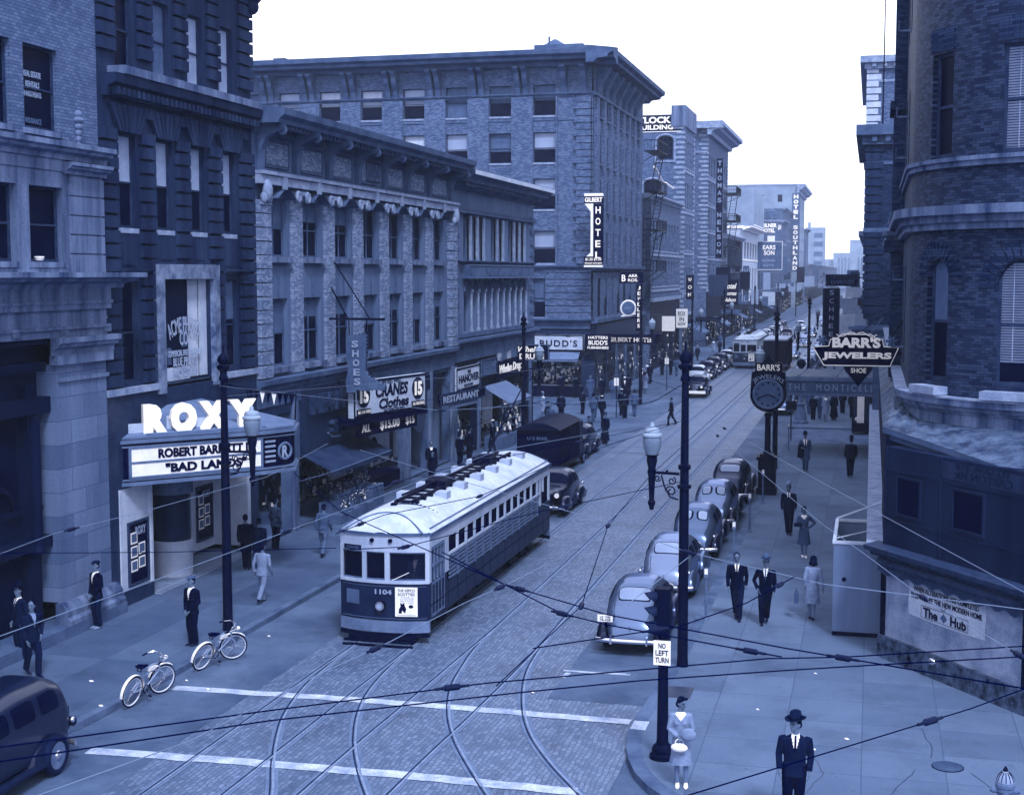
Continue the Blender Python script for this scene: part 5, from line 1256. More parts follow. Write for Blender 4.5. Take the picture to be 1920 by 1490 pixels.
wpart(mb, 'core', m_brickR2)
mb = MB(); mb.box(.44, .96, 40.3, 80, 0, 5.3)
wpart(mb, 'street_shopfront', m_dpanel)
# tin roof over the ground floor
edge = [(.33, 79.9, 5.6), (.33, 60, 5.6), (.33, 45, 5.6), (.33, 35.7, 5.6), (1.3, 34.25, 5.45), (2.3, 32.75, 5.28), (3.35, 31.1, 5.1), (4.5, 31.0, 5.1), (13, 31.0, 5.1)]
inner = []
for s in (0, 20, 35, S1 - .5, S1 + 1.4, S1 + 3.0, S1 + 4.6, S1 + 6.6, S1 + 14.9): q, t = rmap(s, .02); inner.append((q.x, q.y, 6.0 if s < S1 + 1 else 5.72))
mb = MB(); k = 8; rr_ = random.Random(9)
for i in range(len(edge) - 1):
    sub = 26 if i < 3 else 6
    for j in range(sub):
        A = Vector(edge[i]).lerp(Vector(edge[i + 1]), j / sub); B = Vector(edge[i]).lerp(Vector(edge[i + 1]), (j + 1) / sub); Cc = Vector(inner[i]).lerp(Vector(inner[i + 1]), j / sub); D = Vector(inner[i]).lerp(Vector(inner[i + 1]), (j + 1) / sub)
        bump = .025 * ((j % 2) * 2 - 1)
        m1_ = A.lerp(Cc, .5) + Vector((0, 0, .07 + bump)); m2_ = B.lerp(D, .5) + Vector((0, 0, .07 - bump))
        mb.add([A, B, m2_, m1_], [(0, 1, 2, 3)]); mb.add([m1_, m2_, D, Cc], [(0, 1, 2, 3)])
wpart(mb, 'tin_roof', m_metalroof)
def eband(mb, z0, z1, out, pts=edge, inn=.5, dz=True):
    P_ = [Vector(p[:2]) for p in pts]; o1 = offs([tuple(p) for p in P_], -out); o2 = offs([tuple(p) for p in P_], inn)
    for i in range(len(P_) - 1):
        za = pts[i][2] if dz else 0; zb_ = pts[i + 1][2] if dz else 0
        v = [(o1[i][0], o1[i][1], za + z0), (o1[i + 1][0], o1[i + 1][1], zb_ + z0), (o2[i + 1][0], o2[i + 1][1], zb_ + z0), (o2[i][0], o2[i][1], za + z0), (o1[i][0], o1[i][1], za + z1), (o1[i + 1][0], o1[i + 1][1], zb_ + z1), (o2[i + 1][0], o2[i + 1][1], zb_ + z1), (o2[i][0], o2[i][1], za + z1)]
        mb.add(v, [(0, 3, 2, 1), (4, 5, 6, 7), (0, 1, 5, 4), (1, 2, 6, 5), (2, 3, 7, 6), (3, 0, 4, 7)])
mb = MB(); eband(mb, -.14, -.01, .0); eband(mb, -.3, -.14, -.1); wpart(mb, 'eaves_moulding', m_trimG)
# chamfered ground floor wall
cA = Vector((.42, 35.0)); cB = Vector((3.32, 31.0)); cd = (cB - cA).normalized(); CL = (cB - cA).length; cang = math.atan2(cd.y, cd.x)
cor = thing('corner_shopfront', 'boarded corner shop with dark panels above blotchy plaster wall and marble base', 'shopfront', (cA.x, cA.y, 0), cang)
mb = MB(); mb.box(0, CL, 0, .6, 2.75, 5.2); mb.box(CL, CL + 6, -.0, .6, 0, 5.2) 
mb.box(0, CL, -.03, 0, 4.62, 4.70); mb.box(0, CL, -.03, 0, 3.42, 3.48)
for u in (.0, 1.95, 2.05, CL - .1): mb.box(u, u + .07, -.035, 0, 2.75, 5.2)
for u0, u1 in ((.45, 1.4), (2.5, 3.6)):
    mb.box(u0, u1, -.06, 0, 4.5, 4.56); mb.box(u0, u1, -.06, 0, 3.58, 3.64); mb.box(u0, u0 + .06, -.06, 0, 3.64, 4.5); mb.box(u1 - .06, u1, -.06, 0, 3.64, 4.5)
mb.build('dark_panels', mat('weathered_panel', .155, .7, .05, .9, bump=.2, streak=1), cor)
for a_, b_2 in ((.51, 1.34), (2.56, 3.54)): MB().box(a_, b_2, -.02, -.001, 3.64, 4.5).build('panel_pane', m_navy, cor)
fx = MB().box(1.98, CL, -.02, -.001, 4.72, 5.1).build('old_sign_strip', m_granite, cor)
letters('CARTON 90c', -1.9, .2, cor, (3.5, -.024, 4.86), m_iron2, .01, .02); letters('TO SAVE $10', -1.8, .18, cor, (3.5, -.024, 5.05), m_iron2, .01, .02)
mb = MB(); mb.extr([(.1, 2.5), (-.14, 2.5), (-.18, 2.6), (-.34, 2.64), (-.36, 2.75), (.1, 2.82)], -.35, CL + .3); mb.build('ledge', m_frame, cor)
mb = MB(); mb.tube([(0, -.12, 2.38), (CL, -.12, 2.38)], .11, 10); o = mb.build('awning_roll', m_canvas, cor, smooth=True)
mb = MB(); 
for i in range(22): mb.tube([(.1 + i * .22, -.12, 2.38), (.14 + i * .22, -.12, 2.38)], .115, 10)
mb.build('roll_stripes', m_granite, o)
mb = MB(); n = 40
for i in range(n):
    a0, a1 = i / n, (i + 1) / n; f = lambda u: 2.12 + .045 * math.sin(u * 2 * PI * 9)
    mb.add([(a0 * CL, -.16, 2.3), (a1 * CL, -.16, 2.3), (a1 * CL, -.19, f(a1)), (a0 * CL, -.19, f(a0))], [(0, 1, 2, 3)])
mb.build('valance', m_canvas, o)
mb = MB()
for i in range(n):
    a0, a1 = i / n, (i + 1) / n; mb.add([(a0 * CL, -.192, f(a0)), (a1 * CL, -.192, f(a1)), (a1 * CL, -.192, f(a1) + .02), (a0 * CL, -.192, f(a0) + .02)], [(0, 1, 2, 3)])
mb.build('valance_edge', m_framel, o)
MB().box(.12, CL, .0, .5, .55, 2.5).build('plaster_wall', m_plasterhub, cor)
MB().box(-.02, .12, -.05, .5, .5, 2.5).box(CL - .02, CL + .12, -.06, .5, .2, 2.6).build('door_posts', m_iron, cor)
MB().box(-.05, CL + .2, -.1, .6, 0, .55).build('marble_base', m_marbled, cor)
MB().ball((2.1, -.14, .42), (.12, .08, .09), 12, 8).build('brass_boss', m_chrome, cor, smooth=True)
ps = thing('cloth_notice', 'cloth notice about alterations and a new modern home, nailed to the blotchy plaster', 'notice', (cA.x, cA.y, 0), cang)
cl = MB(); n = 20; w0, w1 = 1.02, 3.72
for i in range(n):
    for j in range(6):
        P_ = []
        for a, b in ((i, j), (i + 1, j), (i + 1, j + 1), (i, j + 1)):
            u = w0 + (w1 - w0) * a / n; v = b / 6; z = 1.30 + .78 * v - .06 * math.sin(a / n * PI) * (1 - v) * .5; P_.append((u, -.012 - .008 * math.sin(a * 1.9 + b), z))
        cl.add(P_, [(0, 1, 2, 3)])
cl.build('cloth', m_cream, ps, smooth=60)
for s_, u, z, w, h, b_ in (('WHEN ALTERATIONS ARE COMPLETED', 2.36, 1.97, 2.3, .13, .02), ('THIS WILL BE THE NEW MODERN HOME', 2.36, 1.79, 2.5, .13, .02), ('OF', 2.3, 1.67, .18, .07, .02), ('The', 1.84, 1.47, .52, .23, .03), ('Hub', 2.82, 1.47, .54, .23, .03)): letters(s_, w, h, ps, (u, -.024, z), m_blackl, .004, b_)
MB().plate([(2.32, 1.36), (2.44, 1.47), (2.32, 1.58), (2.2, 1.47)], -.03, -.024).build('diamond_mark', m_blindm, ps)
fr_ = MB()
for (a, b, c, d) in ((1.5, 3.16, 1.33, 1.34), (1.5, 3.16, 1.61, 1.62)): fr_.box(a, b, -.028, -.024, c, d)
for a in (1.5, 3.15): fr_.box(a, a + .01, -.028, -.024, 1.34, 1.61)
fr_.build('ruled_box', m_frame, ps)
# lower ledge running on along the street side
o = MB(); o.box(.0, .44, 35.3, 80, 2.62, 2.76); wpart(o, 'street_ledge', m_stonel)
o = MB(); o.box(.40, .96, 35.6, 40.3, 0, 5.4); wpart(o, 'street_wall', m_dpanel)
o = MB(); o.box(.12, .44, 70.2, 70.9, 0, 5.4); wpart(o, 'shop_pier', m_trimG)
# workmen's plywood box on the pavement
hb = thing('plywood_box', 'tall plywood enclosure open at the top beside the corner shop', 'hoarding', (-.82, 36.7, 0), 0)
mb = MB(); mb.box(0, 1.2, 0, .04, .02, 2.42); mb.box(0, .04, .041, 3.4, .02, 2.42); mb.box(.041, 1.2, 3.36, 3.4, .02, 2.42); mb.build('panels', mat('plywood', .46, .8, .05, 1.0, streak=1), hb)
mb = MB(); mb.box(-.03, 1.2, -.03, .05, 2.425, 2.5); mb.box(-.03, .06, .051, 3.4, 2.425, 2.5); mb.box(.07, 1.2, 3.32, 3.4, 2.425, 2.5); mb.tube([(0, 3.38, 2.5), (1.2, 3.38, 3.0)], .03); mb.tube([(.02, .3, 2.5), (1.2, 1.8, 2.56)], .02); mb.build('rails', m_cream, hb)
MB().box(0, 1.2, -.02, -.001, .02, .12).build('skirting', m_iron, hb); MB().tube([(.28, -.02, 1.5), (.28, .0, 1.5)], .055, 12).build('hole', m_black, hb)
tag(MB().add([(.0, 0, .0), (.9, 0, .0), (.95, .4, .02), (.5, .75, .02), (.05, .5, .0)], [(0, 1, 2, 3, 4)]).build('canvas_flap', m_canvas, None, loc=(-.0, 36.0, 2.5), rot=(.3, 0, 0)), 'torn canvas flap hanging at the shop corner over the plywood box', 'canvas')

# ================================================================== RIGHT 2 and beyond (street side faces -x)
def right_block(name, label, x, ya, yb, ztop, wallm, trimm, floors, cor=(.6, .8), end=True, quoin=None, depth=18, seed=1, shop=4.8):
    L = yb - ya; rt = thing(name, label, 'building', (x, ya, 0), 0)
    mb = MB(); mb.box(0, depth, 0, L, shop, ztop); mb.box(.3, depth, .05, L, 0, shop); part(mb, 'wall', wallm, rt)
    mb = MB()
    if cor:
        mb.box(-cor[0] * .45, depth, -cor[0] * .45, L, ztop - cor[1] * 1.1, ztop - cor[1] * .6); mb.box(-cor[0], depth, -cor[0], L, ztop - cor[1] * .6, ztop - .04); mb.box(-cor[0] * .1, depth, -cor[0] * .1, L, ztop - cor[1] * 2.2, ztop - cor[1] * 2)
        k = 0
        while k < 12: mb.box(.3 + k * .8, .6 + k * .8, -cor[0] * .8, -cor[0] * .44, ztop - cor[1] * .95, ztop - cor[1] * .62); k += 1
    for z0, z1 in floors: mb.box(-.12, depth, -.1, L, z0 - .5, z0 - .25)
    part(mb, 'cornice', trimm, rt)
    for z0, z1 in floors:
        for i in range(min(8, int(L / 3))):
            w = window(rt, 0, 0, 1.3, z1 - z0, 0, fw=.09); w.location = (-.05, 1.2 + i * 3 + 1.3, z0); w.rotation_euler = (0, 0, -L90)
    if quoin:
        mb = MB()
        for i in range(int((ztop - shop - 1) / .52)): w_ = 1.0 if i % 2 else .8; mb.box(-.09, w_, -.09, .8, shop + .3 + i * .52, shop + .72 + i * .52)
        part(mb, 'quoins', quoin, rt)
    part(MB().box(-.04, .3, .2, L, .4, 3.2), 'shop_glass', m_glassm, rt)
    return rt
right_block('quoined_brick_building', 'dark brick building with rusticated corner and heavy cornice across the alley', -.5, 89, 111, 18.4, m_brickR2, m_trimG, [(12.4, 15.2)], (.65, 1.1), quoin=m_rust, depth=14, shop=6.6)
b_ = right_block('dark_shop_base', 'low dark shop projecting at the foot of the quoined brick building', -1.0, 88, 88.9, 6.2, m_trimG, m_trimG, [], (.35, .4), depth=10, shop=3.0); b_['label'] = 'low grey shopfront projecting at the foot of the quoined brick building'
b3_ = right_block('pale_quoined_building', 'taller brick building with bright white quoins and a flagpole in front', -.66, 112, 140, 25.9, m_brickG, m_stonel, [(19, 21)], (.6, .9), quoin=m_cream, depth=14, shop=16)
right_block('right_shop_row', 'row of shop buildings running on down the right side of the street', -.6, 141, 330, 13.5, m_brickG, m_stonel, [(6.5, 9)], (.8, .8), depth=18, seed=5)
right_block('right_distant_row', 'distant pale row closing the right side of the street', -.6, 331, 860, 14, m_stones, m_stonel, [(6.5, 9)], (.8, .8), depth=18, seed=6)
fp = thing('flagpole', 'tall thin flagpole topped by a ball on the roof across the alley', 'flagpole', (.45, 100, 18.4), 0)
MB().tube([(0, 0, 0), (0, 0, 9.4)], [.06, .035]).build('mast', m_iron, fp); MB().ball((0, 0, 9.5), .12, 10, 6).build('ball_finial', m_iron, fp)
MB().box(-.4, .02, 0, .2, 12.2, 12.4) 
# Monticello canopy
cn = thing('hotel_canopy', 'long flat hotel canopy over the right pavement lettered the monticello', 'canopy', (-4.3, 73.2, 0), 0)
MB().box(0, 5.2, 0, 6.2, 3.25, 3.86).build('canopy_box', m_trimG, cn); MB().box(-.08, 5.2, -.08, 6.2, 3.88, 4.06).box(-.06, 5.2, -.06, 6.2, 3.13, 3.24).build('canopy_rim', m_framel, cn)
MB().box(.05, 5.1, .1, 6.1, 4.062, 4.09).build('canopy_top', m_metalroof, cn)
letters('THE  MONTICELLO', 4.7, .34, cn, (2.55, -.005, 3.56), m_blind, .02, .0, spacing=1.5)
for x in (.6, 2.6): MB().tube([(x, .2, 4.05), (4.9, .4, 7.2)], .025).build('tie_rod', m_framel, cn)
# Barr's jewelers sign
bj = thing('jewelers_sign', "black scroll topped neon sign reading barr's jewelers hung out over the right pavement", 'sign', (-.45, 46, 6.95), 0)
prf = [(-1.0, -.5), (1.05, -.5), (1.3, .08), (1.22, .1), (.85, .12), (.8, .34), (.62, .36), (.45, .5), (-.45, .5), (-.62, .36), (-.8, .34), (-.86, .12), (-1.22, .1), (-1.35, .08)]
MB().plate(prf, 0, .28).build('board', m_navy, bj)
nb_ = MB(); P3 = [(x, -.03, z) for x, z in prf]; nb_.tube(P3 + [P3[0]], .018, 6)
for s_ in (-1, 1): nb_.tube([(s_ * (.0 + .09 * i), -.03, .5 + .07 * math.sin(i * .9)) for i in range(8)], .014, 6)
nb_.build('neon_outline', m_neon, bj)
letters("BARR'S", 1.5, .34, bj, (0, -.005, .24), m_neon, .04, .05); letters('JEWELERS', 2.15, .26, bj, (.02, -.005, -.2), m_neon, .04, .05)
for s_ in (-1, 1):
    fl = MB(); fl.ball((s_ * 1.08, .0, .3), (.1, .05, .1), 8, 6)
    for i in range(6): fl.ball((s_ * 1.08 + .13 * math.cos(i * 1.05), .0, .3 + .13 * math.sin(i * 1.05)), (.05, .03, .05), 6, 4)
    fl.build('metal_flower', m_blindm, bj)
MB().tube([(1.0, .14, .3), (1.45, .3, 1.0)], .03).tube([(1.0, .14, -.1), (1.45, .14, -.1)], .04).tube([(0, .14, .5), (1.4, .3, 1.5)], .015).build('bracket', m_iron, bj)
sh = thing('shoe_sign', 'heart shaped dark shoe shop sign hanging just below the jewelers sign', 'sign', (-.48, 60, 5.45), 0)
pts = [(math.cos(a) * .68, math.sin(a) * .5 + .25) for a in [PI * i / 14 for i in range(15)]] + [(-.55, -.1), (0, -.78), (.55, -.1)]
MB().plate(pts, 0, .25).build('board', m_navy, sh); MB().tube([(p[0], -.02, p[1]) for p in pts + [pts[0]]], .02).build('rim', m_blindm, sh)
letters('Heathton', .95, .3, sh, (0, -.01, .3), m_blind, .02, .01, shear=.3); letters('SHOE', .62, .2, sh, (0, -.01, -.1), m_neon, .02, .02); MB().box(-.45, .45, -.03, -.005, .08, .11).build('underline', m_blind, sh)
MB().tube([(.4, .1, .6), (.8, .1, .8)], .03).build('bracket', m_iron, sh)
dm = thing('diamonds_sign', 'dark tall stepped sign: diamonds across the top, schneer down the side', 'sign', (-2.0, 95, 8.9), 0)
MB().box(-1.0, 1.05, 0, .25, -.35, .42).box(-1.15, -.05, 0, .25, -4.5, -.5).build('board', m_iron2, dm)
MB().box(-.75, .95, -.02, -.001, -.28, .1).build('name_band', m_navy, dm); letters('DIAMONDS', 1.5, .25, dm, (.1, -.022, -.08), m_blindm, .01, .01)
for i, ch in enumerate('SCHNEER'):
    z = -.78 - i * .55; MB().box(-1.05, -.15, -.02, -.001, z - .24, z + .24).build('letter_box', m_navy, dm); letters(ch, .28, .3, dm, (-.58, -.022, z), m_blind, .015, .0)
MB().tube([(1.05, .1, .2), (1.4, .1, .2)], .04).build('bracket', m_iron, dm)
wc = thing('shop_window_case', 'bright shop window case beneath the canopy at the right building line', 'display window', (-1.0, 84.5, 0), 0)
MB().box(0, 1.6, 0, 1.2, .05, .55).build('base', m_navy, wc); MB().box(.0, .06, 0, .06, .55, 2.3).box(1.5, 1.56, 0, .06, .55, 2.3).box(0, 1.56, 0, 1.2, 2.3, 2.6).build('case_frame', m_iron, wc); MB().box(.3, .7, .05, .1, .6, 2.25).build('price_banner', m_white, wc); MB().box(.05, 1.5, .2, .25, .55, 2.3).build('backing', m_granite, wc); wares(wc, .1, 1.4, .12, .6, 22, 30, 2.0, .5)
# ================================================================== lamp posts
m_globe = mat('opal_globe', .50, .35, .03, 3, spec=.2, grey=.6)
m_capw = mat('lamp_cap_white', .66, .5, .03, grey=.5)
def lamp_post(label, x, y, side, top=7.55, lz=4.65, base=True):
    """side = +1 arm towards +x, -1 towards -x"""
    t = thing('street_lamp', label, 'street lamp', (x, y, 0), 0, 'street lamps along the kerbs')
    mb = MB(); mb._lathe([(.14, 0), (.128, .25), (.112, lz - .35), (.165, lz - .33), (.165, lz - .26), (.106, lz - .24), (.104, lz + .1), (.15, lz + .12), (.15, lz + .22), (.098, lz + .24), (.085, top - .7), (.12, top - .68), (.12, top - .6), (.09, top - .55), (.09, top - .42)], (0, 0, 0), 14, 0)
    mb.build('pole', m_iron, t, smooth=35)
    MB()._lathe([(.13, top - .42), (.17, top - .36), (.17, top - .3), (.1, top - .26), (.16, top - .16), (.13, top - .05), (.04, top + .03), (.015, top + .25)], (0, 0, 0), 12, 0).build('finial', m_iron, t, smooth=45)
    s = side; a = MB(); a.tube([(s * .12, 0, lz), (s * .78, 0, lz + .02)], .035)
    a.ball((s * .42, 0, lz + .06), .035, 8, 5)
    for cx, cz, r0, n_, ph in ((.32, lz - .42, .13, 1.4, 0), (.3, lz - .17, .10, 1.2, 2), (.64, lz - .12, .08, 1.3, 3.4)):
        a.tube([(s * (cx + r0 * (1 - i / 26) * math.cos(ph + i * .42)), 0, cz + r0 * (1 - i / 26) * math.sin(ph + i * .42)) for i in range(int(20 * 1))], .016, 6)
    a.tube([(s * .55, 0, lz - .04), (s * .48, 0, lz - .3), (s * .34, 0, lz - .56), (s * .14, 0, lz - .62)], .02, 6)
    a.build('bracket', m_iron, t)
    L = MB()._lathe([(.05, lz - .88), (.06, lz - .8), (.09, lz - .74), (.09, lz - .68), (.06, lz - .64), (.09, lz - .05), (.11, lz + .02), (.09, lz + .12), (.13, lz + .3), (.12, lz + .4), (.17, lz + .44)], (s * .78, 0, 0), 14, 0); lo = L.build('lamp', m_iron, t, smooth=35)
    MB()._lathe([(.15, lz + .45), (.2, lz + .6), (.225, lz + .78), (.21, lz + .9), (.15, lz + .93)], (s * .78, 0, 0), 18, 0).build('globe', m_globe, lo, smooth=60)
    MB()._lathe([(.24, lz + .88), (.245, lz + .93), (.19, lz + .97), (.2, lz + 1.0), (.17, lz + 1.07), (.06, lz + 1.1), (.05, lz + 1.18), (.02, lz + 1.22)], (s * .78, 0, 0), 16, 0).build('lamp_cap', m_capw, lo, smooth=50)
    return t
lA = lamp_post('tall iron lamp post with scroll bracket in front of the nearest parked car', -4.22, 32.87, -1)
lB = lamp_post('iron lamp post with scroll bracket standing before the theatre marquee', -16.32, 33.3, 1, top=7.3, lz=4.75)
for i, (y, lb) in enumerate([(65.9, 'lamp post in front of the college building, by the drug store sign'), (99.4, 'lamp post at the far left street corner before the brick hotel'), (129, 'lamp post beside the fire escapes of the brick hotel'), (158, 'lamp post near the painted wall building on the left'), (200, 'lamp post by the zigzag fire escape on the left'), (250, 'distant lamp post by the white fronted building'), (310, 'farthest lamp post on the left kerb')]):
    dup(lB, (-16.35 if y < 90 else -16.0, y, 0), 0, lb, scale=1.0 if y < 90 else 1.04)
for i, (y, lb) in enumerate([(68.05, 'lamp post directly behind the street clock'), (104, 'lamp post on the right kerb across the alley'), (142, 'lamp post on the right kerb just left of the schneer sign'), (190, 'distant lamp post on the right kerb'), (250, 'farthest lamp post on the right kerb')]):
    dup(lA, (-4.38, y, 0), 0, lb)
pd_ = thing('lamp_pedestal', 'squat bell footed lamp pedestal on the kerb across the alley', 'lamp pedestal', (-4.2, 89.3, 0), 0)
MB()._lathe([(.5, 0), (.5, .12), (.4, .2), (.36, .5), (.25, .9), (.22, 1.1), (.28, 1.15), (.28, 1.25), (.14, 1.3), (.12, 3.2)], (0, 0, 0), 14, 0).build('pedestal', m_framel, pd_, smooth=35); MB().box(-.14, .14, -.14, .14, 3.2, 3.5).ball((0, 0, 3.75), .3, 12, 8).build('globe', m_iron, pd_)
for x, y, lb in ((-19.9, 89.6, 'slim post with a small white tag near the left corner'), (-15.9, 112, 'thin post on the far left kerb near the walking men')):
    t = thing('sign_post', lb, 'post', (x + 3.9 if y < 100 else x, y, 0)); MB().tube([(0, 0, 0), (0, 0, 2.6)], .035).build('post', m_iron2, t); MB().box(-.16, .16, -.03, .0, 2.1, 2.6).build('plate', m_white, t)
t = thing('stop_post', 'small dark square sign on a post at the alley corner kerb', 'road sign', (-4.25, 79.5, 0)); MB().tube([(0, 0, 0), (0, 0, 1.9)], .04).build('post', m_frame, t); MB().box(-.3, .3, -.03, .0, 1.75, 2.25).build('plate', m_dpanel, t)

# signal with its sign
sg = thing('traffic_signal', 'traffic signal with three hooded lamps on a fluted post at the near corner', 'traffic signal', (-3.76, 26.4, 0))
MB()._lathe([(.25, 0), (.25, .07), (.2, .12), (.21, .18), (.18, .25), (.125, .3), (.115, .36), (.09, 2.35), (.12, 2.38), (.12, 2.45)], (0, 0, 0), 18, 0).build('post', m_iron, sg, smooth=35)
hd = MB().box(-.17, .13, -.13, .15, 2.46, 3.36).build('signal_head', m_iron, sg)
for i in range(3):
    z = 2.62 + i * .29; MB().tube([(-.17, 0, z), (-.19, 0, z)], .10, 14).build('lens', m_glass, hd)
    v = MB(); n = 14
    for j in range(n):
        a0 = PI * (-.12 + 1.24 * j / n); a1 = PI * (-.12 + 1.24 * (j + 1) / n); R_ = .118
        L0 = .22; v.add([(-.17, R_ * math.cos(a0), z + R_ * math.sin(a0)), (-.17, R_ * math.cos(a1), z + R_ * math.sin(a1)), (-.17 - L0 * (.55 + .45 * math.sin(a1)), R_ * math.cos(a1), z + R_ * math.sin(a1) - .03), (-.17 - L0 * (.55 + .45 * math.sin(a0)), R_ * math.cos(a0), z + R_ * math.sin(a0) - .03)], [(0, 1, 2, 3)])
        v.add([(-.17, (R_ - .01) * math.cos(a0), z + (R_ - .01) * math.sin(a0)), (-.17 - L0 * (.55 + .45 * math.sin(a0)), (R_ - .01) * math.cos(a0), z + (R_ - .01) * math.sin(a0) - .03), (-.17 - L0 * (.55 + .45 * math.sin(a1)), (R_ - .01) * math.cos(a1), z + (R_ - .01) * math.sin(a1) - .03), (-.17, (R_ - .01) * math.cos(a1), z + (R_ - .01) * math.sin(a1))], [(0, 1, 2, 3)])
    v.build('visor', m_iron2, hd, rot=(0, 0, math.radians(28)), loc=(0, .0, 0))
ns = sign('no_left_turn_sign', 'white plate reading no left turn fixed to the signal post', (-3.76, 26.22, 2.13), 0, .33, .48, .012, m_white, [('NO', 0, .14, .14, .105, m_blackl, dict(d=.004)), ('LEFT', 0, 0, .25, .105, m_blackl, dict(d=.004)), ('TURN', 0, -.14, .26, .105, m_blackl, dict(d=.004))], cat='road sign')
MB().box(-.02, .02, .012, .08, -.2, .2).build('clip', m_iron, ns)
# parking meters
def meter(x, y, lb):
    t = thing('parking_meter', lb, 'parking meter', (x, y, 0), 0, 'parking meters along the right kerb')
    MB()._lathe([(.10, 0), (.10, .03), (.035, .07), (.03, 1.15)], (0, 0, 0), 10, 0).build('post', m_framel, t, smooth=40)
    h = MB(); h.box(-.065, .065, -.05, .05, 1.15, 1.36); h.tube([(0, -.05, 1.36), (0, .05, 1.36)], .065, 12); h.build('meter_head', m_framel, t); MB().box(-.045, .045, -.054, -.05, 1.25, 1.4).build('dial', m_white, t); return t
pm = meter(-4.2, 37.6, 'parking meter nearest the camera, beside the second parked car')
for y, lb in ((45.0, 'parking meter beside the third parked car'), (51.0, 'parking meter beside the fourth parked car'), (57.4, 'parking meter in front of the street clock base'), (75.5, 'parking meter beyond the street clock')):
    dup(pm, (-4.15, y, 0), 0, lb)
# hydrant
hy = thing('fire_hydrant', 'fire hydrant with a ribbed pale cap at the bottom right corner', 'fire hydrant', (2.43, 25.0, 0))
MB()._lathe([(.17, 0), (.17, .05), (.13, .08), (.12, .42), (.15, .44), (.15, .5), (.165, .52), (.165, .57), (.14, .6)], (0, 0, 0), 18, 0).build('barrel', m_framel, hy, smooth=35)
MB()._lathe([(.15, .6), (.15, .63), (.12, .7), (.07, .76), (.035, .79)], (0, 0, 0), 18, 0).build('cap', m_blind, hy, smooth=45)
rb_ = MB()
for i in range(12): a = i * PI / 6; rb_.tube([(.152 * math.cos(a), .152 * math.sin(a), .62), (.12 * math.cos(a), .12 * math.sin(a), .71), (.06 * math.cos(a), .06 * math.sin(a), .78)], .008, 5)
rb_.build('cap_ribs', m_iron2, hy); MB()._lathe([(.04, .79), (.045, .82), (.02, .86), (.01, .88)], (0, 0, 0), 6, 0).build('nut', m_iron, hy)
MB().tube([(-.22, 0, .45), (.22, 0, .45)], .06, 12).tube([(-.25, 0, .45), (-.21, 0, .45)], .045, 6).tube([(.21, 0, .45), (.25, 0, .45)], .045, 6).tube([(0, -.22, .38), (0, 0, .38)], .075, 12).build('nozzles', m_framel, hy)
mh = MB(); mh.disc((0, 0, 0), .3, 'z', .012, 32); o = tag(mh.build('manhole_cover', m_iron2, None, loc=(1.6, 27.25, .006)), 'round ribbed manhole cover set in the near right pavement', 'manhole cover')
g_ = MB()
for i in range(-6, 7):
    L_ = math.sqrt(max(0, .28 ** 2 - (i * .042) ** 2)); g_.box(-L_, L_, i * .042 - .009, i * .042 + .009, .006, .012)
g_.build('cover_ribs', m_trimG, o)
tag(MB().box(-.28, .3, -.42, .42, 0, .006).build('pavement_hatch', m_dpanel if False else m_granite, None, loc=(-4.02, 30.75, .002)), 'dark rectangular hatch in the pavement behind the signal post', 'hatch')
# street clock
ck = thing('street_clock', "dark street clock with barr's jewelers lettered over its round face", 'street clock', (-4.18, 60.1, 0))
c = MB(); c.box(-.42, .42, -.42, .42, 0, .3); c.box(-.36, .36, -.36, .36, .3, 1.5); c.box(-.43, .43, -.43, .43, 1.5, 1.62); c.box(-.3, .3, -.3, .3, 1.62, 1.72)
for z in (.45, .8, 1.15): c.box(-.26, .26, -.39, -.36, z, z + .05)
c.box(-.28, -.24, -.39, -.36, .42, 1.38); c.box(.24, .28, -.39, -.36, .42, 1.38); c.build('base', m_iron, ck)
MB()._lathe([(.2, 1.72), (.15, 1.85), (.13, 1.95), (.12, 3.3), (.16, 3.34), (.16, 3.42), (.1, 3.48)], (0, 0, 0), 14, 0).build('column', m_iron, ck, smooth=35)
hc = MB(); pf = [(math.cos(a) * .76, 4.28 + math.sin(a) * .76) for a in [PI * 1.03 + PI * .94 * i / 20 for i in range(21)]] + [(.70, 5.2), (.56, 5.25), (.56, 5.62), (-.56, 5.62), (-.56, 5.25), (-.70, 5.2)]
hc.plate(pf, -.16, .16); hc.plate([(-.3, 5.62), (.3, 5.62), (.12, 5.78), (0, 6.0), (-.12, 5.78)], -.08, .08); h = hc.build('clock_case', m_iron, ck)
MB().torus((0, -.17, 4.28), .6, .05, 'y', 36, 8).build('bezel', m_framel, ck, smooth=True)
MB().tube([(0, -.175, 4.28), (0, -.15, 4.28)], .58, 32).build('clock_face', m_trimG, ck)
hn_ = MB(); hn_.tube([(0, -.19, 4.28), (-.42, -.19, 4.12)], .022); hn_.tube([(0, -.19, 4.28), (.3, -.19, 4.14)], .026); hn_.build('hands', m_black, ck)
tk = MB()
for i in range(12): a = i * PI / 6; tk.box(.47 * math.cos(a) - .03, .47 * math.cos(a) + .03, -.182, -.176, 4.28 + .47 * math.sin(a) - .045, 4.28 + .47 * math.sin(a) + .045)
tk.build('hour_marks', m_iron, ck)
letters("BARR'S", .95, .27, ck, (0, -.165, 5.42), m_neon, .015, .015); letters('JEWELERS', 1.35, .22, ck, (0, -.165, 5.02), m_blind, .015, .0, arc=.95)

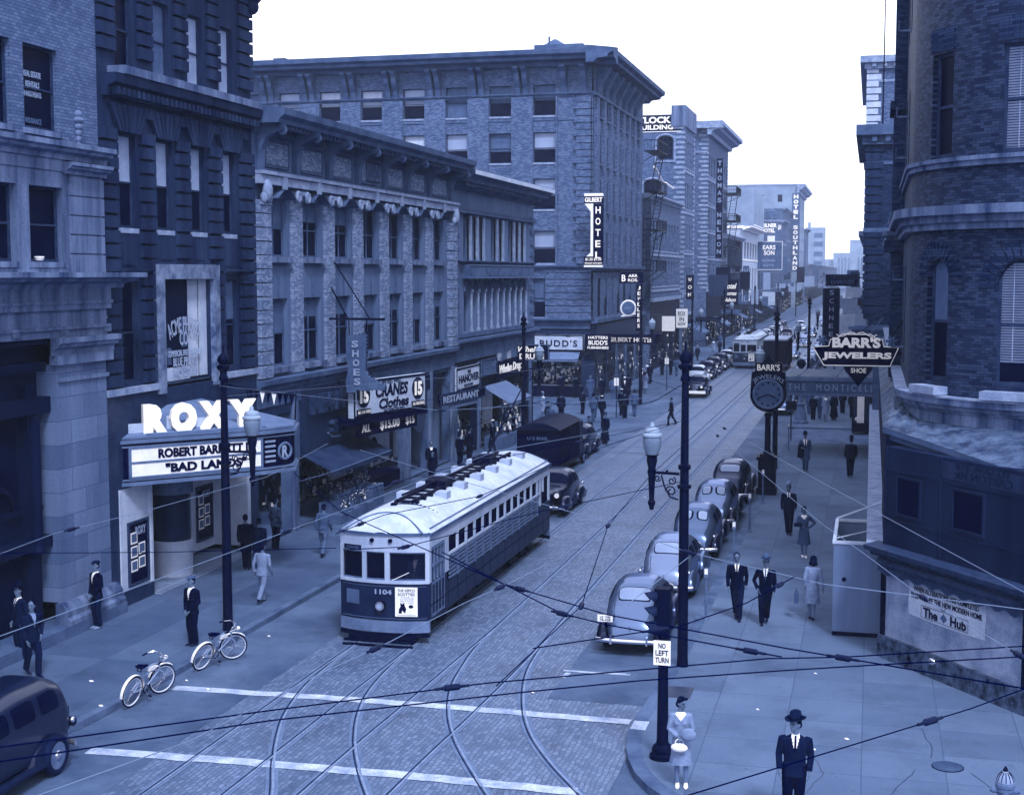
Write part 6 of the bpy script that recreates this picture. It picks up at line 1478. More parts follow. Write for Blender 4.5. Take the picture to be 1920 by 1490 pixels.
# ================================================================== overhead wires
m_insul = mat('insulator_glaze', .12, .6, .03, spec=.1)
def insul(root, p, d, r=.028, L=.15):
    d = Vector(d).normalized(); p = Vector(p); mb = MB()
    mb.tube([p - d * L, p - d * L * .5, p - d * L * .4, p + d * L * .4, p + d * L * .5, p + d * L], [r * .45, r * .5, r, r, r * .5, r * .45], 8)
    mb.build('insulator', m_insul, root, smooth=40)
m_wired = mat('dark_cable', .04, .9, .01, spec=0)
def wire(pts, label, z=6.0, r=.010, ins=(), light=False, sag=.0, cat='overhead wire', m=None):
    P_ = [Vector((p[0], p[1], p[2] if len(p) > 2 else z)) for p in pts]
    t = thing('overhead_wire', label, cat, P_[0], 0); Q = []
    for a, b in zip(P_, P_[1:]):
        k = 6
        for i in range(k): u = i / k; Q.append(a.lerp(b, u) - Vector((0, 0, sag * 4 * u * (1 - u))))
    Q.append(P_[-1]); Q = [q - P_[0] for q in Q]
    MB().tube(Q, r * (.55 if light else .65), 5).build('cable', m or (m_wirel if light else m_wired), t)
    for u in ins:
        i = min(len(Q) - 2, int(u * (len(Q) - 1))); insul(t, Q[i], Q[i + 1] - Q[i])
    return t
m_wirel = mat('light_catching_wire', .5, .6, .03, 3, grey=.5)  # paler copy of the cable: light caught by the wire put into its colour
wire([(-9.5, 5.2), (-6.02, 8.58), (-4.5, 9.84), (-3.04, 10.98), (-1.86, 11.69), (-.82, 12.32), (-.18, 12.53), (3.4, 14.3)], 'dark span wire crossing low over the near crosswalk lines, upper of the pair', ins=(.42,))
wire([(-9.2, 5.2), (-5.84, 8.32), (-4.40, 9.61), (-2.70, 10.8), (-1.81, 11.37), (-.65, 11.98), (.09, 12.34), (3.4, 13.9)], 'dark trolley wire just below the upper span wire in the foreground', r=.010)
wire([(-5.9, 6.0), (-5.21, 7.83), (-4.75, 9.06), (-4.49, 10.89), (-4.27, 11.93), (-4.02, 13.65), (-3.81, 14.61), (-3.64, 15.67)], 'pale wire running up past the front of the near tram, a bead on it', light=True, r=.008, ins=(.57, .85))
wire([(-10.1, 12.5), (-10.21, 14.69), (-10.32, 16.03), (-10.03, 18.04), (-9.76, 21.45), (-10.5, 26)], 'thin pale wire in front of the stone pillar', light=True, r=.008, ins=(.45,))
wire([(-8.0, 9.5), (-7.88, 11.3), (-7.66, 13.76), (-7.47, 16.38), (-7.24, 19.74), (-6.93, 25.74), (-4.28, 32.8)], 'long bright wire rising from the lower left to the tall lamp post', light=True, r=.009, ins=(.55, .8))
wire([(-12, 14.0), (-10.23, 14.72), (-8.37, 15.26), (-6.38, 16.05)], 'level thin wire passing over the theatre doors', r=.008)
wire([(-3.55, 32.3), (-.73, 23.15), (1.65, 15.61), (2.6, 12.6)], 'straight bright wire from mid street down to the right over the shopfront', light=True, r=.009, ins=(.08,))
wire([(-3.57, 31.3), (-.60, 19.3), (.04, 17.09), (.59, 15.09), (1.27, 13.2), (1.7, 12.0)], 'bright wire ending in dark insulators before the cloth notice', light=True, r=.008, ins=(.04, .62, .86))
wire([(-9.5, 25.2), (-6.54, 21.9), (-3.81, 19.04), (-2.11, 16.87), (-.44, 15.48), (1.57, 14.8), (3, 14.4)], 'bright wire crossing in front of the tall lamp post towards the plywood box', light=True, r=.009, ins=(.5,))
wire([(-2.92, 12.13), (-1.74, 13.24), (-1.19, 14.38), (-.77, 15.81)], 'short dark wire from the signal post up to the walking men', ins=(.3, .92))
wire([(-1.9, 7.6), (-1.09, 8.89), (.82, 11.26), (1.9, 12.8)], 'single dark wire with one round insulator crossing the bottom right corner', ins=(.66,), r=.008)
wire([(-9.5, 22.0), (-7.27, 18.51), (-3.84, 14.6), (-2.49, 13.53), (-.69, 12.7), (-.18, 12.5), (1.28, 11.93), (3, 11.2)], 'dark wire slanting from the tram roof down behind the signal head', ins=(.32, .72), r=.011)
wire([(-5.02, 16.12), (-3.84, 14.6), (-2.94, 13.46), (-2.41, 13.13), (-.71, 12.4)], 'dark wire joining the crossing of wires right of the near tram', ins=(.5, .98), r=.011)
wire([(-6.74, 16.95), (-6.61, 18.45), (-5.75, 20.39), (-5.5, 24.1), (-4.11, 32.59)], 'dark wire lying across the near tram roof in the view', ins=(.15, .5), r=.010)
wire([(-7.8, 19.86), (-7.17, 23.04), (-4.2, 32.0)], 'thin wire above the tram roof towards the tall lamp post', r=.009, ins=(.3, .8))
wire([(-6.22, 15.99), (-5.57, 16.33), (-4.58, 19.2), (-2.87, 22.84)], 'dark wire dipping across the tram side windows', ins=(.35, .75), r=.010)
wire([(-2.82, 13.84), (-3.39, 18.41), (-3.56, 23.3), (-3.56, 32.12), (-3.57, 50.85)], 'trolley wire running away up the street over the right track', ins=(.02, .25), r=.009)
wire([(-2.94, 10.92), (-2.82, 13.84)], 'short slack wire joining the junction knots', r=.008)
wire([(-2.41, 13.71), (-2.07, 16.55)], 'short pale jumper wire beside the first parked car', r=.008, light=True)
wire([(-8.85, 30, 5.9), (-8.8, 60, 5.8), (-8.8, 120, 5.8), (-8.8, 300, 5.8)], 'far trolley wire over the right hand track', r=.009)
wire([(-11.9, 30, 5.9), (-11.95, 60, 5.8), (-11.95, 120, 5.8), (-11.95, 300, 5.8)], 'far trolley wire over the left hand track', r=.009)
for i, (y, lb) in enumerate([(33, 'cross span wire between the two nearest lamp posts'), (66.5, 'cross span wire by the street clock'), (101, 'cross span wire at the far street corner'), (140, 'cross span wire beyond the alley'), (190, 'cross span wire far down the street')]):
    wire([(-16.3, y, 6.5), (-10.3, y, 6.0), (-4.3, y, 6.5)], lb, r=.009, light=i % 2 == 0, ins=(.2, .5, .78))
wire([(-16.3, 33.3, 6.2), (-10.5, 52, 5.9), (-4.3, 66.5, 6.6)], 'diagonal guy wire from the theatre lamp post across to the clock', r=.008, light=True)
wire([(-4.25, 32.9, 6.6), (-9.5, 52, 5.9), (-16.2, 66, 6.4)], 'diagonal guy wire from the tall lamp post to the college building lamp', r=.008, ins=(.2, .5))
wire([(-9, 93, 24), (6, 55, 30)], 'pair of wires high at the top right against the sky', r=.03)
# ================================================================== vehicles
m_tire = mat('tyre_rubber', .14, .8, .03, 4); m_white2 = mat('whitewall', .80, .6, .02, 4)
ZR = -.148
def paint(name, g, metal=.25): return mat(name, g, .28, .02, .6, metal=metal, coat=.25, spec=.3)
def pw(xs, x):
    """monotone-ish interpolation through [(x, v..)]"""
    if x <= xs[0][0]: return xs[0][1:]
    for a, b in zip(xs, xs[1:]):
        if x <= b[0]:
            t = (x - a[0]) / (b[0] - a[0]); t = t * t * (3 - 2 * t) * .55 + t * .45
            return tuple(a[i] + (b[i] - a[i]) * t for i in range(1, len(a)))
    return xs[-1][1:]
SEDAN = dict(prof=[  # y, top z, half width at belt, belt z, roof taper
    (-2.28, .50, .40, .45, .1), (-2.22, .74, .50, .62, .1), (-2.08, .93, .58, .72, .1), (-1.85, 1.06, .64, .80, .1), (-1.62, 1.14, .68, .88, .1), (-1.45, 1.24, .70, .96, .12), (-1.22, 1.48, .72, 1.0, .14), (-.95, 1.60, .74, 1.02, .15), (-.45, 1.66, .76, 1.03, .15), (.05, 1.65, .76, 1.03, .15), (.42, 1.56, .75, 1.03, .15), (.68, 1.34, .72, 1.03, .13), (.86, 1.12, .68, 1.0, .1), (1.1, 1.08, .62, .92, .08), (1.6, 1.03, .50, .84, .06), (2.05, .96, .34, .78, .05), (2.2, .84, .24, .7, .05), (2.26, .60, .16, .55, .05)], sill=.36, wheels=(-1.42, 1.52), rw=.34, L=2.3)
BOXY = dict(prof=[(-2.05, .60, .58, .56, .02), (-2.02, 1.0, .68, .85, .03), (-1.98, 1.45, .72, 1.05, .06), (-1.85, 1.70, .74, 1.08, .07), (-1.5, 1.80, .75, 1.08, .07), (-.6, 1.83, .76, 1.08, .07), (.35, 1.78, .76, 1.08, .07), (.5, 1.72, .74, 1.08, .07), (.56, 1.3, .72, 1.06, .05), (.6, 1.14, .62, 1.04, .04), (1.0, 1.12, .52, .98, .04), (1.7, 1.10, .40, .95, .04), (1.85, 1.08, .37, .9, .04), (1.9, .7, .33, .65, .04)], sill=.42, wheels=(-1.35, 1.5), rw=.38, L=2.0)
def body_pt(S, y, u):
    """u 0..1: sill -> top centre on the +x side"""
    zt, w, zb, tp = pw(S['prof'], y); zb = min(zb, zt - .02); sl = S['sill']
    if u < .3:
        t = u / .3; return (w * (.93 + .07 * math.sin(t * PI / 2)), y, sl + (zb - sl) * t)
    f = (u - .3) / .7 * PI / 2
    return (w * (1 - tp * math.sin(f)) * max(0, math.cos(f)) ** .55, y, zb + (zt - zb) * math.sin(f) ** .80)
def body_mb(S, ny=64, nu=20):
    mb = MB(); y0, y1 = S['prof'][0][0], S['prof'][-1][0]; us = [i / nu for i in range(nu + 1)]
    ring = [(1, u) for u in us] + [(-1, u) for u in us[::-1][1:]]; n = len(ring)
    for j in range(ny + 1):
        y = y0 + (y1 - y0) * j / ny
        for s_, u in ring: x, yy, z = body_pt(S, y, u); mb.v.append((s_ * x, yy, z))
    for j in range(ny):
        for i in range(n): mb.f.append((j * n + i, j * n + (i + 1) % n, (j + 1) * n + (i + 1) % n, (j + 1) * n + i)); mb.m.append(0)
    mb.f.append(tuple(range(n))[::-1]); mb.m.append(0); mb.f.append(tuple(ny * n + i for i in range(n))); mb.m.append(0)
    return mb
def patch(S, y0, y1, u0, u1, side, off=.008, n=10, sq=4.0, both=False):
    """rounded glass patch on the body surface; both = spans the centre line with u0 the lower edge on both sides"""
    mb = MB(); N = n
    P_ = []
    for i in range(N + 1):
        for j in range(N + 1):
            a = -1 + 2 * i / N; b = -1 + 2 * j / N
            # squircle map
            m_ = max(abs(a), abs(b)); l_ = (abs(a) ** sq + abs(b) ** sq) ** (1 / sq) if m_ else 1; k = m_ / l_ if m_ else 0
            a *= k; b *= k
            y = (y0 + y1) / 2 + (y1 - y0) / 2 * a
            if both:
                uu = 1 - (1 - u0) * abs(b); s_ = 1 if b >= 0 else -1; x, yy, z = body_pt(S, y, uu); p = Vector((s_ * x, yy, z))
            else:
                uu = (u0 + u1) / 2 + (u1 - u0) / 2 * b; x, yy, z = body_pt(S, y, uu); p = Vector((side * x, yy, z))
            P_.append(p)
    nrm = []
    def at(i, j): return P_[i * (N + 1) + j]
    for i in range(N + 1):
        for j in range(N + 1):
            d1 = at(min(i + 1, N), j) - at(max(i - 1, 0), j); d2 = at(i, min(j + 1, N)) - at(i, max(j - 1, 0)); q = d1.cross(d2)
            c = at(i, j) - Vector((0, at(i, j).y * .6, .9))
            if q.length < 1e-9: q = c
            q.normalize()
            if q.dot(c) < 0: q = -q
            nrm.append(q)
    mb.v = [tuple(p + q * off) for p, q in zip(P_, nrm)]
    for i in range(N):
        for j in range(N): mb.f.append((i * (N + 1) + j, (i + 1) * (N + 1) + j, (i + 1) * (N + 1) + j + 1, i * (N + 1) + j + 1)); mb.m.append(0)
    return mb
def fender(S, yc, side, front, open_=False):
    mb = MB(); rw = S['rw']; xo = .60 if S is BOXY else .72; secs = []
    a0, a1 = (-.62, .75) if front else (-.78, .62)
    L0, L1 = (-.80, .62) if front else (-.66, .74)
    n = 18; ring = 12
    for i in range(n + 1):
        t = -1 + 2 * i / n; y = yc + (L0 if t < 0 else L1) * abs(t) * (1 if t > 0 else 1) * (1 if t > 0 else 1)
        y = yc + (abs(L0) * t if t < 0 else L1 * t)
        e = math.sqrt(max(0, 1 - abs(t) ** 2.4)); zt = .34 + (rw * 2 - .34 + .12) * e; hw = .10 + .11 * e
        for j in range(ring):
            a = 2 * PI * j / ring; x = math.cos(a) * hw; z = math.sin(a)
            zz = (.30 if z < 0 else .30 + (zt - .30) * abs(z) ** .7)
            xx = x * (1.0 if z < 0 else 1.0)
            mb.v.append((side * (xo + xx), y, zz if z >= 0 else .30 + .02 * z))
    for i in range(n):
        for j in range(ring): mb.f.append((i * ring + j, i * ring + (j + 1) % ring, (i + 1) * ring + (j + 1) % ring, (i + 1) * ring + j)); mb.m.append(0)
    mb.f.append(tuple(range(ring))); mb.m.append(0); mb.f.append(tuple(n * ring + j for j in range(ring))); mb.m.append(0)
    return mb
def wheel(root, x, y, rw, side, ww=False):
    t = MB().torus((0, 0, 0), rw - .075, .082, 'x', 26, 10).build('wheel', m_tire, root, smooth=True, loc=(x, y, rw))
    MB().disc((side * .03, 0, 0), rw - .12, 'x', .06, 22).build('rim', m_framel, t); MB().ball((side * .06, 0, 0), (.04, .10, .10), 12, 8).build('hub_cap', m_chrome, t, smooth=True)
    if ww: MB().torus((side * .055, 0, 0), rw - .10, .04, 'x', 24, 6).build('whitewall', m_white2, t, smooth=True)
    return t
def make_car(name, label, cat, S, pm_, loc, rz, group=None, ww=False, split=False, plate=None, trunk=False, pmf=None, spare=False):
    t = thing(name, label, cat, (loc[0], loc[1], ZR), rz, group); pmf = pmf or pm_
    body_mb(S).build('body', pm_, t, smooth=50)
    ya, yb = S['wheels']; bx = S is BOXY
    if bx:
        patch(S, -1.99, -1.80, .44, 0, 1, both=True, n=8).build('rear_window', m_glass, t, smooth=60) if False else MB().box(-.38, .38, -2.05, -1.96, 1.18, 1.48).build('rear_window', m_glass, t)
        for s_ in (1, -1):
            for a, b in ((-1.62, -1.0), (-.82, -.15), (0, .42)): patch(S, a, b, .36, .60, s_, sq=8, off=.01).build('side_window', m_glass, t, smooth=60)
        MB().box(-.55, .55, .50, .60, 1.2, 1.62).build('windscreen', m_glass, t)
    else:
        if split:
            for s_ in (1, -1):
                o = patch(S, -1.41, -1.14, .79, .978, s_, n=8, off=.012).build('rear_window', m_glassl, t, smooth=60); patch(S, -1.44, -1.11, .765, .995, s_, n=8, off=.006).build('window_rim', m_iron, o, smooth=60)
        else:
            o = patch(S, -1.42, -1.13, .80, 0, 1, both=True, off=.012).build('rear_window', m_glassl, t, smooth=60); patch(S, -1.45, -1.10, .775, 0, 1, both=True, off=.006).build('window_rim', m_iron, o, smooth=60)
        fr_ = None
        for s_ in (1, -1):
            for a, b in ((-1.18, -.72), (-.62, -.08), (.02, .50)): patch(S, a, b, .34, .60, s_, sq=5).build('side_window', m_glass, t, smooth=60)
        patch(S, .47, .80, .50, 0, 1, both=True).build('windscreen', m_glass, t, smooth=60)
    for s_ in (1, -1):
        for y, fr in ((ya, False), (yb, True)):
            fender(S, y, s_, fr).build('fender', pmf, t, smooth=50)
            wheel(t, s_ * (.80 if bx else .70), y, S['rw'], s_, ww)
        rb = MB(); rb.box(s_ * .58, s_ * .86, ya + .4, yb - .5, .30, .36); rb.build('running_board', m_tire, t)
        hl = MB().ball((s_ * .50, S['L'] - .42, .86), (.12, .18, .12), 12, 8).build('headlight', pmf if not bx else m_chrome, t, smooth=True); MB().disc((s_ * .50, S['L'] - .24, .86), .095, 'y', .03, 16).build('lens', m_white, hl)
        tl_ = MB().ball((s_ * .72, ya - .62 if not bx else -2.1, .82), (.05, .07, .06), 10, 6).build('tail_lamp', m_chrome, t, smooth=True)
    for yy, s_ in ((-S['L'] - .08, -1), (S['L'] + .08, 1)):
        b = MB(); pts = [(x, yy - s_ * .12 * (abs(x) / .85) ** 3, .42) for x in [-.86 + 1.72 * i / 12 for i in range(13)]]
        b.tube(pts, [(.03, .055)] * 13, 8, side=(0, 1, 0))
        for x in (-.45, .45): b.box(x - .025, x + .025, yy - .04, yy + .04, .34, .56); b.tube([(x, yy, .42), (x, yy - s_ * .3, .42)], .02)
        b.build('bumper', m_chrome, t, smooth=50)
    gr = MB()
    for i in range(9): gr.box(-.15 + i * .035, -.135 + i * .035, S['L'] - .12, S['L'] + .0, .45, .92)
    gr.build('grille', m_chrome, t)
    MB().tube([(0, S['L'] - 1.2, 1.06), (0, S['L'] - .3, .99)], .012).build('bonnet_trim', m_chrome, t)
    if not bx:
        MB().box(-.02, .02, -2.27, -2.2, .66, .78).build('boot_handle', m_chrome, t)
        sm = MB()
        for s_ in (1, -1): sm.tube([tuple(Vector(body_pt(S, y, .70)) * 1 + Vector((0, 0, .004))) if s_ > 0 else (lambda q: (-q[0], q[1], q[2] + .004))(body_pt(S, y, .70)) for y in (-2.1, -1.9, -1.7, -1.5)], .006, 5)
        sm.build('boot_seam', m_iron, t)
    if plate:
        p = MB().box(-.80, -.42, -2.30, -2.28, .88, 1.05).build('number_plate', m_white, t); letters(plate[0], .28, .06, p, (-.61, -2.302, 1.0), m_blackl, .003, .02); letters(plate[1], .28, .06, p, (-.61, -2.302, .93), m_blackl, .003, .02)
        MB().tube([(-.6, -2.26, .88), (-.62, -2.1, .7)], .03).build('plate_lamp', m_iron, t)
    return t
pA = paint('grey_car_paint', .48, .75); pB = paint('light_car_paint', .56, .75); pC = paint('dark_car_paint', .10, .5); pD = paint('silver_car_paint', .40, .75); pE = paint('navy_car_paint', .16, .6); pF = paint('white_car_paint', .76, .3)
CX0 = -5.62
c1_ = make_car('parked_car', 'rounded two tone sedan with a number plate, nearest of the cars parked on the right', 'car', SEDAN, pA, (-5.72, 36.1), .02, 'cars parked along the right kerb', plate=('VA 1940', '78-428'), pmf=pE)
c2_ = make_car('parked_car', 'light sedan parked second from the camera behind the lamp post', 'car', SEDAN, pB, (-5.72, 42.3), 0, 'cars parked along the right kerb', pmf=pD)
c3_ = make_car('parked_car', 'grey sedan parked third in the right kerb row, one wide rear window', 'car', SEDAN, pD, (-5.66, 48.2), 0.01, 'cars parked along the right kerb', pmf=pC, split=True)
c4_ = make_car('parked_car', 'sedan with a two piece oval rear window, fourth in the right kerb row', 'car', SEDAN, pA, (-5.62, 53.8), 0, 'cars parked along the right kerb', pmf=pC, split=True)
c5_ = make_car('parked_car', 'dark sedan parked fifth, just left of the street clock base', 'car', SEDAN, pE, (-5.62, 60.0), 0, 'cars parked along the right kerb', pmf=pC)
c6_ = make_car('old_sedan', 'boxy older sedan cut off by the left edge of the picture', 'car', BOXY, paint('old_grey_paint', .14, .2), (-15.7, 21.6), PI + .02, ww=False); c6_.scale = (1.02,) * 3
MB().box(-.5, .5, -2.35, -2.05, .55, 1.0).tube([(-.7, -2.2, .75), (-.55, -2.2, .75)], .09, 12).build('luggage_trunk', m_iron2, c6_); MB().box(.3, .62, -2.4, -2.37, .8, .98).build('number_plate', m_white, c6_)
c7_ = make_car('moving_car', 'dark sedan with pale roof and big bumper coming down the left lane', 'car', SEDAN, pE, (-13.0, 109), PI, pmf=pE)
MB().box(-.85, .85, -.0, .1, .38, .58).build('front_bumper', m_white, c7_, loc=(0, 2.4, 0))
c8_ = make_car('parked_sedan', 'dark sedan with whitewall tyres parked facing us just beyond the box truck', 'car', SEDAN, pC, (-14.9, 72.0), PI, ww=True)
c9_ = make_car('sedan_behind_tram', 'dark sedan half hidden behind the rear of the near tram', 'car', SEDAN, pC, (-12.3, 55.0), PI)
c10 = make_car('taxi', 'rounded light car at the right kerb just across the alley beneath the canopy', 'car', SEDAN, pD, (-5.9, 97.3), 0)
protos = [c1_, c2_, c3_, c8_, c7_]
snaps = {p.name: snapshot(p) for p in protos + [c10]}
pW = make_car('distant_car', 'pale parked car first in the far left kerb row', 'car', SEDAN, pF, (-14.5, 121), PI, 'cars parked along the far left kerb'); snaps[pW.name] = snapshot(pW)
ords = ['second', 'third', 'fourth', 'fifth', 'sixth', 'seventh', 'eighth', 'ninth', 'tenth', 'eleventh', 'twelfth', 'thirteenth', 'fourteenth', 'fifteenth', 'sixteenth', 'seventeenth', 'eighteenth', 'nineteenth', 'twentieth']
r = random.Random(8)
for i in range(19):
    p = r.choice([c8_, c7_, pW, c2_ if False else pW, c8_]); y = 127.5 + i * 6.2 + r.uniform(-.3, .3)
    o = dup(p, (-14.45 + r.uniform(-.1, .1), y, ZR), PI + r.uniform(-.03, .03), 'parked car %s in the far left kerb row counting away from the camera' % ords[i], 'cars parked along the far left kerb', tree=snaps[p.name]); o.name = 'distant_car'
for i in range(17):
    p = r.choice([c1_, c2_, c3_, c10, c2_]); y = 104 + i * 6.2 + r.uniform(-.3, .3)
    o = dup(p, (-5.75 + r.uniform(-.1, .1), y, ZR), r.uniform(-.03, .03), 'parked car %s in the right kerb row beyond the alley' % ords[i], 'cars parked along the right kerb beyond the alley', tree=snaps[p.name]); o.name = 'distant_car'
for i, (x, y, a, lb) in enumerate([(-8.6, 160, 0, 'car driving away in the right lane beyond the dark truck'), (-8.4, 185, 0, 'second car driving away in the right lane'), (-11.8, 205, PI, 'car coming towards us behind the far tram'), (-8.8, 214, 0, 'third car driving away far up the right lane'), (-11.5, 238, PI, 'distant car coming down the left lane'), (-9, 262, 0, 'farthest car in the right lane')]):
    p = [c2_, c1_, c8_, c3_, pW, c2_][i]; s_ = snaps[p.name]
    o = dup(p, (x, y, ZR), a, lb, 'distant moving cars', tree=s_); o.name = 'distant_car'
# dark box truck by the left kerb, behind the tram
vt = thing('box_truck', 'dark box truck with lettered tailboard standing behind the near tram', 'truck', (-14.8, 62.4, ZR), 0)
b = MB(); b.box(-1.0, 1.0, 0, 4.6, .7, 2.35)
for y in [i * .5 for i in range(10)]: b.box(1.0, 1.03, y, y + .04, .75, 2.3)
b.box(-1.02, 1.02, -.03, 0, 1.35, 1.42); b.box(-1.02, 1.02, -.03, 0, .7, .78); b.build('box_body', m_navy, vt)
rf = MB(); n = 10
for i in range(n):
    a0, a1 = -1 + 2 * i / n, -1 + 2 * (i + 1) / n; z0, z1 = 2.36 + .32 * (1 - a0 * a0), 2.36 + .32 * (1 - a1 * a1)
    rf.add([(a0 * 1.08, -.15, z0), (a1 * 1.08, -.15, z1), (a1 * 1.08, 4.8, z1), (a0 * 1.08, 4.8, z0), (a0 * 1.08, -.15, 2.33), (a1 * 1.08, -.15, 2.33)], [(0, 1, 2, 3), (0, 4, 5, 1)])
rf.build('roof', m_dpanel, vt, smooth=40); letters('U S MAIL', 1.0, .16, vt, (0, -.035, 1.95), m_blindm, .01, .02)
MB().box(-.9, .9, 4.65, 6.0, .6, 2.2).box(-.45, .45, 6.0, 7.0, .6, 1.3).build('cab', m_iron2, vt); MB().box(-.92, .92, .1, 6.9, .45, .62).box(-.9, .9, -.25, -.1, .5, .62).build('chassis', m_iron, vt)
for s_ in (1, -1):
    for y in (1.1, 6.2): wheel(vt, s_ * .85, y, .42, s_)
bs = thing('dark_bus', 'dark square backed bus beside the far tram', 'bus', (-9.05, 139.0, ZR), 0)
b = MB(); b.box(-1.2, 1.2, 0, 8, .45, 2.95); b.build('body', m_navy, bs); MB().box(-1.15, 1.15, -.05, 8.05, 2.96, 3.12).build('roof', m_cream, bs); MB().box(-.9, .9, -.03, 0, 1.7, 2.5).build('rear_window', m_glass, bs); MB().box(-1.2, 1.2, -.12, -.02, .5, .66).build('bumper', m_framel, bs)
for s_ in (1, -1):
    for y in (1.6, 6.4): wheel(bs, s_ * 1.0, y, .45, s_)

# ------------------------------------------------------------------ trams
m_tramn = mat('tram_navy', .17, .45, .04, 1.2, spec=.12); m_tramc = mat('tram_cream', .70, .5, .06, 1.2, streak=1); m_tramr = mat('tram_roof', .76, .7, .05, 1.6); m_trams = mat('tram_skirt', .45, .5, .06, 2)
m_wgl = mat('tram_window_glass', .04, .08, .01, alpha=.35, spec=.4)
def make_tram(label, loc, L=14.4):
    t = thing('tram', label, 'tram', loc, 0); w = 1.22
    def fy(x): return .26 * (abs(x) / w) ** 2.2
    xs = [-w + 2 * w * i / 16 for i in range(17)]
    def front_ring(z0, z1, off=0, m=0, mb=None, x0=-w, x1=w, th=.05):
        mb = mb or MB(); q = [x for x in xs if x0 < x < x1]; q = [x0] + q + [x1]
        for a, b in zip(q, q[1:]):
            mb.add([(a, fy(a) - off, z0), (b, fy(b) - off, z0), (b, fy(b) - off, z1), (a, fy(a) - off, z1), (a, fy(a) + th, z0), (b, fy(b) + th, z0), (b, fy(b) + th, z1), (a, fy(a) + th, z1)], [(0, 1, 2, 3), (4, 7, 6, 5), (0, 4, 5, 1), (3, 2, 6, 7), (0, 3, 7, 4), (1, 5, 6, 2)], m)
        return mb
    ye = L - .26
    def tail(src):                                       # mirrored copy for the rear end
        r_ = MB(); r_.v = [(-p[0], L - p[1], p[2]) for p in src.v]; r_.f = list(src.f); r_.m = list(src.m); return r_
    low = MB(); front_ring(.62, 1.58, mb=low); b = MB(); b.v = list(low.v); b.f = list(low.f); b.m = list(low.m); tt = tail(low); b.add(tt.v, tt.f)
    for s_ in (1, -1): b.box(s_ * w, s_ * (w - .05), .26, ye, .62, 1.30); 
    b.box(-w + .02, w - .02, .3, ye - .05, .55, .62)
    for s_ in (1, -1): b.box(s_ * w, s_ * (w - .05), .26, 1.75, 1.301, 1.58); b.box(s_ * w, s_ * (w - .05), ye - 1.5, ye, 1.301, 1.58)
    b.build('lower_body', m_tramn, t)
    sm = MB()
    for i in range(14):
        for s_ in (1, -1): sm.box(s_ * w, s_ * (w + .006), 1.9 + i * .86, 1.912 + i * .86, .64, 1.29)
    for s_ in (1, -1): sm.box(s_ * w, s_ * (w + .012), .3, ye, .98, 1.0)
    sm.build('panel_seams', m_iron, t)
    b = MB(); front_ring(.30, .60, .03, mb=b); tt = tail(b); b.add(tt.v, tt.f); b.build('bumper_apron', m_trams, t)
    b = MB(); front_ring(.18, .29, .05, mb=b); tt = tail(b); b.add(tt.v, tt.f); b.box(-.9, .9, -.05, .25, .1, .2)
    for z in (-.02,): b.box(-.95, .95, -.30, -.22, .10, .15); b.box(-.95, .95, -.36, -.3, -.0, .06)
    for y in (2.6, 4.3, 10.0, 11.7): b.tube([(-.85, y, .42), (.85, y, .42)], .06); b.disc((.78, y, .42), .40, 'x', .12, 20); b.disc((-.78, y, .42), .40, 'x', .12, 20)
    b.box(-.9, .9, 2.0, 4.9, .45, .6); b.box(-.9, .9, 9.4, 12.3, .45, .6); b.box(.55, .95, 5.8, 8.6, .25, .6)
    for y in (2.2, 4.7, 9.6, 12.1): b.box(.88, .98, y - .2, y + .2, .2, .6)
    b.build('trucks_and_fender', m_iron, t)
    # cream upper front: posts, sill and letterboard around three windows
    wins = [(-1.13, -.54), (-.42, .09), (.22, 1.12)]
    b = MB(); front_ring(1.58, 1.66, .03, mb=b); front_ring(2.40, 2.52, .02, mb=b); front_ring(2.52, 2.86, .0, mb=b)
    for a, c in ((-w, -1.13), (-.54, -.42), (.09, .22), (1.12, w)): front_ring(1.66, 2.40, .01, mb=b, x0=a, x1=c)
    tt = tail(b); b.add(tt.v, tt.f)
    for s_ in (1, -1):
        b.box(s_ * (w + .0), s_ * (w - .06), .26, ye, 2.50, 2.80)
        b.box(s_ * w, s_ * (w - .06), .26, .40, 1.585, 2.50); b.box(s_ * w, s_ * (w - .06), 1.58, 1.95, 1.585, 2.50)
        for i in range(13): y = 2.0 + i * .86; b.box(s_ * (w + .01), s_ * (w - .05), y + .77, y + .86, 2.02, 2.50)
        b.box(s_ * (w + .012), s_ * (w - .05), 1.95, ye - 1.4, 1.99, 2.05)
        for y in (ye - .14, ye - 1.45): b.box(s_ * w, s_ * (w - .06), y, y + .14, 1.585, 2.5)
    b.build('upper_body', m_tramc, t)
    for i, (a, c) in enumerate(wins):
        g_ = front_ring(1.66, 2.40, -.06, x0=a, x1=c, th=.08); tt = tail(g_); g_.build('front_window', m_wgl, t)
        f_ = MB(); front_ring(1.66, 1.70, -.02, mb=f_, x0=a, x1=c, th=.04); front_ring(2.36, 2.40, -.02, mb=f_, x0=a, x1=c, th=.04); f_.build('window_rim', m_framel, t)
        tt.build('rear_window', m_navy, t)
    db = front_ring(2.42, 2.54, .035, x0=-1.08, x1=-.56); d_ = db.build('destination_box', m_black, t); letters('OCEAN VIEW', .42, .07, d_, (-.8, fy(-.8) - .04, 2.48), m_blindm, .004, .01, rotz=-.3)
    b = MB()
    for s_ in (1, -1):
        for i in range(13):
            y = 2.0 + i * .86; b.box(s_ * (w - .07), s_ * (w - .09), y, y + .86, 1.30, 2.5)
    b.box(w - .07, w - .10, .4, 1.6, .65, 2.5); b.box(-w + .07, -w + .10, .4, 1.6, .65, 2.5); b.box(w - .07, w - .1, ye - 1.4, ye, 1.3, 2.5)
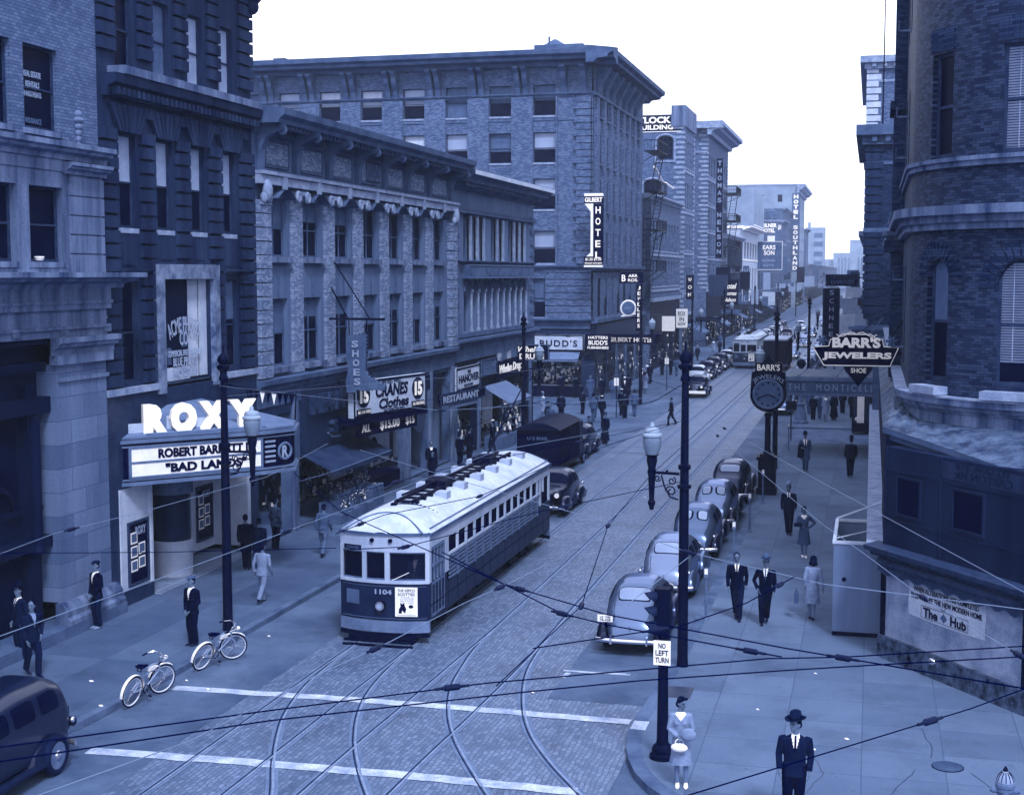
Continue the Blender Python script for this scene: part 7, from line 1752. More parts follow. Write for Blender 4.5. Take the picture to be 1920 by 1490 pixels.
    b.build('side_glass', m_navy, t); MB().box(-w + .11, w - .11, 1.9, 2.0, .65, 2.8).box(-w + .11, w - .11, .5, 1.9, .64, .68).build('cab_bulkhead', m_navy, t)
    for s_ in (1, -1):
        lv = MB()
        for i in range(12):
            y = 2.0 + i * .86
            for k in range(6): lv.box(s_ * (w + .012), s_ * (w - .03), y + .02, y + .76, 1.34 + k * .11, 1.40 + k * .11)
            lv.box(s_ * (w + .02), s_ * (w - .04), y + .77, y + .86, 1.30, 2.0)
        lv.build('window_guards', m_trams if False else m_framel, t)
        dr = MB()
        for y in (.42, .70, .98, 1.26, 1.52): dr.box(s_ * (w + .005), s_ * (w - .05), y, y + .05, .66, 2.50)
        for z in (1.50, .66, 2.42, 1.95): dr.box(s_ * (w + .003), s_ * (w - .05), .47, 1.52, z, z + .07)
        dr.box(s_ * (w - .01), s_ * (w - .04), .47, 1.52, .73, 1.5); dr.build('folding_door', m_framel, t)
    st = MB(); front_ring(2.84, 2.90, .05, mb=st); tt = tail(st); st.add(tt.v, tt.f)
    for s_ in (1, -1): st.box(s_ * (w + .05), s_ * (w - .06), .26, ye, 2.80, 2.88)
    st.build('gutter', m_trimG, t)
    # roof shell
    rf = MB(); ny, nx = 56, 20
    def top(y):
        d = min(y + .06, L + .06 - y); return .45 * (1 - (1 - min(1, d / 1.15)) ** 2.2) + .03
    for j in range(ny + 1):
        y = L * (.5 - .5 * math.cos(PI * j / ny)) if False else (-.05 + (L + .10) * (j / ny if j not in (0,) else 0)); d = min(max(0, y + .05), max(0, L + .05 - y))
        ws = w + .03
        if d < .30: ws = (w + .03) * min(1, ((d + .004) / .30) ** .45)
        for i in range(nx + 1):
            a = -1 + 2 * i / nx; rf.v.append((a * ws, y, 2.885 + top(y) * (1 - abs(a) ** 2.3)))
    for j in range(ny):
        for i in range(nx): rf.f.append((j * (nx + 1) + i, j * (nx + 1) + i + 1, (j + 1) * (nx + 1) + i + 1, (j + 1) * (nx + 1) + i)); rf.m.append(0)
    rf.build('roof', m_tramr, t, smooth=60, fix=False)
    rs_ = MB()
    for yy, s_ in ((.0, 1), (L, -1)): rs_.tube([(x, yy + s_ * (.04 + .62 * (1 - (abs(x) / 1.12) ** 2)), 2.89 + top(.04 + .62 * (1 - (abs(x) / 1.12) ** 2)) * (1 - abs(x / 1.25) ** 2.3)) for x in [-1.1 + 2.2 * i / 16 for i in range(17)]], .022, 6)
    for s_ in (1, -1): rs_.tube([(s_ * 1.16, .5, 2.98), (s_ * 1.16, L - .5, 2.98)], .018, 6)
    rs_.build('roof_seams', m_framel, t)
    vn = MB()
    for i in range(6):
        y = 3.4 + i * 1.75
        for s_ in (1, -1): vn.box(s_ * .52 - .17, s_ * .52 + .17, y - .2 + (s_ > 0) * .3, y + .2 + (s_ > 0) * .3, 3.24, 3.44); 
    vn.build('roof_ventilators', m_tramc, t)
    bd = MB()
    for s_ in (-.22, .22): bd.tube([(s_, 1.9, 3.42), (s_, L - 2, 3.42)], .05)
    for i in range(17): bd.box(-.34, .34, 2.0 + i * .62, 2.14 + i * .62, 3.34, 3.41)
    bd.tube([(0, L - 4.5, 3.6), (0, L - 4.9, 3.5), (0, 1.7, 3.62)], .03); bd.box(-.3, .3, L - 4.9, L - 4.1, 3.42, 3.62); bd.box(-.3, .3, 4.6, 5.6, 3.42, 3.58)
    for k in range(4): bd.torus((0, L - 4.5 + .1 * k, 3.62), .2, .03, 'z', 12, 5)
    bd.build('trolley_base', m_iron, t)
    po = MB(); po.tube([(0, L - 4.2, 3.6), (.25, L + .4, 5.85)], [.035, .02]); po.torus((.25, L + .45, 5.9), .05, .015, 'x', 10, 5); po.build('trolley_pole', m_iron, t)
    rz_ = MB()
    for i in range(9): rz_.tube([(-.1 + i * .105, 1.7 + i * .02, 3.36 - .004 * i * i), (.06 + i * .105, 1.82 + i * .02, 3.38 - .004 * i * i)], .035, 6)
    rz_.build('roof_coils', m_iron2, t); MB().box(-.25, -.1, 1.45, 1.65, 3.3, 3.42).build('roof_box', m_iron, t)
    for x in (-.25, .25): MB().disc((x, fy(x) - .03, 2.70), .055, 'y', .06, 14).build('marker_lamp', m_iron, t)
    MB().disc((-.02, fy(0) - .06, 1.0), .14, 'y', .12, 20).build('headlight_housing', m_iron, t); hl = MB().disc((-.02, fy(0) - .13, 1.0), .08, 'y', .03, 18).build('headlight', m_blind, t)
    MB().torus((-.02, fy(0) - .12, 1.0), .105, .018, 'y', 20, 6).build('headlight_rim', m_chrome, t)
    letters('1104', .46, .13, t, (.05, -.012, 1.36), m_blind, .008, .03)
    rp = MB().box(-1.06, -.68, .0, .04, 1.0, 1.36).build('route_plate', m_trimG, t, rot=(0, 0, -.3), loc=(.0, -.175, 0)); letters('O&O', .28, .12, rp, (-.87, -.002, 1.25), m_blindm, .004, .01); letters('PARK', .24, .08, rp, (-.87, -.002, 1.09), m_blindm, .004, .01)
    ad = MB().box(-.29, .29, -.02, .0, -.38, .38).build('advert_card', m_white, t, loc=(.66, fy(.66) - .03, 1.12), rot=(0, 0, .18)); letters('THE VEPCO', .46, .075, ad, (0, -.021, .3), m_blackl, .003, .02); letters('SCOTTIES', .44, .075, ad, (0, -.021, .2), m_blackl, .003, .02)
    for k, s_ in enumerate(('TAKE A', 'LITTLE TIME', 'SEE A PARK', 'USE A PASS')): letters(s_, .34, .03, ad, (.02, -.021, .12 - k * .05), m_frame, .002, .0)
    MB().plate([(-.2, -.3), (-.12, -.3), (-.11, -.22), (-.03, -.3), (-.0, -.18), (-.04, -.1), (-.05, -.02), (-.1, -.06), (-.16, -.02), (-.15, -.12), (-.19, -.18)], -.023, -.02).ball((.12, -.018, -.12), (.07, .006, .05), 10, 6).box(-.24, .24, -.024, -.02, -.35, -.342).build('dog_drawing', m_blackl, ad)
    sl_ = MB(); front_ring(.66, .675, .012, mb=sl_, x0=-1.15, x1=1.15, th=.0); front_ring(1.5, 1.51, .012, mb=sl_, x0=-1.15, x1=1.15, th=.0); sl_.build('pinstripe', m_blindm, t)
    MB().tube([(.3, -.03, 1.68), (.75, -.0, 1.9)], .01, 5).build('wiper', m_white, t)
    return t
tram1 = make_tram('big tram numbered 1104 with white roof and a scottie dog advert on its front', (-12.1, 33.55, ZR))
tram2 = dup(tram1, (-12.25, 141.5, ZR), 0, 'smaller distant tram on the left track beyond the street corner', tree=snapshot(tram1))

# ------------------------------------------------------------------ bicycles
def bicycle(label, loc, rz, steer, lean, light=True, carrier=False):
    t = thing('bicycle', label, 'bicycle', loc, rz, 'bicycles leaning at the left kerb'); t.rotation_euler = (0, lean, rz)   # local +y forward
    R_ = .33
    def whl(y, rot=0, name='wheel'):
        tt = MB().torus((0, 0, 0), R_, .024, 'x', 30, 8); o = tt.build(name, m_tire, t, smooth=True, loc=(0, y, R_ + .02), rot=(0, 0, rot))
        MB().torus((0, 0, 0), R_ - .018, .020, 'x', 30, 6).build('rim', m_white2, o, smooth=True)
        sp = MB(); 
        for i in range(18): a = 2 * PI * i / 18; sp.tube([(.02 if i % 2 else -.02, .02 * math.cos(a + 1), .02 * math.sin(a + 1)), (0, (R_ - .02) * math.cos(a), (R_ - .02) * math.sin(a))], .0022, 4)
        sp.tube([(-.04, 0, 0), (.04, 0, 0)], .022, 8); sp.build('spokes', m_chrome, o)
        return o
    whl(-.53); whl(.55, steer)
    fm = m_blind if light else m_framel
    f_ = MB(); ht = (0, .36, .78); hb = (0, .40, .62); bb = (0, -.08, .30); st = (0, -.22, .72)
    f_.tube([ht, hb], .022); f_.tube([hb, bb], .018); f_.tube([bb, st], .017); f_.tube([ht, (0, .1, .82), st], .016); f_.tube([hb, (0, .1, .66), (0, -.2, .62)], .014)
    for s_ in (.05, -.05): f_.tube([bb, (s_, -.53, .35)], .011); f_.tube([(0, -.2, .64), (s_, -.53, .35)], .010); f_.tube([(0, .42, .6), (s_ * 1.1, .48, .55), (s_ * 1.1, .55, .35)], .013)
    f_.tube([st, (0, -.26, .84)], .013); f_.build('frame', fm, t, smooth=True)
    MB().box(-.03, .03, -.02, .22, .69, .78).build('tank', m_white, t)
    sd = MB(); sd.tube([(0, -.40, .88), (0, -.30, .885), (0, -.16, .86), (0, -.08, .85)], [(.10, .03), (.11, .035), (.05, .03), (.025, .02)], 10, side=(1, 0, 0)); sd.tube([(-.05, -.36, .86), (-.05, -.36, .78), (.05, -.36, .78), (.05, -.36, .86)], .012); sd.build('saddle', m_black, t, smooth=True)
    for y, a0, a1, rot in ((-.53, -.1, 3.3, 0), (.55, .9, 2.9, steer)):
        mg = MB(); n = 16; rr = R_ + .05
        for i in range(n):
            u0 = a0 + (a1 - a0) * i / n; u1 = a0 + (a1 - a0) * (i + 1) / n
            for sx in ((-.035, 0, .0, -.012), (0, .035, -.012, .0)):
                mg.add([(sx[0], rr * math.cos(u0), rr * math.sin(u0) + (0 if sx[0] else .012)), (sx[1], rr * math.cos(u0), rr * math.sin(u0) + (0 if sx[1] else .012)), (sx[1], rr * math.cos(u1), rr * math.sin(u1) + (0 if sx[1] else .012)), (sx[0], rr * math.cos(u1), rr * math.sin(u1) + (0 if sx[0] else .012))], [(0, 1, 2, 3)])
        mg.build('mudguard', m_white, t, loc=(0, y, R_ + .02), rot=(0, 0, rot))
    hbm = MB(); c_, s_2 = math.cos(steer), math.sin(steer)
    def hp(x, y, z): return (x * c_ - y * s_2, .34 + x * s_2 + y * c_, z)
    hbm.tube([hp(0, 0, .78), hp(0, .02, .92), hp(0, .07, .94)], .014)
    for sg_ in (1, -1): hbm.tube([hp(0, .07, .94), hp(sg_ * .12, .10, .97), hp(sg_ * .26, .02, .98), hp(sg_ * .30, -.16, .93)], .012)
    hbm.build('handlebar', m_chrome, t, smooth=True)
    gp = MB()
    for sg_ in (1, -1): gp.tube([hp(sg_ * .295, -.12, .94), hp(sg_ * .305, -.24, .90)], .018)
    gp.build('grips', m_black, t); MB().ball(hp(0, .16, .9), (.05, .07, .05), 10, 7).build('headlight', m_white, t, smooth=True)
    pdl = MB(); pdl.torus((.03, -.08, .30), .09, .012, 'x', 20, 5); pdl.tube([(.05, -.08, .30), (.05, -.02, .14)], .01); pdl.tube([(-.05, -.08, .30), (-.05, -.14, .46)], .01); pdl.box(.05, .14, -.05, .03, .12, .145); pdl.box(-.14, -.05, -.17, -.1, .45, .475)
    pdl.tube([(.03, -.08, .38), (.03, -.5, .40)], .006); pdl.tube([(.03, -.08, .22), (.03, -.5, .31)], .006); pdl.build('crank_and_chain', m_iron, t)
    MB().tube([(.05, -.08, .25), (.14, -.02, .02)], .008).build('kickstand', m_chrome, t)
    return t
bicycle('white fendered bicycle nearest the camera standing at the left kerb', (-15.58, 27.6, -.13), math.radians(-8), -.35, .16)
bicycle('second bicycle with pale frame leaning by the lamp post and the man in a cap', (-15.35, 30.6, -.13), math.radians(-16), -.6, .26)
# ================================================================== people
def fuse(mb, name, mats, parent, vox, pick=None):
    me = bpy.data.meshes.new(name); me.from_pydata(mb.v, [], mb.f)
    bm = bmesh.new(); bm.from_mesh(me); bmesh.ops.recalc_face_normals(bm, faces=bm.faces); bm.to_mesh(me); bm.free()
    ob = bpy.data.objects.new('tmp', me); COL.objects.link(ob)
    md = ob.modifiers.new('r', 'REMESH'); md.mode = 'VOXEL'; md.voxel_size = vox; md.adaptivity = 0
    dg = bpy.context.evaluated_depsgraph_get(); out = bpy.data.meshes.new_from_object(ob.evaluated_get(dg)); out.name = name
    bpy.data.objects.remove(ob); bpy.data.meshes.remove(me)
    if not isinstance(mats, (list, tuple)): mats = [mats]
    out.materials.clear()
    for m in mats: out.materials.append(m)
    if pick:
        idx = []
        for p in out.polygons: idx.append(pick(p.center, p.normal))
        out.polygons.foreach_set('material_index', idx)
    out.polygons.foreach_set('use_smooth', [True] * len(out.polygons)); out.update()
    return link(name, out, parent)
m_skin = mat('skin', .44, .6, .03, 5, grey=.5); m_hair = mat('dark_hair', .08, .6, .03, 12, spec=0); m_eye = mat('dark_eye', .06, .4, .01); m_lip = mat('lips', .34, .5, .02)
m_suit = mat('dark_wool_suit', .13, .9, .025, 9, bump=.6, spec=0); m_suit2 = mat('black_wool', .06, .9, .02, 9, bump=.6, spec=0); m_grey = mat('grey_wool', .34, .9, .03, 9, bump=.6, spec=0); m_light = mat('light_cloth', .54, .9, .04, 9, bump=.6, spec=0); m_tweed = mat('tweed_cloth', .40, .9, .06, 26, bump=.6, spec=0)
m_shirt = mat('white_shirt', .90, .7, .02, 6); m_shoe = mat('black_shoe', .04, .3, .01, 5, spec=.5); m_wshoe = mat('white_shoe', .90, .5, .02, 5); m_stock = mat('stocking', .46, .6, .03, 5); m_check = mat('checked_cloth', .26, .9, .10, 16, bump=.6, spec=0)
def person(label, loc, face, jacket=None, legs=None, hat=None, hatm=None, shirt=None, tie=None, female=False, outfit='suit', pose='stand', arms='side', stride=0.0, head=0.0, tilt=0.0, h=1.75, vox=.014, shoes=None, hairm=None, group=None, bag=None, legm=None, lean=0, hairstyle='short'):
    t = thing('person', label, 'person', loc, face, group); sc = h / 1.75; t.scale = (sc,) * 3; t.rotation_euler = ((.055 if abs(stride) > .2 else .0), (.02 if len(label) % 2 else -.02), face)
    jacket = jacket or m_suit; legs = legs or jacket; shoes = shoes or m_shoe; hairm = hairm or m_hair; det = vox < .02
    sw = .165 if female else .195; s = stride; pz = .93 - abs(s) * .03
    def V3(x, y, z): return Vector((x, y, z))
    hipL, hipR = V3(.085, 0, pz), V3(-.085, 0, pz)
    def leg(x, st):
        yf = -.34 * st; lift = .07 if st < -.3 else 0.0
        ank = V3(x * (.9 if abs(st) < .1 else .55), yf, .085 + lift); hip = V3(x, 0, pz); kn = (hip + ank) / 2 + V3(x * .05, -.045 - .05 * abs(st), .01)
        return hip, kn, ank, lift
    LG = [leg(.09, s), leg(-.09, -s)]
    # arms
    sh = [V3(sw, 0, 1.40), V3(-sw, 0, 1.40)]; AR = []
    for i, sg_ in enumerate((1, -1)):
        st = -s * sg_ * .8; md_ = arms[i] if isinstance(arms, tuple) else arms
        if md_ == 'side': el = V3(sg_ * (sw + .045), .035 + -.10 * st, 1.13); wr = V3(sg_ * (sw + .03), -.06 - .24 * st, .89)
        elif md_ == 'pocket': el = V3(sg_ * (sw + .11), .07, 1.13); wr = V3(sg_ * (sw - .01), -.08, .93)
        elif md_ == 'hip': el = V3(sg_ * (sw + .22), .08, 1.17); wr = V3(sg_ * (sw - .03), -.05, 1.02)
        elif md_ == 'front': el = V3(sg_ * (sw + .06), -.02, 1.14); wr = V3(sg_ * .05, -.20, 1.03)
        elif md_ == 'low': el = V3(sg_ * (sw + .05), -.0, 1.13); wr = V3(sg_ * .07, -.17, .90)
        elif md_ == 'hold': el = V3(sg_ * (sw + .06), .0, 1.13); wr = V3(sg_ * (sw - .05), -.22, 1.12)
        elif md_ == 'carry': el = V3(sg_ * (sw + .08), .02, 1.12); wr = V3(sg_ * (sw + .12), -.03, .86)
        AR.append((sh[i], el, wr))
    body = MB(); X = (1, 0, 0)
    body.tube([V3(0, .0, .84), V3(0, 0, .93), V3(0, 0, 1.06), V3(0, 0, 1.2), V3(0, .005, 1.33), V3(0, .01, 1.42), V3(0, .01, 1.47)], [(.13, .09), (.155, .105), (.125, .09), (.145, .10), (.165, .105), (.14, .08), (.06, .06)], 14, side=X)
    body.tube([V3(0, .01, 1.40), V3(0, -.005, 1.56)], [(.055, .06), (.05, .055)], 12, side=X)
    for hp, kn, an, lf in LG:
        body.tube([hp + V3(0, 0, .03), hp.lerp(kn, .5), kn, kn.lerp(an, .35) + V3(0, .015, 0), an], [.082, .072, .052, .052 if True else .05, .036], 12)
        body.tube([an + V3(0, .05, -.045), an + V3(0, .0, -.05), an + V3(0, -.10, -.06 - lf * .4), an + V3(0, -.17, -.07 - lf * .5)], [(.03, .025), (.038, .034), (.04, .024), (.025, .014)], 10, side=X)
    for i, (a, e, w) in enumerate(AR):
        sg_ = (1, -1)[i]; body.tube([a - V3(sg_ * .04, 0, 0), a.lerp(e, .3), e, e.lerp(w, .35), w], [.05, .046, .036, .036, .025], 10)
        d = (w - e).normalized(); 
        if d.z > -.5: d = (d + V3(-sg_ * .3, 0, 0)).normalized()
        nrm = V3(sg_, 0, 0) if abs(d.z) > .6 else V3(0, 0, 1); ax = nrm.cross(d); ax = V3(0, -1, 0) if ax.length < .1 else ax.normalized()
        if ax.y > 0: ax = -ax
        pc = w + d * .05; body.tube([w, pc, w + d * .09], [(.028, .017), (.038, .016), (.036, .014)], 8, side=ax)
        if det:
            for k in range(4):
                o = ax * (-.027 + .018 * k); L = (.062, .074, .070, .056)[3 - k]; p0 = w + d * .085 + o; cu = -nrm * .02
                body.tube([p0, p0 + d * L * .5 + cu * .4, p0 + d * L * .85 + cu * 1.4], [.0085, .0082, .0072], 6)
            body.tube([w + d * .03 + ax * .03, w + d * .055 + ax * .052 - nrm * .01, w + d * .085 + ax * .055 - nrm * .02], [.011, .010, .008], 6)
    # head
    hm = MB(); hm.ball((0, -.005, 1.66), (.074, .092, .112), 18, 12); hm.ball((0, -.028, 1.60), (.056, .062, .06), 14, 8); hm.ball((0, .02, 1.68), (.076, .085, .09), 14, 8)
    hm.tube([(0, -.092, 1.675), (0, -.106, 1.655), (0, -.112, 1.638), (0, -.092, 1.628)], [.010, .012, .015, .012], 8)
    hm.ball((0, -.086, 1.592), (.024, .014, .012), 8, 6); hm.ball((0, -.078, 1.563), (.026, .02, .016), 8, 6); hm.ball((0, -.082, 1.692), (.05, .014, .012), 8, 6)
    for sg_ in (1, -1): hm.ball((sg_ * .076, .005, 1.645), (.012, .022, .032), 8, 6)
    ch_, sh_ = math.cos(head), math.sin(head); ct, st_ = math.cos(tilt), math.sin(tilt)
    def hrot(p):
        x, y, z = p[0], p[1], p[2] - 1.54; y, z = y * ct - z * st_, y * st_ + z * ct; x, y = x * ch_ - y * sh_, x * sh_ + y * ch_; return (x, y, z + 1.54)
    body.add([hrot(p) for p in hm.v], hm.f)
    def hinv(c):
        x, y, z = c.x, c.y, c.z - 1.54; x, y = x * ch_ + y * sh_, -x * sh_ + y * ch_; y, z = y * ct + z * st_, -y * st_ + z * ct; return x, y, z + 1.54
    legi = 3
    def pick(c, n):
        if c.z > 1.5:
            x, y, z = hinv(c)
            if y < -.07 and abs(abs(x) - .03) < .013 and abs(z - 1.668) < .008: return 1
            if y < -.07 and abs(abs(x) - .03) < .02 and abs(z - 1.692) < .006: return 1
            if y < -.078 and abs(x) < .022 and abs(z - 1.592) < .006: return 2
        if c.z < .9 and female and abs(c.x) < .15 and c.z < .8: return 3
        return 0
    fuse(body, 'body', [m_skin, m_eye, m_lip, legm or m_stock], t, min(vox, .012) if det else vox, pick)
    # hair
    hr = MB()
    if hairstyle == 'long':
        hr.ball((0, .025, 1.685), (.095, .095, .105), 14, 10); hr.ball((0, .065, 1.60), (.105, .075, .11), 14, 8)
        for k in range(7): a = PI * k / 6; hr.ball((.085 * math.cos(a), .03 + .06 * math.sin(a), 1.55), (.04, .04, .045), 8, 6)
    elif hairstyle == 'wave':
        hr.ball((0, .022, 1.695), (.088, .088, .092), 14, 10); hr.ball((0, .05, 1.62), (.092, .065, .08), 12, 8)
        for k in range(5): hr.ball((-.06 + .03 * k, -.055, 1.765 - .004 * abs(k - 2)), (.025, .03, .025), 8, 6)
    else: hr.ball((0, .02, 1.69), (.083, .086, .092), 14, 10); hr.ball((0, .045, 1.64), (.079, .06, .07), 12, 8)
    hr.v = [hrot(p) for p in hr.v]; hr.build('hair', hairm, t, smooth=True)
    # clothes
    J = MB(); hem = {'suit': .80, 'coat': .55, 'shirt': .92, 'dress': .95, 'longcoat': .22, 'vest': .90}[outfit]
    wb = .17 if female else .185; ring = [(V3(0, .0, hem), (wb + (.10 if outfit == 'longcoat' else .05 if outfit == 'coat' else .005), .145 + (.08 if outfit == 'longcoat' else .03 if outfit == 'coat' else 0)))]
    if hem < .85: ring.append((V3(0, 0, .88), (wb + .005, .135)))
    ring += [(V3(0, 0, 1.05), (wb - (.035 if female else .022), .115)), (V3(0, 0, 1.2), (wb - .01, .125)), (V3(0, .0, 1.33), (wb + .012, .128)), (V3(0, .005, 1.42), (wb - .01, .105)), (V3(0, .01, 1.475), (.075, .075))]
    J.tube([a for a, b in ring], [b for a, b in ring], 20, side=X)
    for a, e, w in AR:
        sg_ = 1 if a.x > 0 else -1; wz = e.lerp(w, .93)
        J.tube([a - V3(sg_ * .05, 0, -.01), a + V3(0, 0, .0), a.lerp(e, .35), e, e.lerp(w, .4), wz], [.06, .068, .062, .054, .05, .044], 12)
    if female and outfit != 'longcoat':
        for sg_ in (1, -1): J.ball((sg_ * .065, -.085, 1.27), (.065, .05, .07), 10, 7)
    def pj(c, n):
        if c.z > 1.10 and c.y < -.03 and n.y < .2 and shirt is not None:
            w_ = (c.z - (1.19 if outfit == 'suit' else 1.05)) * .22
            if female: w_ = (c.z - 1.33) * .9
            if abs(c.x) < w_: return 2 if (tie is not None and abs(c.x) < .02 + .012 * (1.45 - c.z)) else 1
        return 0
    fuse(J, {'suit': 'jacket', 'coat': 'coat', 'longcoat': 'long_coat', 'shirt': 'shirt', 'dress': 'blouse', 'vest': 'waistcoat'}[outfit], [jacket, shirt or m_shirt, tie or m_suit2], t, vox, pj)
    if shirt is not None and not female:
        cl = MB(); cl.tube([V3(0, .01, 1.45), V3(0, .0, 1.50)], [(.066, .068), (.058, .060)], 14, side=X); cl.build('collar', shirt, t, smooth=True)
    if outfit == 'suit' and shirt is not None and det and not female:          # lapels standing a little off the chest
        lp = MB()
        for sg_ in (1, -1): lp.add([(sg_ * .012, -.142, 1.14), (sg_ * .055, -.132, 1.38), (sg_ * .115, -.118, 1.40), (sg_ * .095, -.128, 1.33), (sg_ * .10, -.134, 1.30), (sg_ * .03, -.142, 1.10)], [(0, 1, 2, 3, 4, 5)])
        lp.build('lapels', jacket, t)
    if female and outfit in ('coat', 'dress', 'suit'):
        S_ = MB(); z0 = .46; fl = .23
        S_.tube([V3(0, 0, z0), V3(0, 0, .62), V3(0, 0, .80), V3(0, 0, .93), V3(0, 0, 1.04)], [(fl, .19), (.205, .17), (.185, .15), (.172, .135), (.13, .10)], 20, side=X)
        b0 = 0
        for i, v in enumerate(S_.v):                     # soft folds at the hem
            k = max(0, (.8 - v[2]) / .34); a = math.atan2(v[1], v[0]); f = 1 + .07 * k * math.sin(a * 7); S_.v[i] = (v[0] * f, v[1] * f - .05 * k * abs(s), v[2])
        S_.build('skirt', legs, t, smooth=60)
    else:
        T = MB(); T.tube([V3(0, 0, .80), V3(0, 0, .90), V3(0, 0, 1.03)], [(.155, .115), (.165, .122), (.145, .105)], 16, side=X)
        for hp, kn, an, lf in LG: T.tube([hp + V3(0, 0, .05), hp.lerp(kn, .5), kn, kn.lerp(an, .5) + V3(0, .01, 0), an + V3(0, .01, -.02)], [.098, .094, .080, .074, .072], 14)
        fuse(T, 'trousers', legs, t, vox)
    sh_o = MB()
    for hp, kn, an, lf in LG:
        sh_o.tube([an + V3(0, .062, -.052), an + V3(0, .03, -.047), an + V3(0, -.05, -.050), an + V3(0, -.12, -.058 - lf * .4), an + V3(0, -.19, -.066 - lf * .5)], [(.026, .026), (.038, .038), (.042, .036), (.046, .026), (.026, .016)], 10, side=X)
    sh_o.build('shoes', shoes, t, smooth=True)
    if hat:
        H_ = MB(); hm_ = hatm or m_suit
        if hat == 'fedora':
            H_._lathe([(.158, 1.742), (.163, 1.746), (.14, 1.750), (.096, 1.750), (.096, 1.765), (.093, 1.81), (.085, 1.865), (.06, 1.885), (.02, 1.872)], (0, .005, 0), 20, 0)
            H_.v = [(p[0] * .92, p[1] * 1.12, p[2] + (.016 * (abs(p[0]) / .13) if p[2] < 1.75 else (-.022 if p[2] > 1.86 and p[1] < -.03 else 0))) for p in H_.v]
        elif hat == 'cap': H_.ball((0, .015, 1.745), (.105, .12, .04), 16, 8); H_.tube([(0, -.07, 1.735), (0, -.14, 1.722)], [(.06, .012), (.05, .006)], 10, side=X)
        elif hat == 'sailor': H_._lathe([(.07, 1.74), (.088, 1.745), (.098, 1.79), (.07, 1.785), (.05, 1.80), (.01, 1.81)], (0, .0, 0), 16, 0)
        elif hat == 'lady': H_._lathe([(.12, 1.745), (.12, 1.75), (.08, 1.76), (.07, 1.80), (.03, 1.82)], (0, .02, 0), 16, 0)
        H_.v = [hrot(p) for p in H_.v]; ho = H_.build('hat', hm_, t, smooth=50)
        if hat == 'fedora':
            bd = MB()._lathe([(.099, 1.752), (.097, 1.785), (.09, 1.785)], (0, .005, 0), 18, 0); bd.v = [hrot((p[0] * .93, p[1] * 1.13, p[2])) for p in bd.v]; bd.build('hat_band', m_suit2, ho, smooth=True)
    t['hands'] = ''; del t['hands']
    return t, AR
def item(mb, name, label, cat, m, p, smooth=True, kids=()):
    t = mb.build(name, m, None, smooth=smooth, loc=p); tag(t, label, cat); 
    for kmb, kn, km in kids: kmb.build(kn, km, t, smooth=True)
    return t
NF = 0.0
person('stout man in dark three piece suit and fedora at the bottom, looking to his right', (-1.13, 23.75, 0), .05, m_suit, m_suit2, 'fedora', m_suit, m_shirt, m_suit2, outfit='suit', arms='side', head=-.75, tilt=.1, h=1.84, vox=.011)[0].scale.x = 1.12
person('woman in light jacket and skirt with white collar and shoes at the corner kerb', (-3.2, 25.0, 0), .12, m_light, m_light, None, shirt=m_shirt, female=True, outfit='suit', arms=('front', 'front'), head=.75, tilt=.25, h=1.66, vox=.011, shoes=m_wshoe, hairstyle='wave', legm=m_stock)
item(MB().ball((0, 0, 0), (.155, .06, .085), 14, 8).torus((0, 0, .09), .07, .009, 'y', 16, 5), 'handbag', 'pale handbag held by the woman at the corner kerb', 'handbag', m_shirt, (-3.22, 24.76, .80))
item(MB().ball((0, 0, 0), (.14, .04, .12), 16, 8), 'folded_hat', 'round pale hat clasped to the chest of the woman at the corner', 'hat', m_light, (-3.05, 24.74, 1.06))
person('bareheaded man in open dark jacket, white shirt and dark tie, walking towards us', (-3.36, 37.8, 0), .05, m_suit2, m_suit, None, None, m_shirt, m_suit2, arms='side', stride=.45, tilt=.15, h=1.84, vox=.013)
person('man in fedora and dark suit with hand in pocket walking beside the bareheaded man', (-2.62, 37.5, 0), -.02, m_suit2, m_suit2, 'fedora', m_grey, m_shirt, m_grey, arms=('side', 'pocket'), stride=-.4, h=1.80, vox=.013)
person('dark curly haired woman in light knee length coat seen from behind', (-1.42, 38.3, 0), PI - .05, m_light, m_light, female=True, outfit='coat', arms=('side', 'carry'), stride=.25, h=1.72, vox=.013, hairstyle='long', legm=m_stock)
item(MB().box(-.05, .05, -.16, .16, -.17, .13).tube([(0, -.1, .13), (0, -.07, .24), (0, .07, .24), (0, .1, .13)], .01), 'shopping_bag', 'shopping bag carried by the woman in the light coat', 'bag', m_grey, (-1.82, 38.25, .62), False)
person('man in pale hat and dark jacket standing between meters and the woman with books', (-2.72, 50.8, 0), .03, m_suit, m_suit2, 'fedora', m_light, m_shirt, m_suit, arms='side', stride=.15, h=1.80, vox=.016)
person('woman in white blouse and grey skirt with books, one hand on her hip', (-2.0, 46.8, 0), .15, m_grey, m_grey, None, shirt=m_shirt, female=True, outfit='suit', arms=('hip', 'hold'), stride=.2, h=1.68, vox=.016, shoes=m_wshoe, hairstyle='wave')
item(MB().box(-.13, .13, -.09, .09, -.05, .05), 'books', 'stack of dark books carried by the woman in the white blouse', 'books', m_suit, (-2.2, 46.55, 1.12), False)
person('man in grey coat and hat carrying a dark coat over one arm', (-2.9, 67.6, 0), .05, m_grey, m_grey, 'fedora', m_suit, m_shirt, m_suit2, outfit='coat', arms=('side', 'hold'), stride=.3, h=1.80, vox=.018)
item(MB().tube([(0, 0, .3), (0, 0, .1), (0, .02, -.35)], [(.10, .05), (.15, .08), (.16, .08)], 12, side=(1, 0, 0)), 'carried_coat', 'dark coat draped over the arm of the man in the grey coat', 'coat', m_suit2, (-3.12, 67.42, 1.0))
person('man in black suit and hat walking away alone on the right pavement', (-.8, 65.8, 0), PI + .1, m_suit2, m_suit2, 'fedora', m_suit2, arms='side', stride=.35, h=1.84, vox=.018)
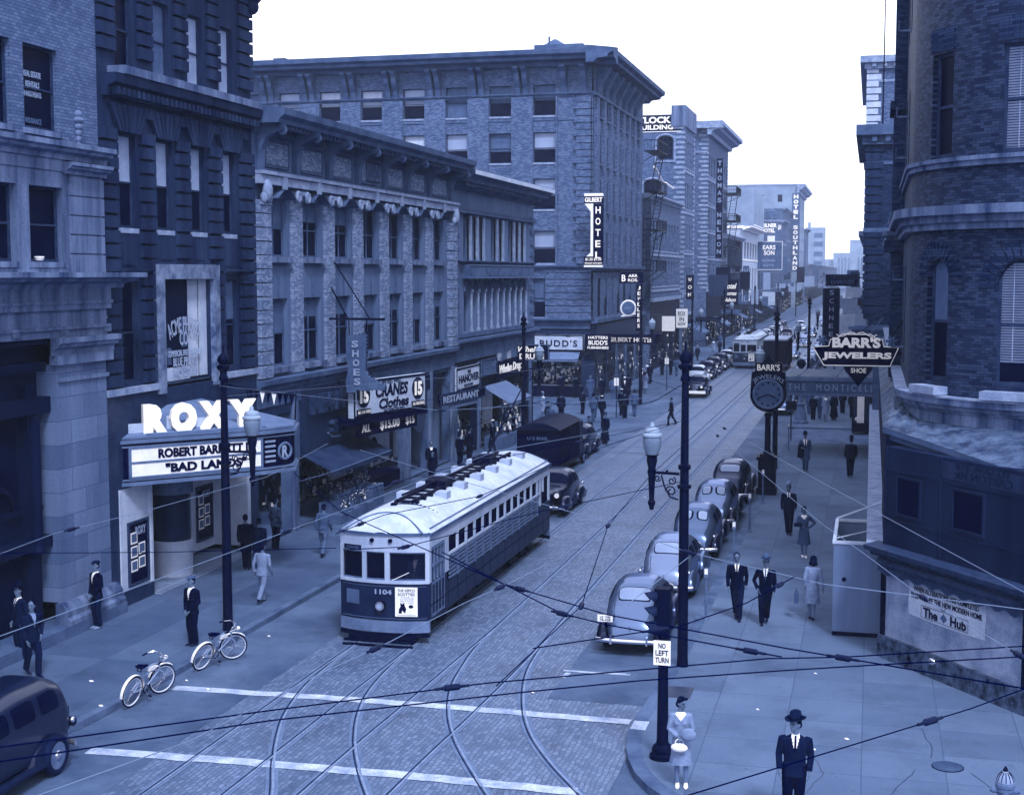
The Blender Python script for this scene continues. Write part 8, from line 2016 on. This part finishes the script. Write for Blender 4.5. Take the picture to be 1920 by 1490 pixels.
person('old man in cap and dark jacket standing between the bicycles and the theatre', (-16.5, 31.7, 0), -.35, m_suit2, m_suit2, 'cap', m_grey, m_shirt, None, arms='low', head=-.1, h=1.74, vox=.014)
person('man in cap leaning against the square stone pillar', (-19.75, 32.6, 0), -.5, m_suit2, m_suit, 'cap', m_suit, m_shirt, m_shirt, arms='low', head=.2, h=1.78, vox=.016, shoes=m_light)
person('bareheaded man with jacket open walking past the left edge doorway', (-18.9, 28.3, 0), 1.15, m_suit, m_dpanel if False else m_suit, None, None, m_light, None, arms=('pocket', 'side'), stride=.5, head=-.9, h=1.78, vox=.014)
person('man in dark suit and tie standing in the bank doorway at the left edge', (-20.0, 29.5, 0), -.4, m_suit, m_suit, 'fedora', m_suit2, m_shirt, m_grey, h=1.78, vox=.018)
person('man cut by the left edge of the picture beside the one in a tie', (-20.5, 28.7, 0), .6, m_grey, m_suit, None, None, m_shirt, None, h=1.75, vox=.018)
person('man with dark back looking at the theatre posters', (-19.1, 40.4, 0), PI + .5, m_suit2, m_suit2, None, arms='side', h=1.76, vox=.018, stride=.2)
person('second man strolling past the theatre posters in dark grey', (-18.5, 39.9, 0), PI + .2, m_suit, m_suit, None, arms='side', h=1.74, vox=.018, stride=-.35)
person('man in pale belted jacket striding past the ticket booth', (-16.75, 36.3, 0), PI - .1, m_light, m_light, None, arms='side', h=1.72, vox=.015, stride=.6)
person('man in checked jacket near the shop pier under the marquee', (-19.55, 43.6, 0), PI - .4, m_check, m_suit2, None, arms='side', h=1.76, vox=.018)
person('man in sweater and baggy light trousers walking away by the flower stall', (-17.5, 42.8, 0), PI + .05, m_grey, m_tweed, None, outfit='shirt', arms='side', h=1.76, vox=.016, stride=.5)
person('dark suited man standing at the clothing shop window', (-19.3, 60.4, 0), .4, m_suit2, m_suit2, None, None, m_shirt, None, h=1.76, vox=.02)
person('capped figure sitting out by the dark display window of the clothing shop', (-18.6, 58.2, 0), -.2, m_suit2, m_suit2, 'cap', m_suit2, None, None, h=1.62, vox=.02)
MANS = []
for lb, loc, f, kw in (
    ('man in dark coat by the college shop front', (-19.3, 66.5, 0), 2.6, dict(jacket=m_suit2, legs=m_suit2, hat='cap')),
    ('man crossing the middle of the street alone with long strides', (-12.0, 87.2, ZR), -1.4, dict(jacket=m_suit2, legs=m_suit2, stride=.75, hat=None)),
    ('nearer of two women in long dark cloaks beside the parked sedan', (-14.3, 76.5, ZR), .1, dict(jacket=m_suit2, legs=m_suit2, outfit='longcoat', female=True, hat='lady', hatm=m_suit2)),
    ('sailor in dark uniform and round white cap at the far corner', (-16.2, 92.5, ZR), PI, dict(jacket=m_suit2, legs=m_suit2, hat='sailor', hatm=m_shirt, stride=.4)),
    ('woman in pale dress in the group under the hotel canopy', (-2.72, 90.8, 0), .0, dict(jacket=m_light, legs=m_light, outfit='suit', female=True, stride=.2, hat='lady', hatm=m_light, shirt=m_shirt)),
    ('man in white shirt front crossing at the far left corner', (-17.5, 101.8, 0), 0, dict(jacket=m_suit2, legs=m_suit2, outfit='suit', shirt=m_shirt, tie=m_shirt, stride=.4, hat='cap', hatm=m_shirt)),
    ('man in grey suit waiting at the far left corner', (-18.4, 101.6, 0), PI, dict(jacket=m_grey, legs=m_grey, hat=None, stride=.1)),
):
    p, _ = person(lb, loc, f, vox=.022, h=1.76, **kw); MANS.append((p, snapshot(p)))
man1, cross_, nun, sailor, dress, white_, greym = MANS
def cp(src, loc, f, lb, g='people far down the street'):
    o = dup(src[0], loc, f + (len(lb) % 5 - 2) * .12, lb, g, tree=src[1]); o.scale = [q * (.94 + .02 * (len(lb) % 6)) for q in src[0].scale]; o.name = 'person'; return o
for src, loc, f, lb in (
    (nun, (-14.95, 75.2, ZR), .3, 'second cloaked woman, closer to the parked sedan'),
    (sailor, (-16.7, 88.3, ZR), 2.8, 'sailor with white cap waiting in the side street'), (man1, (-17.6, 90.3, ZR), PI, 'tall dark man crossing the side street near the sailor'),
    (greym, (-17.0, 86.9, 0), PI, 'man in grey stepping off the near left corner'), (man1, (-19.0, 86.5, 0), PI, 'man in dark hat waiting at the near left corner'), (dress, (-20.6, 88.2, 0), 1.2, 'woman in pale dress at the near left corner'),
    (man1, (-19.4, 102.6, 0), PI, 'dark man walking away by the corner hat shop'), (greym, (-20.1, 101.6, 0), .4, 'grey suited man looking into the hat shop'), (dress, (-17.0, 108, 0), PI, 'pale dressed woman past the far corner'), (white_, (-17.9, 112, 0), 0, 'white fronted man farther along the left pavement'),
    (man1, (-18.6, 128, 0), PI, 'first of three dark men walking away beside the brick hotel'), (man1, (-17.9, 128.6, 0), PI, 'second of three dark men walking away beside the brick hotel'), (greym, (-17.2, 127.5, 0), PI, 'third man of three beside the brick hotel, in grey'),
    (man1, (-19.0, 141, 0), PI, 'dark man before the white poster boards'), (sailor, (-18.0, 150, 0), 0, 'sailor coming down the left pavement'), (man1, (-17.0, 163, 0), .2, 'pair of strollers near the hotel script sign, man'), (dress, (-17.7, 163, 0), .2, 'pair of strollers near the hotel script sign, woman'), (greym, (-18.5, 178, 0), 0, 'grey man under the hotel blade sign'), (man1, (-17.2, 190, 0), 0, 'dark figure by the zigzag fire escape'), (dress, (-18, 205, 0), 0, 'pale figure before the low brick building'),
    (man1, (-3.5, 91.4, 0), PI, 'dark coated figure at the left of the group under the hotel canopy'), (greym, (-3.12, 92.2, 0), PI, 'grey man second from left under the hotel canopy'), (nun, (-2.2, 91.4, 0), 0, 'woman in long dark coat under the hotel canopy'), (man1, (-1.75, 96, 0), PI, 'dark suited man walking off beyond the hotel canopy'), (man1, (-1.1, 93, 0), .3, 'man beside the bright shop window case'), (greym, (-3.9, 95.0, 0), 0, 'man by the lamp pedestal across the alley'), (dress, (-3.0, 104, 0), 0, 'pale dressed woman farther on the right pavement'),
    (man1, (-2.2, 110, 0), 0, 'dark man farther on the right pavement'), (cross_, (-10.2, 196, ZR), 1.4, 'figure crossing far up the street'), (man1, (-9.6, 172, ZR), 0, 'figure standing in the roadway far up the street'),
    (man1, (-19.2, 64.5, 0), 2.5, 'man at the stalls below the restaurant sign'), (sailor, (-18.9, 69.5, 0), -1.4, 'sailor with white cap by the fruit stall'), (dress, (-19.2, 76.5, 0), 2.0, 'woman looking at the drug store window'), (greym, (-18.0, 79.0, 0), 0, 'man in grey by the corner lamp post'),
    (man1, (-15.6, 90.5, ZR), PI, 'dark man in the roadway just off the near left corner'), (greym, (-15.2, 92.0, ZR), 3.0, 'grey man crossing the side street mouth nearest the tracks'), (man1, (-18.9, 92.8, ZR), 2.8, 'dark man midway over the side street'), (nun, (-21.5, 103.0, 0), PI, 'long coated woman before the lit shop window'), (man1, (-22.6, 102.8, 0), PI, 'dark man before the lit shop window'), (man1, (-17.9, 105.5, 0), PI, 'dark man under the hotel canopy sign'), (greym, (-18.8, 108.5, 0), .2, 'grey man by the side entrance of the brick hotel'), (man1, (-18.2, 118, 0), 0, 'dark man halfway along the brick hotel'), (dress, (-18.9, 121, 0), 0, 'pale dressed woman halfway along the brick hotel'), (man1, (-19.1, 74.5, 0), 2.2, 'dark man stooping over the fruit stall'), (man1, (-18.6, 81.0, 0), 1.0, 'dark man by the drug store corner'), (man1, (-2.4, 99.5, 0), PI, 'dark man just past the hotel canopy'), (sailor, (-2.9, 118, 0), 0, 'sailor far along the right pavement'), (greym, (-1.6, 122, 0), 0, 'grey man far along the right pavement')): cp(src, loc, f, lb)
dr_, _ = person('tram driver in a light jacket behind the right front window', (-11.45, 34.35, .45), 0, m_grey, m_grey, None, None, m_shirt, m_shirt, h=1.74, vox=.02)
# ================================================================== stalls and litter
fs = thing('flower_stall', 'flower stall heaped with blooms on the left pavement under the dark awning', 'stall', (-20.0, 48.6, 0), L90)
MB().box(0, 3.6, -.9, 0, 0, .35).box(0, 3.6, -.5, 0, .36, .8).box(3.7, 5.0, -.8, -.1, 0, .85).build('benches', m_trim3, fs)
r = random.Random(12)
for i in range(26):
    x = r.uniform(.1, 4.8); y = r.uniform(-.95, -.05); z = .36 if y < -.5 else .82
    f = MB(); f._lathe([(.09, 0), (.12, .22)], (0, 0, 0), 10, 0); b_ = f.build('flower_pot', r.choice([m_framel, m_trim3, m_blindm]), fs, loc=(x, y, z))
    fl = MB()
    for k in range(34):
        a = r.uniform(0, 6.28); q = Vector((math.cos(a) * r.uniform(0, .2), math.sin(a) * r.uniform(0, .2), .22 + r.uniform(0, .34))); u = Vector((r.uniform(-1, 1), r.uniform(-1, 1), r.uniform(-1, 1))) * .05; w = u.cross(Vector((r.uniform(-1, 1), r.uniform(-1, 1), 1)))
        w = w.normalized() * .035 if w.length else Vector((.03, 0, 0)); fl.add([q - u, q + w, q + u, q - w], [(0, 1, 2, 3)], 0 if k % 3 else 1)
    fl.build('blooms', [m_granite, r.choice([m_white, m_blind, m_blindm])], b_, fix=False)
fr_ = thing('fruit_stall', 'fruit and paper stall crowded against the college shop front', 'stall', (-19.9, 71.5, 0), L90)
MB().box(0, 4.5, -1.0, 0, 0, .7).build('counter', m_trim3, fr_); wares(fr_, .1, 4.3, -.95, .72, 70, 55, 1.25, .5, 'heaped_goods')
for i, (x, y) in enumerate([(-16.1, 26.6), (-16.9, 29.6), (-17.3, 28.2), (-15.4, 29.2), (-.9, 27.6), (-.3, 28.4), (-1.7, 24.6), (1.0, 23.8), (-1.1, 33.0), (-16.3, 25.3), (-15.2, 33.4), (-14.6, 28.7), (-9.2, 58.6), (-7.3, 30.3), (-2.2, 29.9), (.9, 24.2)]):
    r = random.Random(i); s_ = r.uniform(.03, .06); q = [(s_ * r.uniform(.6, 1.3), 0, 0), (0, s_ * r.uniform(.6, 1.2), .01), (-s_, 0, .012), (0, -s_ * .8, .004)]
    road = -15.7 < x < -4.7; o = MB().add(q + [(p[0], p[1], p[2] + .008) for p in q], [(0, 1, 2, 3), (7, 6, 5, 4), (0, 4, 5, 1), (1, 5, 6, 2), (2, 6, 7, 3), (3, 7, 4, 0)]).build('paper_scrap', m_shirt, None, loc=(x, y, (-.13 if road else .003))); tag(o, 'small scrap of white paper lying on the ground', 'litter', 'paper scraps lying about')
# cracks and patches in the near pavement
def crack(pts, seed):
    r = random.Random(seed); ln = []
    for a, b in zip(pts, pts[1:]):
        for i in range(7): t = i / 7; ln.append((a[0] + (b[0] - a[0]) * t + r.uniform(-.03, .03), a[1] + (b[1] - a[1]) * t + r.uniform(-.03, .03)))
    stripe(ln, .014, 'pavement_crack', .0045, m_granite)
crack([(1.0, 26.9), (.4, 25.2), (.9, 23.4)], 1); crack([(-.9, 27.2), (-.7, 26.3), (-1.0, 25.0)], 2); crack([(1.2, 29.5), (1.35, 28.2), (1.3, 27.6)], 3); crack([(3.3, 30.2), (4.2, 27.0), (4.6, 25)], 4); crack([(2.0, 27), (3.4, 23.5)], 5)
# ------------------------------------------------------------------ the hazy air down the street
hz = MB().box(-130, 130, -20, 1100, -1.2, 60).build('haze', bpy.data.materials.new('haze_air'), None, kind='stuff')
hm = hz.data.materials[0]; hm.use_nodes = True; hn = hm.node_tree.nodes; hn.clear(); ho = hn.new('ShaderNodeOutputMaterial'); pv = hn.new('ShaderNodeVolumePrincipled')
pv.inputs['Color'].default_value = (.60, .72, 1, 1); pv.inputs['Density'].default_value = .00035; pv.inputs['Anisotropy'].default_value = .0
hm.node_tree.links.new(pv.outputs[0], ho.inputs['Volume'])
